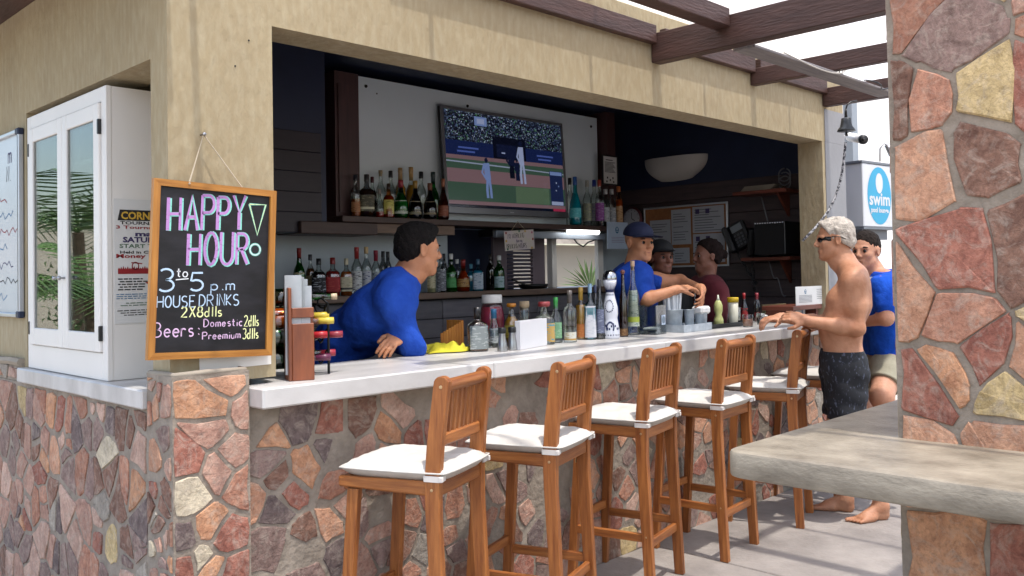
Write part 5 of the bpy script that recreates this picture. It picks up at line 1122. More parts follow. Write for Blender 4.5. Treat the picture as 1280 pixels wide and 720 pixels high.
cbottle('square bottle with blue tinted neck and long white label', 738.5, 354.5, 426, 14.5, kind='square', glass='blue', liq='clear', cap='7a9ab4', lab=('c8cad0', 'b4b8c4'), lz=(.04, .60))
cbottle('clear dark capped bottle close behind the tall smoky one', 745, 356, 422, 10, kind='tall', glass='smoke', liq='clear', cap='3a4464')
cbottle('tall smoky clear bottle with black cap left of the patterned white bottle', 750.5, 349, 425.5, 13, kind='tall', glass='smoke', liq='clear', cap='25252a', lab=('5a6078', '8a92a4'), lz=(.1, .5))
cbottle('slim tall brown bottle with round wooden stopper', 780, 336, 422.5, 11.5, kind='tall', glass='brown', liq='brown', cap='7a4a3c', capk='ball', lab=('6a4a2a', '8c6a40'), lz=(.02, .12))
cbottle('tall clear bottle with pale cork and leafy label', 792.5, 326, 420.5, 16, kind='shoulder', liq='clear', cap='c0a084', capk='cork', lab=('b4bcae', '4f6a64', '9aa83c'), lz=(.12, .60))
# white ceramic patterned decanter
p = P(766, 423.5, 'z', ZC); a = depth(p); s_ = 86*a/FPX
az = thing('ceramic_decanter', 'white ceramic decanter with dark blue painted pattern and silver domed top', 'decanter', (p.x+.02, p.y+.03, ZC), 0, None)
rb = 11.5*a/FPX
q = MB(); q.lathe([(rb*.96, 0), (rb, .01), (rb*.98, s_*.12), (rb*.80, s_*.26), (rb*.76, s_*.30), (rb*.86, s_*.36), (rb*.82, s_*.46), (rb*.52, s_*.62), (rb*.42, s_*.69), (rb*.5, s_*.72), (rb*.72, s_*.80), (rb*.76, s_*.86)], 28); part('body', q, M('glazed_ceramic', 'cfd2dc', .2, var=.02, coat=.4), az, True)
q = MB(); q.lathe([(rb*.78, s_*.86), (rb*.80, s_*.87), (rb*.72, s_*.94), (rb*.4, s_*.99), (.001, s_)], 24); part('domed_cap', q, M('chrome', 'b4b6ba', .15, metal=1, var=0), az, True)
blu = M('cobalt_paint', '18224c', .3, var=0); q = MB(); az_r = math.atan2(CAM[1]-p.y, CAM[0]-p.x)
def azp(ang, z):
    pf = [(0, .97), (.12, 1.0), (.26, .81), (.30, .775), (.36, .875), (.46, .83), (.62, .53), (.69, .43), (.72, .51), (.80, .73), (.86, .77)]
    for i in range(len(pf)-1):
        if pf[i][0] <= z <= pf[i+1][0]: r_ = pf[i][1]+(pf[i+1][1]-pf[i][1])*(z-pf[i][0])/(pf[i+1][0]-pf[i][0]); break
    r_ = r_*rb*1.012; return (r_*math.cos(az_r+ang), r_*math.sin(az_r+ang), z*s_)
def dot(ang, z, w=.10, h=.012):
    q.add([azp(ang-w, z-h), azp(ang+w, z-h), azp(ang+w, z+h), azp(ang-w, z+h)], [(0, 1, 2, 3)])
for k in range(9): dot(-.9+k*.22+.0, .64+.02*(k % 2)*0, .05, .012)
for k in range(16): an = k/16*2*math.pi; dot(-.15+.55*math.cos(an), .475+.085*math.sin(an), .07, .011)
for k in range(10): dot(-1.1+k*.24, .175+.035*math.sin(k*1.3), .09, .016)
for k in range(14): an = -.6+k/14*4.6; dot(-.05+.42*math.cos(an), .17+.07*math.sin(an), .08, .014)
for k in range(9): dot(-1.2+k*.3, .05, .07, .014)
for k in range(12):
    a0 = -1.5+k*.27; q.add([azp(a0-.12, .70), azp(a0+.12, .70), azp(a0, .79)], [(0, 1, 2)])
for k in range(20): a0 = -1.6+k*.17; q.add([azp(a0, .675), azp(a0+.17, .675), azp(a0+.17, .715), azp(a0, .715)], [(0, 1, 2, 3)])
part('painted_pattern', q, blu, az)

# wine bottles lying in the rack, necks to +X/-Y
def rackbottle(label, px1, py1, y, z, cap, gl='green', capk='foil', rz=-52):
    t = make_bottle('wine_bottle', label, 0, 0, 0, .29, .036, kind='shoulder', glass=gl, liq='dark' if gl != 'amber' else 'gold', cap=cap, capk=capk, rz=0, group='wine bottles lying in the rack')
    tip = P(px1, py1, 'y', y); d_ = Vector((math.cos(R(rz)), math.sin(R(rz)), 0)); base = tip-d_*.29
    t.matrix_world = Matrix.Translation(base) @ Matrix.Rotation(R(rz), 4, 'Z') @ Matrix.Rotation(R(90), 4, 'Y'); return t
rackbottle('green wine bottle with natural cork lying on top of the rack', 421, 370.5, .10, 0, 'b8a488', capk='cork', rz=-25)
rackbottle('wine bottle with yellow capsule, upper one of the yellow pair', 411, 394, .06, 0, 'c4ae3c', gl='amber', rz=-25)
rackbottle('wine bottle with yellow capsule and gold rim, lower one of the yellow pair', 417, 400.5, .04, 0, 'd0bc48', gl='amber', rz=-25)
rackbottle('wine bottle with bright red capsule in the middle of the rack', 409, 418, .02, 0, 'a81824', rz=-25)
rackbottle('wine bottle with dull red capsule sticking furthest out of the rack', 428, 417.5, .07, 0, '8f2c3a', rz=-25)
rackbottle('wine bottle with crimson capsule near the counter', 419, 440.5, .07, 0, '9a2838', rz=-25)
rackbottle('wine bottle with purple capsule lowest in the rack', 413, 446, .03, 0, '5c2040', rz=-25)

# ------------------------------------------------------------------ counter things
def cpos(px, py, z=ZC): return P(px, py, 'z', z)
for lb, cx, top, base in (('steel shaker with black lid, nearer the whiskey bottle', 628, 411, 440.5), ('steel shaker with black lid, touching the napkin box', 640.5, 410, 439)):
    p = cpos(cx, base-1.5); a = depth(p); h = (base-top)*a/FPX; r_ = 6.3*a/FPX
    t = thing('salt_shaker', lb, 'shaker', (p.x, p.y, ZC), 0, 'salt and pepper shakers'); q = MB(); q.lathe([(r_, 0), (r_*1.02, .004), (r_*.9, h*.3), (r_*.62, h*.72), (r_*.66, h*.78)], 20); part('steel_body', q, M('steel', 'a8a8aa', .3, metal=1, var=0), t, True)
    q = MB(); q.lathe([(r_*.78, h*.76), (r_*.8, h*.78), (r_*.78, h*.97), (r_*.7, h)], 18); part('lid', q, black, t, True)
p1, p2 = cpos(650.5, 437.5), cpos(684, 431.5); dd_ = (p2-p1); ang = math.atan2(dd_.y, dd_.x); a = depth(p1)
t = thing('napkin_box', 'plain white napkin box standing on the counter', 'box', (p1.x, p1.y, ZC), ang); hN = 36*a/FPX
q = MB(); q.box((0, 0, 0), (dd_.length, .003, hN), .001); q.box((0, .0035, 0), (.003, .028, hN*.99)); q.box((dd_.length-.003, .0035, 0), (dd_.length, .028, hN*.99)); q.box((0.0035, .0255, 0), (dd_.length-.0035, .028, hN)); part('box_walls', q, M('white_acrylic', 'd4d4d8', .25, var=.02), t)
q = MB(); q.box((.006, .006, 0.002), (dd_.length-.006, .0245, hN*.93), .004); part('napkins', q, M('folded_linen', 'd8d8d6', .9, var=.04), t)
# pink jar
p = cpos(618, 428); p += Vector((.06, .08, 0)); a = depth(p); t = thing('pink_jar', 'large round jar of pink drink with white screw lid', 'jar', (p.x, p.y, ZC)); rj = 15.5*a/FPX; hj = 58*a/FPX
q = MB(); q.lathe([(rj*.8, 0), (rj, hj*.1), (rj*1.02, hj*.5), (rj*.85, hj*.76), (rj*.74, hj*.82)], 26); part('glass', q, glassm('jar_glass', 'e8c8cc', refl=.12), t, True)
q = MB(); q.lathe([(rj*.76, .006), (rj*.95, hj*.1), (rj*.97, hj*.5), (rj*.8, hj*.74)], 24); part('drink', q, M('pink_drink', 'b04560', .25, col2='cc7a8a', scale=4), t, True)
q = MB(); q.lathe([(rj*.82, hj*.82), (rj*.83, hj*.83), (rj*.83, hj*.97), (rj*.78, hj)], 26); part('lid', q, white_paint, t, True)
# small corked jar
p = cpos(661, 428)+Vector((.05, .08, 0)); a = depth(p); t = thing('corked_jar', 'small glass jar with cork stopper behind the napkin box', 'jar', (p.x, p.y, ZC)); rj = 6.8*a/FPX; hj = 50*a/FPX
q = MB(); q.lathe([(rj*.8, 0), (rj, hj*.1), (rj, hj*.8), (rj*.9, hj*.84)], 18); part('glass', q, glass_for('clear'), t, True); q = MB(); q.lathe([(rj*.75, hj*.78), (rj*.95, hj*.9), (rj*.9, hj)], 14); part('cork', q, M('cork_stopper', 'b09a7c', .9), t, True)
# wooden crate
p = cpos(571, 440)+Vector((.02, .14, 0)); t = thing('wooden_crate', 'small orange wooden slatted crate behind the whiskey bottle', 'crate', (p.x, p.y, ZC), R(8)); cwm = M('orange_crate_wood', '9a5a18', .6, col2='b97a2c', scale=4, stretch=(9, 9, 1))
for k in range(9): q = MB(); q.box((k*.019, 0, 0), (k*.019+.0175, .006, .085+k*.0065), .001); part('slat', q, cwm, t)
for k in range(6): q = MB(); q.box((.171, .007+k*.019, 0), (.177, .0245+k*.019, .14), .001); part('slat', q, cwm, t)
# yellow cloth
t = None; p = cpos(556, 441); q = MB(); vs = []; nx, ny = 26, 14
for i in range(nx+1):
    for j in range(ny+1):
        u, v = i/nx, j/ny; e = min(u, 1-u, v, 1-v)*6; zz = .004+.058*min(1, e)*(.42+.75*mnoise.noise(Vector((u*6.5, v*4.2, 1))))*(1.1-.5*abs(u-.55))
        vs.append((u*.24-.10+.02*math.sin(v*5), v*.11-.05+.015*math.sin(u*7), max(.002, zz)))
q.add(vs, [(i*(ny+1)+j, (i+1)*(ny+1)+j, (i+1)*(ny+1)+j+1, i*(ny+1)+j+1) for i in range(nx) for j in range(ny)])
solo('yellow_cloth', q, M('yellow_cloth', 'b4a81e', .9, col2='ccc238', scale=9, bump=.5), 'crumpled yellow cleaning cloth on the counter beside the leaning barman', 'cloth', loc=(p.x, p.y+.02, ZC+.0005), rz=R(-12), smooth=True)
# square glass tub with sheet
p = cpos(815, 417.5); a = depth(p); t = thing('glass_tub', 'square glass tub with an emblem card beside the tall clear bottle', 'tub', (p.x, p.y, ZC), R(10)); w = 27*a/FPX; h = 36*a/FPX
q = MB()
for a_, b_ in (((-w/2, -w/2, 0), (w/2, -w/2+.004, h)), ((-w/2, w/2-.004, 0), (w/2, w/2, h)), ((-w/2, -w/2+.0042, 0), (-w/2+.004, w/2-.0042, h)), ((w/2-.004, -w/2+.0042, 0), (w/2, w/2-.0042, h)), ((-w/2+.0042, -w/2+.0042, 0), (w/2-.0042, w/2-.0042, .02))): q.box(a_, b_)
part('glass_walls', q, glassm('tub_glass', 'dde2e4', refl=.16), t); q = MB(); q.box((w*.0, -w/2-.002, h*.32), (w*.38, -w/2-.0003, h*.66)); part('card', q, blupaper, t)
q = MB(); q.add([(w*.19+.022*math.cos(R(g)), -w/2-.0028, h*.49+.022*math.sin(R(g))) for g in range(0, 360, 30)], [tuple(range(12))]); part('card_emblem', q, M('ink_greyblue', '6a7886', .6, var=0), t)
q = MB(); q.box((-w*.4, -w*.3, .021), (w*.4, w*.3, .04), .008); part('napkin', q, M('folded_linen', 'd8d8d6', .9, var=.04), t)
# galvanised buckets, cups
zinc = M('galvanised', '99a3ac', .45, metal=.12, col2='b6bfc7', scale=22, detail=3)
def onc(cx, y): q_ = P(cx, 410, 'y', y); return Vector((q_.x, y, ZC))
def bucket(label, cx, top, base, wpx, y=None, lift=0):
    p = cpos(cx, base-2) if y is None else onc(cx, y-.03); a = depth(p); h = (base-top)*a/FPX if y is None else P(cx, top, 'y', y-.03).z-ZC-lift; r_ = wpx/2*a/FPX; t = thing('zinc_bucket', label, 'bucket', (p.x, p.y+.03, ZC+lift), 0, 'zinc buckets on the counter')
    q = MB(); q.lathe([(r_*.78, 0), (r_*.79, .003), (r_*.98, h*.97), (r_*1.04, h*.98), (r_*1.03, h), (r_*.95, h), (r_*.75, .006), (.001, .006)], 24, cap=False); part('body', q, zinc, t, True)
    return t, r_, h
t, r_, h = bucket('largest zinc bucket packed with white paper straws', 847, 389, 416.5, 25)
q = MB(); rn = random.Random(2)
for k in range(70):
    an, rr_ = rn.uniform(0, 6.28), r_*.88*math.sqrt(rn.random()); zt2 = h+rn.uniform(.085, .105)
    q.tube([(rr_*.7*math.cos(an), rr_*.7*math.sin(an), .01), (rr_*1.15*math.cos(an), rr_*1.15*math.sin(an), zt2)], .0045, 6, cap=False)
part('straws', q, M('straw_white', 'ccd3da', .6, col2='e0e4e8', scale=30), t); t.children[-1]['kind'] = 'stuff'
t, r_, h = bucket('small zinc bucket behind the white topped one', 867, 387, 408, 13, y=.235, lift=.004)
t, r_, h = bucket('zinc bucket filled with folded white napkins', 881.5, 386, 406, 17, y=.235, lift=.004); q = MB(); q.box((-r_*1.1, -r_*1.0, h*.75), (r_*1.25, r_*1.0, h*1.14), .012); part('napkins', q, M('folded_linen', 'd8d8d6', .9, var=.04), t)
p1, p2 = cpos(855, 416), cpos(890, 412); dd_ = p2-p1; t = thing('zinc_tray', 'low zinc tray holding the small buckets', 'tray', (p1.x, p1.y, ZC), math.atan2(dd_.y, dd_.x)); L_ = dd_.length; hh = .045
q = MB()
for a_, b_ in (((0, 0, 0), (L_, .14, .003)), ((0, 0, .0032), (L_, .003, hh)), ((0, .137, .0032), (L_, .14, hh)), ((0, .0032, .0032), (.003, .1368, hh)), ((L_-.003, .0032, .0032), (L_, .1368, hh))): q.box(a_, b_)
part('tray_walls', q, zinc, t)
# mixing glass with pourer and twisted spoon
p = onc(876, .36); make_bottle('pour_bottle', 'clear pouring bottle with steel spout behind the zinc buckets', p.x, p.y, ZC, .19, .026, kind='shoulder', liq='clear', cap='b4b4b4', capk='cork', group='bottles standing on the counter')
q = MB(); pts = []; 
for k in range(40): pts.append((.003*math.cos(k*1.3), .003*math.sin(k*1.3), k*.0055))
q.tube(pts, .0028, 6); q.tube([(0, 0, .21), (0, 0, .245)], .005, 8); solo('bar_spoon', q, M('steel', 'a8a8aa', .3, metal=1, var=0), 'twisted steel bar spoon held above the buckets by the cap wearing barman', 'spoon', loc=(onc(869.5, .34).x, .34, ZC), smooth=True)
# black tray with sauces
p1, p2 = onc(891, .175), onc(938, .175); dd_ = p2-p1; t = thing('black_tray', 'shallow black tray under the squeeze bottles', 'tray', (p1.x, p1.y+.01, ZC), math.atan2(dd_.y, dd_.x)); L_ = dd_.length+.03
q = MB(); q.box((0, 0, 0), (L_, .17, .006), .002); q.box((0, 0, .0062), (L_, .008, .028), .002); q.box((0, .162, .0062), (L_, .17, .028), .002); q.box((0, .0082, .0062), (.008, .1618, .028), .002); q.box((L_-.008, .0082, .0062), (L_, .1618, .028), .002); part('tray_body', q, black, t)
def tall(px, py, dy=.06): p = onc(px, .20+dy*.9); p.z = ZC+.007; return p
p = tall(898.5, 408); a = depth(p); t = thing('squeeze_bottle', 'pale green squeeze bottle with pointed nozzle', 'bottle', tuple(p)); h = 39*a/FPX; r_ = 6.2*a/FPX
q = MB(); q.lathe([(r_*.8, 0), (r_*1.05, h*.04), (r_*.95, h*.22), (r_*.62, h*.36), (r_*.85, h*.5), (r_*.86, h*.66), (r_*.6, h*.78), (r_*.35, h*.83)], 20); part('bottle_body', q, M('lime_plastic', 'a9ad6a', .4, col2='bcc083', scale=3), t, True); q = MB(); q.lathe([(r_*.4, h*.82), (r_*.22, h*.9), (r_*.15, h)], 12); part('nozzle', q, M('nozzle_white', 'c8ccb8', .4, var=0), t, True)
p = tall(917, 406); a = depth(p); t = thing('sauce_jar', 'tall white sauce container with yellow lid', 'container', tuple(p)); h = 34*a/FPX; r_ = 6.6*a/FPX
q = MB(); q.lathe([(r_*.8, 0), (r_*.84, .004), (r_*1.0, h*.84)], 20); part('body', q, M('milky_plastic', 'b9b7a4', .4, col2='c8c6b8', scale=4), t, True); q = MB(); q.lathe([(r_*1.06, h*.82), (r_*1.08, h*.98), (r_*1.0, h)], 20); part('lid', q, M('yellow_lid', 'c8a820', .4, var=0), t, True)
p = tall(931, 404, .07); make_bottle('sauce_bottle', 'dark hot sauce bottle with red cap beside the yellow lidded container', p.x, p.y, p.z, .205, .026, kind='shoulder', glass='dark', liq='dark', cap='a01c22', capk='foil', lab=('8c1f22', '3a1214'), group='bottles standing on the counter')
p = tall(947, 403, .09); make_bottle('sauce_bottle', 'clear sauce bottle with pink red cap further along the counter', p.x, p.y, p.z, .20, .024, kind='slim', glass='smoke', liq='red', fill=.4, cap='94303c', capk='foil', group='bottles standing on the counter')
# garnish tin, small jars, menu book
p = onc(976, .33)+Vector((.06, 0, 0)); t = thing('garnish_box', 'open olive coloured garnish box at the far end of the counter', 'box', (p.x-.1, p.y, ZC), R(-20)); q = MB(); q.box((-.11, -.05, 0), (.11, .05, .06), .004); part('box_body', q, M('olive_tin', '6a6a52', .4, metal=.3, col2='8c8a6a', scale=12), t)
q = MB(); q.box((-.112, .03, .062), (.112, .045, .115), .003); part('lid', q, M('olive_lid', '7c7a62', .35, metal=.3, col2='9a7a58', scale=9), t)
for k in range(6):
    p = onc(957+k*6.3, .215); t = thing('lidded_pot', ('grey pot with white lid at the sauce bottle end of the pot row', 'white pot with black lid, second from the sauce bottles', 'grey pot with white lid in the middle of the pot row', 'white pot with black lid in the middle of the pot row', 'grey pot with white lid, next to last towards the man', 'white pot with black lid at the man end of the pot row')[k], 'pot', (p.x, p.y, ZC), 0, 'row of small white and black pots'); q = MB(); q.lathe([(.013, 0), (.016, .03), (.016, .045)], 12); part('pot_body', q, white_paint if k % 2 else M('pot_grey', '5f6468', .4), t, True); q = MB(); q.lathe([(.017, .045), (.017, .052), (.004, .056)], 12); part('lid', q, black if k % 2 else white_paint, t, True)
p = onc(1001, .12); q = MB(); q.box((-.035, -.004, 0), (.035, .004, .095), .001); t = thing('card_stand', 'small white and blue card standing by the far hand of the shirtless man', 'card', (p.x, p.y, ZC), R(-35)); part('card', q, paper, t); q = MB(); q.box((.008, -.0052, .01), (.016, -.0042, .085)); part('blue_stripe', q, inkblue, t)

def cup(label, cx, y, h, r_, mt, name='drinking_glass', cat='glass', liq=None, group='spare glasses on the counter'):
    p = onc(cx, y); t = thing(name, label, cat, (p.x, p.y, ZC), 0, group); q = MB(); q.lathe([(r_*.75, 0), (r_*.8, .003), (r_, h), (r_*.93, h), (r_*.72, .006), (.001, .006)], 18, cap=False); part('glass', q, mt, t, True)
    if liq: q = MB(); q.lathe([(r_*.7, .007), (r_*.86, h*.6)], 16); part('drink', q, liq, t, True)
cup('short clear glass between the sauce bottles and the small pots', 951, .15, .075, .030, glass_for('clear'), liq=M('cola_drink', '2a120c', .2, var=0))
cup('clear tumbler behind the squeeze bottle', 908, .36, .11, .032, glass_for('clear'))
cup('clear tumbler behind the yellow lidded container', 922, .38, .11, .032, glass_for('clear'))
cup('tall clear glass left of the straw bucket', 829, .36, .13, .033, glass_for('clear'))
for i, (cx, y) in enumerate(((964, .36), (972, .37), (980, .38), (988, .39))):
    p = onc(cx, y); t = thing('fruit_tub', ('tub of green limes behind the garnish box', 'tub of orange slices behind the garnish box', 'tub of lemon wedges behind the garnish box', 'tub of red cherries behind the garnish box')[i], 'tub', (p.x, p.y, ZC), 0, 'fruit tubs'); q = MB(); q.lathe([(.030, 0), (.036, .085), (.033, .085), (.028, .01)], 16, cap=False); part('tub_body', q, M('milky_plastic', 'b9b7a4', .4), t, True)
    q = MB(); rn = random.Random(i)
    for k in range(9): a_ = k*2.4; q.at((.018*math.cos(a_)*(k % 3)/1.5, .018*math.sin(a_)*(k % 3)/1.5, .082+.006*(k % 2))); q.lathe([(.001, -.011), (.009, -.006), (.011, 0), (.009, .007), (.001, .011)], 8)
    part('fruit', q, M(('lime', 'orange_fruit', 'lemon', 'cherry')[i], ('4f7a2a', 'b8682a', 'bfae3a', '7a1f22')[i], .5, var=.15), t, True); t.children[-1]['kind'] = 'stuff'
# ------------------------------------------------------------------ people: one smooth continuous surface per body, grown from blended limbs
V3 = lambda *a: np.array(a, dtype=float)
def nrm(v): v = np.array(v, float); return v/np.linalg.norm(v)
class Fig:
    def __init__(s): s.p = []
    def cap(s, a, b, ra, rb, k=.02, sub=False, t='body'): s.p.append(('c', np.array(a, float), np.array(b, float), ra, rb, k, sub, t)); return s
    def ell(s, c, rad, Rm=None, k=.02, sub=False, t='body'): s.p.append(('e', np.array(c, float), np.array(rad, float), np.eye(3) if Rm is None else Rm, 0, k, sub, t)); return s
def sdf_mesh(prims, h, inflate=0.0, clips=(), noise_amp=0, noise_fn=None, only=None, kmul=1.0):
    prims = [p for p in prims if only is None or p[7] in only]
    los, his = [], []
    for p in prims:
        if p[6]: continue
        if p[0] == 'c': r = max(p[3], p[4]); los += [np.minimum(p[1], p[2])-r]; his += [np.maximum(p[1], p[2])+r]
        else: r = max(p[2]); los.append(p[1]-r); his.append(p[1]+r)
    pad = inflate+.03; lo = np.min(los, 0)-pad; hi = np.max(his, 0)+pad
    n = np.ceil((hi-lo)/h).astype(int)+1
    F = np.full(n, .08, np.float32)
    ax = [lo[i]+h*np.arange(n[i]) for i in range(3)]
    for p in prims:
        k = p[5]*kmul; r_in = 0 if p[6] else inflate
        if p[0] == 'c': r = max(p[3], p[4]); a, b = np.minimum(p[1], p[2])-r, np.maximum(p[1], p[2])+r
        else: r = max(p[2]); a, b = p[1]-r, p[1]+r
        m_ = .05+inflate+k; i0 = np.clip(((a-m_-lo)/h).astype(int), 0, n-1); i1 = np.clip(np.ceil((b+m_-lo)/h).astype(int)+1, 1, n)
        sl = tuple(slice(i0[i], i1[i]) for i in range(3))
        X, Y, Z = np.meshgrid(*[ax[i][sl[i]] for i in range(3)], indexing='ij', sparse=True)
        if p[0] == 'c':
            d = p[2]-p[1]; L = max(d @ d, 1e-9)
            t = np.clip(((X-p[1][0])*d[0]+(Y-p[1][1])*d[1]+(Z-p[1][2])*d[2])/L, 0, 1)
            D = np.sqrt((X-p[1][0]-t*d[0])**2+(Y-p[1][1]-t*d[1])**2+(Z-p[1][2]-t*d[2])**2)-(p[3]+(p[4]-p[3])*t)
        else:
            Rm = p[3]; dx, dy, dz = X-p[1][0], Y-p[1][1], Z-p[1][2]
            q = [(Rm[i][0]*dx+Rm[i][1]*dy+Rm[i][2]*dz) for i in range(3)]; ra = p[2]
            k0 = np.sqrt(sum((q[i]/ra[i])**2 for i in range(3))); k1 = np.sqrt(sum((q[i]/ra[i]**2)**2 for i in range(3)))+1e-9
            D = k0*(k0-1)/k1
        D = (D-r_in).astype(np.float32); f = F[sl]
        if p[6]: D = -D; hh = np.clip(.5-.5*(D-f)/k*-1, 0, 1) if False else np.maximum(k-np.abs(f-D), 0)/k; F[sl] = np.maximum(f, D)+hh*hh*k*.25
        else: hh = np.maximum(k-np.abs(f-D), 0)/k; F[sl] = np.minimum(f, D)-hh*hh*k*.25
    X, Y, Z = np.meshgrid(*ax, indexing='ij', sparse=True)
    if noise_fn is not None: F += noise_fn(X, Y, Z).astype(np.float32)
    for cl_ in clips:
        p0, nn = cl_[:2]; nn = nrm(nn); D = ((X-p0[0])*nn[0]+(Y-p0[1])*nn[1]+(Z-p0[2])*nn[2]).astype(np.float32)
        if len(cl_) > 2:
            tt = np.clip((X-p0[0])*nn[0]+(Y-p0[1])*nn[1]+(Z-p0[2])*nn[2], 0, .13)
            D = np.minimum(D, (cl_[2]-np.sqrt((X-p0[0]-tt*nn[0])**2+(Y-p0[1]-tt*nn[1])**2+(Z-p0[2]-tt*nn[2])**2)).astype(np.float32))
        F = np.maximum(F, D)
    # surface nets
    S_ = F < 0; nx, ny, nz = F.shape
    c = sum(S_[i:nx-1+i, j:ny-1+j, k:nz-1+k].astype(np.int8) for i in (0, 1) for j in (0, 1) for k in (0, 1))
    cells = np.argwhere((c > 0) & (c < 8)); idx = np.full(c.shape, -1, np.int32); idx[tuple(cells.T)] = np.arange(len(cells))
    acc = np.zeros((len(cells), 3)); cnt = np.zeros(len(cells))
    corners = [(i, j, k) for i in (0, 1) for j in (0, 1) for k in (0, 1)]
    for a in corners:
        for b in corners:
            if sum(b) == sum(a)+1 and all(b[i] >= a[i] for i in range(3)):
                fa = F[cells[:, 0]+a[0], cells[:, 1]+a[1], cells[:, 2]+a[2]]; fb = F[cells[:, 0]+b[0], cells[:, 1]+b[1], cells[:, 2]+b[2]]
                msk = (fa < 0) != (fb < 0); t = fa/(fa-fb+1e-12); pa, pb = np.array(a, float), np.array(b, float)
                pt = pa+(pb-pa)*np.clip(t, 0, 1)[:, None]; acc[msk] += pt[msk]; cnt[msk] += 1
    verts = lo+h*(cells+acc/cnt[:, None]); faces = []
    for axis in range(3):
        d = [0, 0, 0]; d[axis] = 1; A_ = S_[:nx-d[0], :ny-d[1], :nz-d[2]]; B_ = S_[d[0]:, d[1]:, d[2]:]
        e = np.argwhere(A_ != B_); o1, o2 = [q for q in range(3) if q != axis]
        e = e[(e[:, o1] > 0) & (e[:, o2] > 0) & (e[:, o1] < c.shape[o1]) & (e[:, o2] < c.shape[o2])]
        u = np.zeros(3, int); v = np.zeros(3, int); u[o1] = 1; v[o2] = 1
        q0, q1, q2, q3 = [idx[tuple((e-w).T)] for w in (0*u, u, u+v, v)]
        ins = S_[tuple(e.T)]; quad = np.stack([q0, q1, q2, q3], 1)
        fl = ins if axis != 1 else ~ins
        quad[~fl] = quad[~fl][:, ::-1]; faces.append(quad)
    faces = np.concatenate(faces); faces = faces[(faces >= 0).all(1)]
    return verts, faces
def sdf_obj(name, prims, h, mats, parent, matfn=None, origin=(0, 0, 0), **kw):
    v, f = sdf_mesh(prims, h, **kw); v = v-np.array(origin)
    me = bpy.data.meshes.new(name); me.vertices.add(len(v)); me.vertices.foreach_set('co', v.ravel()); me.loops.add(len(f)*4); me.polygons.add(len(f))
    me.loops.foreach_set('vertex_index', f.ravel().astype(np.int32)); me.polygons.foreach_set('loop_start', np.arange(0, len(f)*4, 4, dtype=np.int32)); me.update(calc_edges=True)
    for mm in (mats if isinstance(mats, (list, tuple)) else [mats]): me.materials.append(mm)
    me.polygons.foreach_set('use_smooth', [True]*len(f))
    if matfn is not None:
        cc = (v[f].mean(1))+np.array(origin); me.polygons.foreach_set('material_index', matfn(cc).astype(np.int32))
    return obj(name, me, parent)
def frame(f, up=(0, 0, 1)):
    f = nrm(f); s_ = nrm(np.cross(f, up)); u = np.cross(s_, f); return f, s_, u      # forward, right, up
def head(F, c, fwd, neck, up=(0, 0, 1), sc=1.0, beard=False, age=0, t='head'):
    f, s_, u = frame(fwd, up); Rm = np.stack([f, s_, u]); Pp = lambda a, b, d: np.array(c)+sc*(a*f+b*s_+d*u)
    E = lambda x, r, k=.02, sub=False: F.ell(Pp(*x), np.array(r)*sc, Rm, k*sc, sub, t)
    Cc = lambda a, b, r1, r2, k=.01, sub=False: F.cap(Pp(*a), Pp(*b), r1*sc, r2*sc, k*sc, sub, t)
    E((-.014, 0, .032), (.096, .075, .086)); E((.030, 0, -.022), (.060, .060, .082), .03); E((.028, 0, -.072), (.050, .050, .036), .03)
    Cc((.020, .050, -.065), (.066, .018, -.098), .014, .014, .03); Cc((.020, -.050, -.065), (.066, -.018, -.098), .014, .014, .03); E((.074, 0, -.098), (.017, .022, .017), .02)
    for q in (-1, 1):
        E((.056, q*.036, -.026), (.026, .024, .024), .02); Cc((.086, q*.012, .019), (.074, q*.044, .016), .008, .006, .015)
        E((.092, q*.031, -.001), (.015, .018, .011), .012, True)
        E((-.004, q*.078, -.010), (.017, .008, .031), .008); E((-.002, q*.086, -.008), (.009, .006, .019), .005, True); Cc((-.018, q*.082, .010), (-.010, q*.080, -.032), .005, .004, .004)
    Cc((.090, 0, .008), (.108, 0, -.026), .008, .011, .012); Cc((.098, -.011, -.033), (.098, .011, -.033), .008, .008, .008)
    for q in (-1, 1): E((.104, q*.006, -.040), (.006, .003, .003), .002, True)
    Cc((.088, -.020, -.060), (.088, .020, -.060), .007, .007, .006); Cc((.086, -.017, -.072), (.086, .017, -.072), .008, .008, .006); Cc((.100, -.022, -.0655), (.100, .022, -.0655), .003, .003, .003, True)
    F.cap(Pp(-.025, 0, -.055), neck, .052*sc, .060*sc, .03*sc, t='neck'); Cc((.0, 0, -.06), (-.005, 0, -.12), .045, .05, .03)
    return Pp, Rm, (f, s_, u)
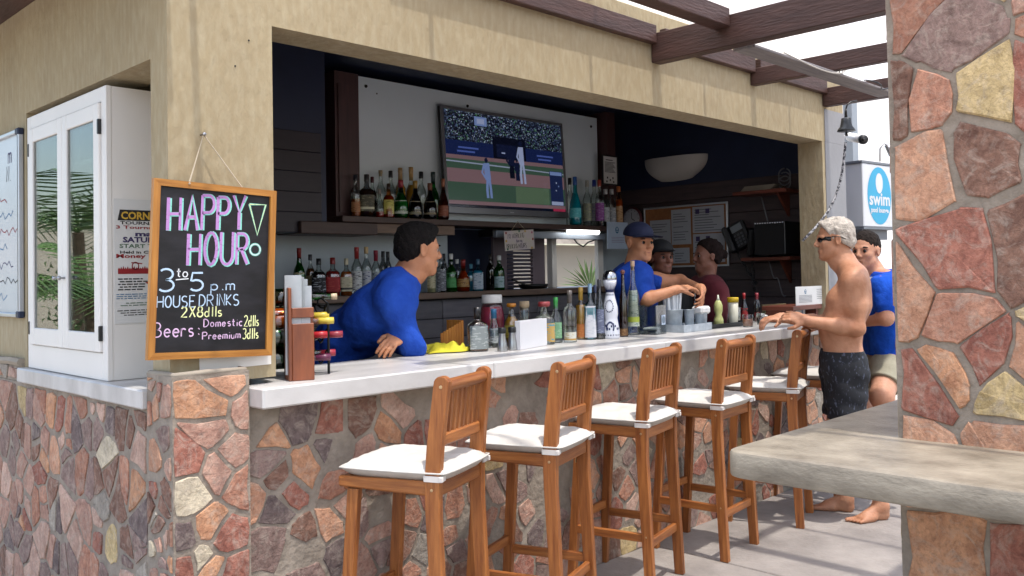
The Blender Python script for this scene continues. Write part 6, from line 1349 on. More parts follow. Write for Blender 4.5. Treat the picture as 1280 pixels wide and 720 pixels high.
def face_bits(par, Pp0, fr_, sc, brow='1d1613', h=.0022, eye=True, smile=False, lips='8a4a42'):
    f, s_, u = fr_; off = np.array(par.location); Pp = lambda a, b, d: Pp0(a, b, d)-off
    if eye:
        for q in (-1, 1):
            m_ = MB()
            c = Pp(.0775, q*.031, -.001); pts = []
            for i in range(9):
                for j in range(12):
                    th, ph = math.pi*i/8, 2*math.pi*j/12; pts.append(tuple(c+.0112*sc*(math.sin(th)*math.cos(ph)*s_+math.sin(th)*math.sin(ph)*u+math.cos(th)*f)))
            m_.add(pts, [(i*12+j, (i+1)*12+j, (i+1)*12+(j+1) % 12, i*12+(j+1) % 12) for i in range(8) for j in range(12)])
            mi = [1 if i < 3 else 0 for i in range(8) for j in range(12)]; m_.m = mi
            part('eye', m_, [M('eye_white', '8f857c', .3, var=0), M('iris_dark', '1a100c', .2, var=0)], par, True)
            m_ = MB(); m_.tube([tuple(Pp(.087-.001*abs(i-2), q*(.016+.010*i), .019+.003*math.sin(i/4*3.1))) for i in range(5)], [.0028*sc, .0046*sc, .0048*sc, .0042*sc, .002*sc], 6); part('eyebrow', m_, M('brow_'+brow, brow, .8, var=0), par, True)
    m_ = MB(); w = .024 if smile else .019
    m_.tube([tuple(Pp(.0925-.0005*i*i*1.2, q_*w*i/3, -.0655+(.0022*i if smile else .0))) for q_, i in ((-1, 3), (-1, 2), (-1, 1), (1, 0), (1, 1), (1, 2), (1, 3))], .0038*sc, 6, flat=.8); part('lips', m_, M('lips_'+lips, lips, .5, var=0), par, True)
def hand(F, wrist, d, palm_n, curl=.5, sc=1.0, thumb=1, spread=.12, t='hand'):
    """d: forearm direction; palm_n: direction the palm faces; thumb: +1 / -1 side"""
    d = nrm(d); pn = nrm(np.array(palm_n)-np.dot(palm_n, d)*d); s_ = np.cross(d, pn)*thumb; w = np.array(wrist, float)
    Rm = np.stack([d, s_, pn]); F.ell(w+d*.048*sc, np.array([.050, .040, .016])*sc, Rm, .012, t=t); F.cap(w-d*.02*sc, w+d*.02*sc, .025*sc, .024*sc, .012, t=t)
    for i, (off, L) in enumerate(((.028, .072), (.010, .080), (-.009, .074), (-.027, .058))):
        p = w+d*.088*sc+s_*off*sc; ang = curl*(.5+.06*i); dd = nrm(d+s_*off*spread*12)
        segs = (L*.45, L*.31, L*.24); rr_ = (.0095, .0085, .0075) if i < 3 else (.0082, .0074, .0066)
        for j in range(3):
            a = ang*(1, 2.1, 3.0)[j]; v = dd*math.cos(a)+pn*math.sin(a); q = p+v*segs[j]*sc; F.cap(p, q, rr_[j]*sc, rr_[min(j+1, 2)]*sc*.95, .004, t=t); p = q
    p = w+d*.025*sc+s_*.028*sc; v1 = nrm(d*.7+s_*.75+pn*.35); q = p+v1*.042*sc; F.cap(p, q, .014*sc, .011*sc, .010, t=t); v2 = nrm(d*.95+s_*.15+pn*(.3+curl*.4)); F.cap(q, q+v2*.032*sc, .0105*sc, .0085*sc, .004, t=t)
def skinm(n_, c1, c2): return M('skin_'+n_, c1, .52, col2=c2, scale=10, bump=.6, bscale=60, spec=.35, sss=.08, detail=9, contrast=(.25, .75))
def waves(n, lo, hi, seed, an=(1, 1, 1)):
    rn = random.Random(seed); W_ = []
    for i in range(n):
        d = nrm([rn.gauss(0, 1)*an[0], rn.gauss(0, 1)*an[1], rn.gauss(0, 1)*an[2]]); W_.append((d*rn.uniform(lo, hi), rn.uniform(0, 6.28)))
    return W_
def wr(amp, sx, sy, sz, seed=0.0):       # cloth folds: a sum of random waves, sharpened so that creases stand out
    W_ = waves(7, 22, 60, int(seed*100), (1, 1, 1.5))
    def f(X, Y, Z):
        t = 0
        for d, ph in W_: t = t+np.sin(X*d[0]+Y*d[1]+Z*d[2]+ph+1.3*np.sin(X*9+Z*13+ph))
        t = t/2.6; return amp*1.1*np.minimum(np.abs(t)**.75*np.sign(t)*-1, .7)
    return f
def hairnoise(amp, fr_=70):
    W_ = waves(9, fr_*1.2, fr_*3.2, int(fr_))
    def f(X, Y, Z):
        t = 0
        for d, ph in W_: t = t+np.sin(X*d[0]+Y*d[1]+Z*d[2]+ph+1.1*np.sin(Y*31+X*23+ph))
        return amp*.62*np.minimum(t, 2.2)
    return f
blue1 = M('royal_blue_cloth', '1a3f9c', .9, col2='2852b4', scale=9, bump=6, bscale=9, spec=.2)
blue2 = M('vivid_blue_cloth', '1240a4', .9, col2='1a54c0', scale=9, bump=6, bscale=10, spec=.2)

# --- barman leaning on the counter (facing along the bar, forearms folded)
def person_lean():
    t = thing('person', 'barman in a royal blue shirt leaning on the counter with folded arms', 'person', (1.15, .75, .012)); o = (1.15, .75, .012)
    F = Fig(); aa = 4.22
    pel = V3(*A(402, 500, 4.45)); pel[2] = .93
    belly = V3(*A(428, 425, 4.40)); chest = V3(*A(468, 392, 4.28)); upc = V3(*A(494, 361, 4.24)); nb = V3(*A(509, 339, 4.22)); hc = V3(*A(523, 311, 4.20))
    vd = nrm(FW*np.array([1, 1, 0])); sd = V3(vd[0], vd[1], 0)       # away from the camera
    ts = nrm(np.cross(nrm(upc-pel), nrm(sd)));
    side = nrm(sd+V3(-.25, .1, 0))
    for q in (-1, 1):
        F.cap(pel+side*.085*q, belly+side*.075*q, .105, .104, .06, t='torso'); F.cap(belly+side*.075*q, chest+side*.085*q, .104, .110, .06, t='torso'); F.cap(chest+side*.085*q, upc+side*.095*q, .108, .078, .06, t='torso')
        F.cap(upc+side*.03*q+V3(0, 0, .01), upc+side*.16*q+V3(.0, 0, -.02), .062, .062, .05, t='torso')
        hip = pel+side*.09*q; kn = hip+V3(.10, 0, -.42); F.cap(hip, kn, .095, .062, .05, t='leg'); F.cap(kn, V3(kn[0]-.06, kn[1], .10), .060, .042, .03, t='leg'); F.cap(V3(kn[0]-.07, kn[1], .05), V3(kn[0]+.10, kn[1]-.02, .035), .038, .03, .03, t='leg')
    shR = V3(*A(493, 378, 4.06)); elR = V3(*A(514, 427, 4.10)); shL = upc+side*.17; elR[2] = 1.128
    F.cap(shR, elR, .058, .050, .09, t='arm'); wrR = elR+V3(.03, .20, .015); F.cap(elR, wrR, .048, .034, .03, t='arm'); F.cap(upc-side*.10, shR, .08, .066, .06, t='torso')
    elL = V3(elR[0]-.02, elR[1]+.34, 1.13); F.cap(shL, elL, .060, .046, .05, t='arm'); wrL = V3(*A(505, 419, 4.05))+V3(0, .03, 0); F.cap(elL, wrL, .045, .030, .03, t='arm')
    tip = V3(*A(486, 432, 4.00)); hand(F, wrL, tip-wrL+V3(-.02, -.02, 0), V3(.5, .6, -.5), .5, 1.0, -1)
    hand(F, wrR, V3(-.1, 1, 0), V3(0, 0, -1), .4, 1.0, 1)
    hf = nrm(V3(1.0, -.30, -.10)); Pp, Rm, fr_ = head(F, hc, hf, nb, sc=1.03)
    sk = skinm('tan', 'a8704f', 'c48c6a')
    sdf_obj('body', F.p, .0055, sk, t, origin=o)
    only = ('torso', 'arm'); 
    sdf_obj('shirt', F.p, .0055, blue1, t, origin=o, inflate=.011, only=only, clips=[(nb+V3(.012, 0, .012), nb-upc+V3(.02, 0, .02)), (pel-V3(0, 0, .04), (0, 0, -1))], noise_fn=wr(.0055, 34, 26, 38, .6))
    sdf_obj('trousers', F.p, .007, M('dark_trousers', '1c1d24', .85), t, origin=o, inflate=.012, only=('leg',), clips=[(V3(0, 0, .09), (0, 0, -1)), (pel+V3(0, 0, .04), (0, 0, 1))])
    H_ = Fig(); E = lambda x, r, k=.015: H_.ell(Pp(*x), np.array(r)*1.03, Rm, k, t='h')
    E((-.016, 0, .042), (.101, .079, .086)); E((-.045, 0, .0), (.073, .076, .073)); E((.030, 0, .080), (.066, .060, .044)); E((.045, .0, .098), (.035, .045, .018))
    ff, ss, uu = fr_
    c0 = Pp(.012, 0, .0); sdf_obj('hair', H_.p, .004, M('hair_black', '0b0909', .85, col2='191413', scale=50, bump=2.5, bscale=110, spec=.2), t, origin=o, noise_fn=hairnoise(.0012, 80), clips=[(Pp(.050, 0, .035), ff*.95-uu*.55), (Pp(.0, 0, -.030), ff*.74-uu)])
    face_bits(t, Pp, fr_, 1.03)
    Bd = Fig(); Bd.ell(Pp(.072, 0, -.100), np.array((.024, .024, .020)), Rm, .01, t='h'); sdf_obj('beard', Bd.p, .003, M('hair_black', '0e0b0b'), t, origin=o, noise_fn=hairnoise(.001, 120))
    q = MB()
    for (px_, py__) in ((507, 379), (514, 376), (518, 384), (522, 381), (510, 386)):
        c = V3(*A(px_, py__, 3.985))-np.array(o); q.tube([c, c+V3(.006, .002, .010)], .0015, 5)
    return t
# --- barman in navy cap
def person_cap():
    o = (3.45, .95, .012); t = thing('person', 'barman in a navy cap and blue shirt reaching over the buckets', 'person', o); F = Fig()
    a0 = 5.55; hc = V3(*A(799, 303, a0)); nb = V3(*A(793, 328, a0)); upc = V3(*A(790, 346, a0)); chest = V3(*A(790, 375, a0+.02)); pel = V3(*A(786, 470, a0+.08)); mid = V3(*A(788, 425, a0+.05))
    f_, s_, u_ = frame((.95, .0, 0)); side = nrm(V3(.45, .9, 0))  # shoulder line
    side = nrm(V3(.55, .84, 0))
    for q in (-1, 1):
        F.cap(pel+side*.08*q, mid+side*.08*q, .105, .108, .06, t='torso'); F.cap(mid+side*.08*q, chest+side*.085*q, .108, .112, .06, t='torso'); F.cap(chest+side*.085*q, upc+side*.09*q, .108, .08, .06, t='torso')
        F.cap(upc+side*.03*q, upc+side*.17*q+V3(0, 0, -.02), .065, .066, .05, t='torso')
        hip = pel+side*.09*q; kn = hip+V3(.02, 0, -.43); F.cap(hip, kn, .095, .062, .05, t='leg'); F.cap(kn, V3(kn[0], kn[1], .10), .060, .042, .03, t='leg'); F.cap(V3(kn[0], kn[1], .05), V3(kn[0]+.15, kn[1]-.04, .035), .038, .03, .03, t='leg')
    shR = V3(*A(782, 352, 5.42)); elR = V3(*A(808, 374, 5.32)); wrR = V3(*A(846, 362, 5.38)); F.cap(upc-side*.1, shR, .07, .058, .05, t='torso'); F.cap(shR, shR+(elR-shR)*.8, .056, .050, .05, t='sleeve'); F.cap(shR, elR, .045, .040, .03, t='arm'); F.cap(elR, wrR, .042, .028, .03, t='arm')
    hand(F, wrR, V3(*A(866, 358, 5.42))-wrR, V3(.2, .3, -1), .75, 1.0, -1)
    shL = upc+side*.19+V3(0, 0, -.02); elL = V3(*A(850, 352, 5.85)); wrL = V3(*A(877, 362, 5.62)); F.cap(shL, shL+(elL-shL)*.55, .060, .052, .05, t='sleeve'); F.cap(shL+(elL-shL)*.5, elL, .050, .044, .05, t='arm'); F.cap(elL, wrL, .044, .029, .03, t='arm'); hand(F, wrL, V3(*A(878, 374, 5.55))-wrL, V3(-.5, .0, -.4), .7, 1.0, 1)
    hf = nrm(V3(-.22, -1, -.04)); Pp, Rm, fr_ = head(F, hc, hf, nb, sc=1.0)
    sdf_obj('body', F.p, .006, skinm('tan', 'a8704f', 'c48c6a'), t, origin=o)
    sdf_obj('shirt', F.p, .006, blue1, t, origin=o, inflate=.012, only=('torso', 'sleeve'), clips=[(nb+V3(.0, 0, .005), V3(.35, -.1, 1)), (pel-V3(0, 0, .06), (0, 0, -1))], noise_fn=wr(.003, 28, 24, 30, 1.9))
    sdf_obj('shorts', F.p, .008, M('dark_trousers', '1c1d24', .85), t, origin=o, inflate=.013, only=('leg',), clips=[(V3(0, 0, .09), (0, 0, -1)), (pel+V3(0, 0, .04), (0, 0, 1))])
    ff, ss, uu = fr_; H_ = Fig(); H_.ell(Pp(-.010, 0, .050), np.array((.108, .088, .082)), Rm, .01, t='h')
    cp_ = sdf_obj('cap', H_.p, .005, M('navy_cap', '161d3c', .8, bump=.3, bscale=80), t, origin=o, clips=[(Pp(0, 0, .038), -uu-ff*.12)])
    q = MB(); vs = []; n_ = 14
    for lay in (0, 1):
        for i in range(n_+1):
            th = -1.15+2.3*i/n_
            for r_, dz in ((.083, .0), (.122, .0), (.168+.015*math.cos(th), -.008)): vs.append(tuple(Pp(-.002+r_*math.cos(th)*1.0, r_*math.sin(th)*.72, .046+dz-.010*abs(th)**2*.5-.004*lay)-np.array(o)))
    for lay in (0, 1):
        for i in range(n_):
            for j in range(2): a = lay*(n_+1)*3+i*3+j; f = (a, a+1, a+4, a+3); q.f.append(f if lay == 0 else f[::-1]); q.m.append(0)
    q.v += vs; part('peak', q, M('navy_cap', '161d3c', .8), cp_, True)
    face_bits(t, Pp, fr_, 1.0, smile=True)
    # chest badge and sleeve mark
    q = MB(); c = V3(*A(812, 347, 5.41))-np.array(o); f2, s2, u2 = frame(-FW); q.add([tuple(c+s2*.019*math.cos(R(g))*-1+u2*.030*math.sin(R(g))) for g in range(0, 360, 30)], [tuple(range(12))])
    part('shirt_badge', q, M('badge_white', '9fb0d0', .7, var=0), t)
    return t
# --- two people mirrored in a glass pane, built here as solid figures
def person_back(lab, o, hc, a, hf, shirt, hairc, cap_=False, bun=False, skin=('6b4436', '7d5444')):  # default skin tones darkened so the figures look dimly lit
    t = thing('person', lab, 'person', o); F = Fig(); hc = V3(*hc); nb = hc+V3(0, .01, -.13); upc = nb+V3(0, 0, -.08); pel = V3(hc[0], hc[1]+.02, .95)
    f_, s_, u_ = frame(V3(hf[0], hf[1], 0)); side = s_
    for q in (-1, 1):
        F.cap(pel+side*.07*q, upc+side*.09*q+V3(0, 0, -.12), .105, .105, .06, t='torso'); F.cap(upc+side*.09*q+V3(0, 0, -.12), upc+side*.08*q, .10, .075, .06, t='torso'); F.cap(upc, upc+side*.16*q+V3(0, 0, -.03), .055, .055, .05, t='torso')
        sh = upc+side*.175*q+V3(0, 0, -.04); el = sh+V3(0, 0, -.27)+side*.03*q+f_*.02; F.cap(sh, el, .05, .042, .04, t='torso'); F.cap(el, el+f_*.2+V3(0, 0, -.05), .038, .028, .03, t='arm'); hand(F, el+f_*.2+V3(0, 0, -.05), f_+V3(0, 0, -.2), -side*q, .4, .9, q)
        hip = pel+side*.08*q; kn = hip+V3(0, 0, -.43); F.cap(hip, kn, .085, .058, .05, t='leg'); F.cap(kn, V3(kn[0], kn[1], .1), .055, .04, .03, t='leg'); F.cap(V3(kn[0], kn[1], .05), V3(kn[0], kn[1], .035)+f_*.14, .038, .03, .03, t='leg')
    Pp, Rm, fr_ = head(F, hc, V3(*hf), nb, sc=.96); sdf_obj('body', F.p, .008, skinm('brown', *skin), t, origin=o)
    ff, ss, uu = fr_
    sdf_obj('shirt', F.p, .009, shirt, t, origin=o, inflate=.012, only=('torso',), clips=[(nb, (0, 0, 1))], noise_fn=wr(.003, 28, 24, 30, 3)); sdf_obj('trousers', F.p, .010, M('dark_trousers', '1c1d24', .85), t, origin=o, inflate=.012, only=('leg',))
    H_ = Fig(); H_.ell(Pp(-.016, 0, .042), np.array((.102, .082, .084)), Rm, .015, t='h'); H_.ell(Pp(-.04, 0, -.01), np.array((.07, .078, .07)), Rm, .015, t='h')
    if bun: H_.ell(Pp(-.125, 0, .01), np.array((.035, .035, .035)), Rm, .01, t='h')
    sdf_obj('hair', H_.p, .006, hairc, t, origin=o, noise_fn=hairnoise(.002), clips=[(Pp(.030, 0, .035), ff*.92-uu*.72), (Pp(0, 0, -.06), -uu)])
    if cap_:
        C_ = Fig(); C_.ell(Pp(-.010, 0, .050), np.array((.106, .087, .080)), Rm, .01, t='h'); C_.ell(Pp(.09, 0, .048), np.array((.065, .055, .006)), Rm, .01, t='h'); sdf_obj('cap', C_.p, .006, M('black_cap', '101114', .8), t, origin=o, clips=[(Pp(0, 0, .036), -uu)])
    face_bits(t, Pp, fr_, .96)
    return t
# --- shirtless man
def person_old():
    o = (3.66, -.63, FZ); t = thing('person', 'shirtless older man with white hair and sunglasses standing at the bar in dark swim shorts', 'person', o); F = Fig()
    a0 = 5.06; g = lambda x, y, da=0: V3(*A(x, y, a0+da))
    hc = g(1043, 299); nb = g(1054, 328); upc = g(1067, 346); chest = g(1064, 378); mid = g(1055, 410); pel = g(1054, 446)
    side = nrm(V3(.91, .42, 0)); fwdd = nrm(V3(-.42, .91, 0))      # side = away from camera, fwd = to the left in the picture
    for q in (-1, 1):
        F.cap(upc+side*.075*q, chest+side*.095*q-fwdd*.0, .072, .105, .06, t='torso'); F.cap(chest+side*.09*q+fwdd*.015, mid+side*.08*q+fwdd*.01, .105, .10, .06, t='torso'); F.cap(mid+side*.075*q+fwdd*.015, pel+side*.08*q, .102, .108, .06, t='torso')
        F.cap(upc+side*.03*q, upc+side*.165*q+V3(0, 0, -.025), .055, .060, .05, t='torso'); F.ell(chest+side*.075*q+fwdd*.085+V3(0, 0, .02), (.045, .065, .05), np.stack([fwdd, side, V3(0, 0, 1)]), .04, t='torso')
        F.ell(upc+side*.09*q-fwdd*.055+V3(0, 0, -.06), (.030, .05, .07), np.stack([fwdd, side, V3(0, 0, 1)]), .04, t='torso')
    F.ell(mid+fwdd*.06+V3(0, 0, -.02), (.075, .11, .085), np.stack([fwdd, side, V3(0, 0, 1)]), .05, t='torso')
    F.cap(nb, upc+V3(0, 0, .0), .056, .070, .05, t='torso')
    for q in (-1, 1): F.cap(nb+V3(0, 0, .015), upc+side*.13*q+V3(0, 0, .01), .040, .050, .05, t='torso')
    shR = upc-side*.175+V3(0, 0, -.04); elR = g(1072, 411, -.20); wrR = g(1008, 401, -.20)
    F.cap(shR, shR+(elR-shR)*.5, .058, .048, .05, t='arm'); F.cap(shR+(elR-shR)*.5, elR, .048, .040, .03, t='arm'); F.cap(elR, elR+(wrR-elR)*.35, .041, .043, .02, t='arm'); F.cap(elR+(wrR-elR)*.35, wrR, .043, .027, .02, t='arm')
    hand(F, wrR, g(985, 394, -.18)-wrR, V3(.3, .75, -.35), .95, 1.02, 1)
    shL = upc+side*.17+V3(0, 0, -.03); elL = g(1036, 404, .10); wrL = g(976, 397, .0); F.cap(shL, elL, .056, .040, .05, t='arm'); F.cap(elL, elL+(wrL-elL)*.35, .040, .041, .02, t='arm'); F.cap(elL+(wrL-elL)*.35, wrL, .041, .027, .02, t='arm')
    hand(F, wrL, g(950, 400, -.05)-wrL, V3(-.1, .2, -1), .8, 1.02, 1)
    hipsp = .085
    ft = {-1: (P(1110, 648, 'z', FZ), P(1052, 656, 'z', FZ)), 1: (P(1068, 640, 'z', FZ), P(1018, 636, 'z', FZ))}
    for q in (-1, 1):
        hl, toe = V3(*ft[q][0]), V3(*ft[q][1]); d_ = nrm(toe-hl); hl[2] = toe[2] = 0; ank = hl+d_*.045+V3(0, 0, .085); hip = pel+nrm(V3(.85, .55, 0))*hipsp*q+V3(0, 0, -.02); kn = (hip+ank)/2+fwdd*.03; kn[2] = .50
        F.cap(hip, kn+V3(0, 0, .05), .095, .060, .05, t='leg'); F.cap(kn+V3(0, 0, .05), kn-V3(0, 0, .03), .058, .052, .03, t='leg'); cf = kn+(ank-kn)*.3-fwdd*.018; F.cap(kn-V3(0, 0, .03), cf, .050, .055, .04, t='leg'); F.cap(cf, ank, .053, .034, .04, t='leg')
        tz = V3(0, 0, FZ); F.cap(hl+d_*.03+tz+V3(0, 0, .030), ank, .030, .036, .03, t='foot'); F.cap(ank, hl+d_*.15+tz+V3(0, 0, .035), .036, .026, .03, t='foot'); F.cap(hl+d_*.04+tz+V3(0, 0, .024), hl+d_*.19+tz+V3(0, 0, .018), .026, .018, .03, t='foot')
        sd_ = np.cross(d_, V3(0, 0, 1)); ins = 1 if q == -1 else -1
        F.cap(hl+d_*.12+tz+V3(0, 0, .022)+sd_*.022, hl+d_*.19+tz+V3(0, 0, .016)+sd_*.030, .022, .016, .02, t='foot'); F.cap(hl+d_*.12+tz+V3(0, 0, .022)-sd_*.022, hl+d_*.19+tz+V3(0, 0, .016)-sd_*.030, .022, .016, .02, t='foot')
        for k in range(5):
            off = (-.036+.018*k)*(-ins); Lk = .245-.008*k if True else 0; F.cap(hl+d_*.19+tz+V3(0, 0, .015)+sd_*off, hl+d_*(Lk+.008)+tz+V3(0, 0, .012)+sd_*off*1.05, .012 if k == 0 else .0095, .012 if k == 0 else .0085, .004, t='foot')
    hf = nrm(V3(-.60, .80, -.05)); Pp, Rm, fr_ = head(F, hc, hf, nb, sc=1.0)
    sk = skinm('sunned', 'a06a4c', 'c49274')
    sdf_obj('body', F.p, .0055, sk, t, origin=o)
    blk = M('swim_shorts', '14161d', .8, col2='4a4f60', scale=75, stretch=(1, 1, .4), contrast=(.58, .66), detail=2, bump=.3, bscale=60)
    G_ = Fig(); wz = g(1052, 437)[2]; hemz = g(1052, 520)[2]
    for q in (-1, 1): hip = pel+nrm(V3(.85, .55, 0))*hipsp*q; G_.cap(pel+side*.078*q+V3(0, 0, .05)+fwdd*.004, hip+V3(0, 0, -.08), .112, .114, .05, t='s'); G_.cap(hip+V3(0, 0, -.05), V3(hip[0], hip[1], hemz-.08), .108, .100, .03, t='s')
    sdf_obj('swim_shorts', G_.p, .006, blk, t, origin=o, inflate=.008, clips=[(V3(0, 0, wz), (0, 0, 1)), (V3(0, 0, hemz), (0, 0, -1))], noise_fn=wr(.005, 38, 33, 14, 2.4))
    q = MB(); rn = random.Random(5)
    ff, ss, uu = fr_; H_ = Fig(); H_.ell(Pp(-.018, 0, .044), np.array((.101, .081, .085)), Rm, .015, t='h'); H_.ell(Pp(-.050, 0, -.005), np.array((.068, .077, .072)), Rm, .015, t='h'); H_.ell(Pp(.040, 0, .078), np.array((.055, .060, .036)), Rm, .015, t='h')
    sdf_obj('hair', H_.p, .004, M('hair_white', '9d948a', .8, col2='c2b9ae', scale=50, bump=2, bscale=80), t, origin=o, noise_fn=hairnoise(.0020, 57), clips=[(Pp(.050, 0, .045), ff*.95-uu*.60), (Pp(.0, 0, -.012), ff*.55-uu)])
    face_bits(t, Pp, fr_, 1.0, brow='9a948c', eye=False)
    sg = thing('sunglasses', 'dark wraparound sunglasses worn by the shirtless man', 'sunglasses', o); q = MB(); lensm = M('dark_lens', '0a0a0c', .08, var=0)
    for s2 in (-1, 1):
        vs = []
        for i in range(9):
            th = R(8+62*i/8)
            for j in range(5): zz = .017-.032*j/4; rr_ = .100-.004*abs(j-2); vs.append(tuple(Pp(-.002+rr_*math.cos(th)*1.02, s2*rr_*math.sin(th)*.80, zz*(1-.25*(i/8)**2)+.002)-np.array(o)))
        q.add(vs, [(i*5+j, i*5+j+1, (i+1)*5+j+1, (i+1)*5+j) for i in range(8) for j in range(4)])
    part('lens', q, lensm, sg, True); q = MB()
    for s2 in (-1, 1): q.tube([tuple(Pp(.030, s2*.076, .014)-np.array(o)), tuple(Pp(-.02, s2*.084, .010)-np.array(o)), tuple(Pp(-.045, s2*.084, -.005)-np.array(o))], .0028, 6)
    part('temple', q, black, sg, True)
    # tattoo: small flat marks following the shoulder
    return t
# --- seated man in blue
def person_seated():
    o = (4.15, -.42, FZ); t = thing('person', 'smiling man with cropped dark hair in bright blue t-shirt, seated', 'person', o); F = Fig(); a0 = 5.55; g = lambda x, y, da=0: V3(*A(x, y, a0+da))
    hc = g(1082, 313); nb = g(1092, 337); upc = g(1098, 352); chest = g(1099, 378); mid = g(1099, 405); pel = g(1104, 438)
    fwdd = nrm(V3(-.80, .60, 0)); side = nrm(V3(.60, .80, 0))
    for q in (-1, 1):
        F.cap(upc+side*.08*q, chest+side*.10*q, .075, .115, .06, t='torso'); F.cap(chest+side*.10*q, mid+side*.09*q, .115, .115, .06, t='torso'); F.cap(mid+side*.09*q, pel+side*.09*q, .115, .12, .06, t='torso'); F.cap(upc+side*.03*q, upc+side*.18*q+V3(0, 0, -.025), .060, .064, .05, t='torso')
        hip = pel+side*.09*q+V3(0, 0, -.04); kn = hip+nrm(V3(-.85, -.05, 0))*.26+V3(0, 0, -.20)+side*.05*q; F.cap(hip, kn, .100, .068, .05, t='leg'); ank = V3(kn[0], kn[1], .33)-fwdd*.12; F.cap(kn, kn+(ank-kn)*.35, .064, .056, .03, t='shin'); F.cap(kn+(ank-kn)*.35, ank, .056, .036, .03, t='shin'); F.cap(ank-V3(0, 0, .03), ank+fwdd*.16-V3(0, 0, .045), .036, .028, .03, t='shin')
    shR = g(1102, 357, -.22); elR = g(1108, 398, -.30); wrR = g(1078, 403, -.16); F.cap(shR, shR+(elR-shR)*.62, .058, .054, .05, t='sleeve'); F.cap(shR, elR, .045, .040, .03, t='arm'); F.cap(elR, wrR, .041, .028, .03, t='arm'); hand(F, wrR, fwdd, V3(0, 0, -1), .5, 1, 1)
    shL = upc+side*.19+V3(0, 0, -.03); elL = shL+fwdd*.08+V3(0, 0, -.28); wrL = elL+fwdd*.22+V3(0, -.03, .02); F.cap(shL, shL+(elL-shL)*.6, .058, .052, .05, t='sleeve'); F.cap(shL, elL, .045, .042, .03, t='arm'); F.cap(elL, wrL, .045, .030, .03, t='arm'); hand(F, wrL, fwdd, V3(0, 0, -1), .5, 1, -1)
    hf = nrm(V3(-.95, .02, -.05)); Pp, Rm, fr_ = head(F, hc, hf, nb, sc=1.03); sdf_obj('body', F.p, .006, skinm('tan2', 'b07c60', 'c8967c'), t, origin=o); ff, ss, uu = fr_
    sdf_obj('t_shirt', F.p, .006, blue2, t, origin=o, inflate=.014, only=('torso', 'sleeve'), clips=[(nb+V3(0, 0, .0), (-.2, 0, 1)), (pel-V3(0, 0, .02), (0, 0, -1))], noise_fn=wr(.004, 28, 24, 26, 4.2))
    sdf_obj('khaki_shorts', F.p, .007, M('khaki_cloth', '85806e', .9, col2='9c9784', scale=6, bump=.4, bscale=80), t, origin=o, inflate=.016, only=('leg',), clips=[(pel+V3(0, 0, .03), (0, 0, 1)), (pel+V3(-.22, -.01, -.22), V3(-.8, 0, -.7))], noise_fn=wr(.004, 30, 28, 24, 1.2))
    H_ = Fig(); H_.ell(Pp(-.016, 0, .040), np.array((.101, .081, .086)), Rm, .015, t='h'); H_.ell(Pp(-.040, 0, -.0), np.array((.070, .077, .066)), Rm, .015, t='h')
    sdf_obj('hair', H_.p, .004, M('hair_cropped', '1a1513', .9, spec=.2, col2='2c2420', scale=60, bump=1, bscale=160), t, origin=o, noise_fn=hairnoise(.0012, 140), clips=[(Pp(.055, 0, .035), ff*.95-uu*.55), (Pp(.0, 0, -.002), ff*.60-uu)])
    face_bits(t, Pp, fr_, 1.03, smile=True)
    q = MB(); c = g(1092, 347.5, -.16)-np.array(o); f2, s2, u2 = frame(-FW); q.add([tuple(c+s2*a_*.026+u2*b_*.008) for a_, b_ in ((-1, -1), (1, -1), (1, 1), (-1, 1))], [(0, 1, 2, 3)]); part('name_patch', q, paper, t)
    return t
person_lean(); person_cap(); person_old(); person_seated()
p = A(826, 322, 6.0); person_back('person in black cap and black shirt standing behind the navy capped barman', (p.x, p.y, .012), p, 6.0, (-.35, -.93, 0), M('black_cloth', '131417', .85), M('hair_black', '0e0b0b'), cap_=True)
p = A(884, 320, 6.15); person_back('person in a red shirt with dark hair in a bun by the notice board', (p.x, p.y, .012), p, 6.15, (-.85, .5, 0), M('dimmed_red_cloth', '4a0f1a', .9, col2='561521'), M('hair_brown', '120b0a', .9, col2='1e1311', scale=40, bump=1, bscale=90, spec=.15), bun=True)  # shirt red darkened to imitate dim light
# small glass in the man's far hand
p = P(938, 409, 'z', ZC); t = thing('drink_glass', 'short glass of pink drink held on the counter by the shirtless man', 'glass', (p.x+.02, p.y+.03, ZC)); q = MB(); q.lathe([(.028, 0), (.034, .01), (.036, .075), (.033, .08)], 18, cap=False); part('glass', q, glass_for('clear'), t, True); q = MB(); q.lathe([(.026, .006), (.032, .012), (.033, .05)], 18); part('drink', q, M('peach_drink', 'b07860', .3), t, True)
# ------------------------------------------------------------------ bell, sign, exterior
bell = thing('bell', 'small dark metal bell hanging under the pergola at the far pier', 'bell', tuple(A(1058, 164, 5.75)))
bm = M('bell_metal', '4c5054', .45, metal=.6, var=.1); sc_ = 5.75/FPX
q = MB(); q.lathe([(11.2*sc_, 0), (10.6*sc_, 2*sc_), (7.6*sc_, 6*sc_), (6.3*sc_, 12*sc_), (5.8*sc_, 16*sc_), (2*sc_, 17.5*sc_)], 22, cap=True); part('bell_body', q, bm, bell, True)
q = MB(); q.tube([(0, 0, 17*sc_), (0, 0, 24*sc_), (.002, 0, 28*sc_)], [2.0*sc_, 1.6*sc_, 1.3*sc_], 8); q.tube([(0, 0, 27*sc_), (.01, -.005, 33*sc_), (.035, -.02, 37*sc_), (.08, -.04, 39*sc_)], 1.1*sc_, 8); q.tube([(0, 0, -1*sc_), (0, 0, -6*sc_)], [1.4*sc_, 2.0*sc_], 8); part('hanger', q, black, bell, True)
rp = M('rope_cloth', '3a3a40', .9, col2='a8a8aa', scale=60, contrast=(.45, .55), detail=1)
q = MB(); a_, b_ = A(1057, 178, 5.7), A(1003, 301, 5.45); pts = []
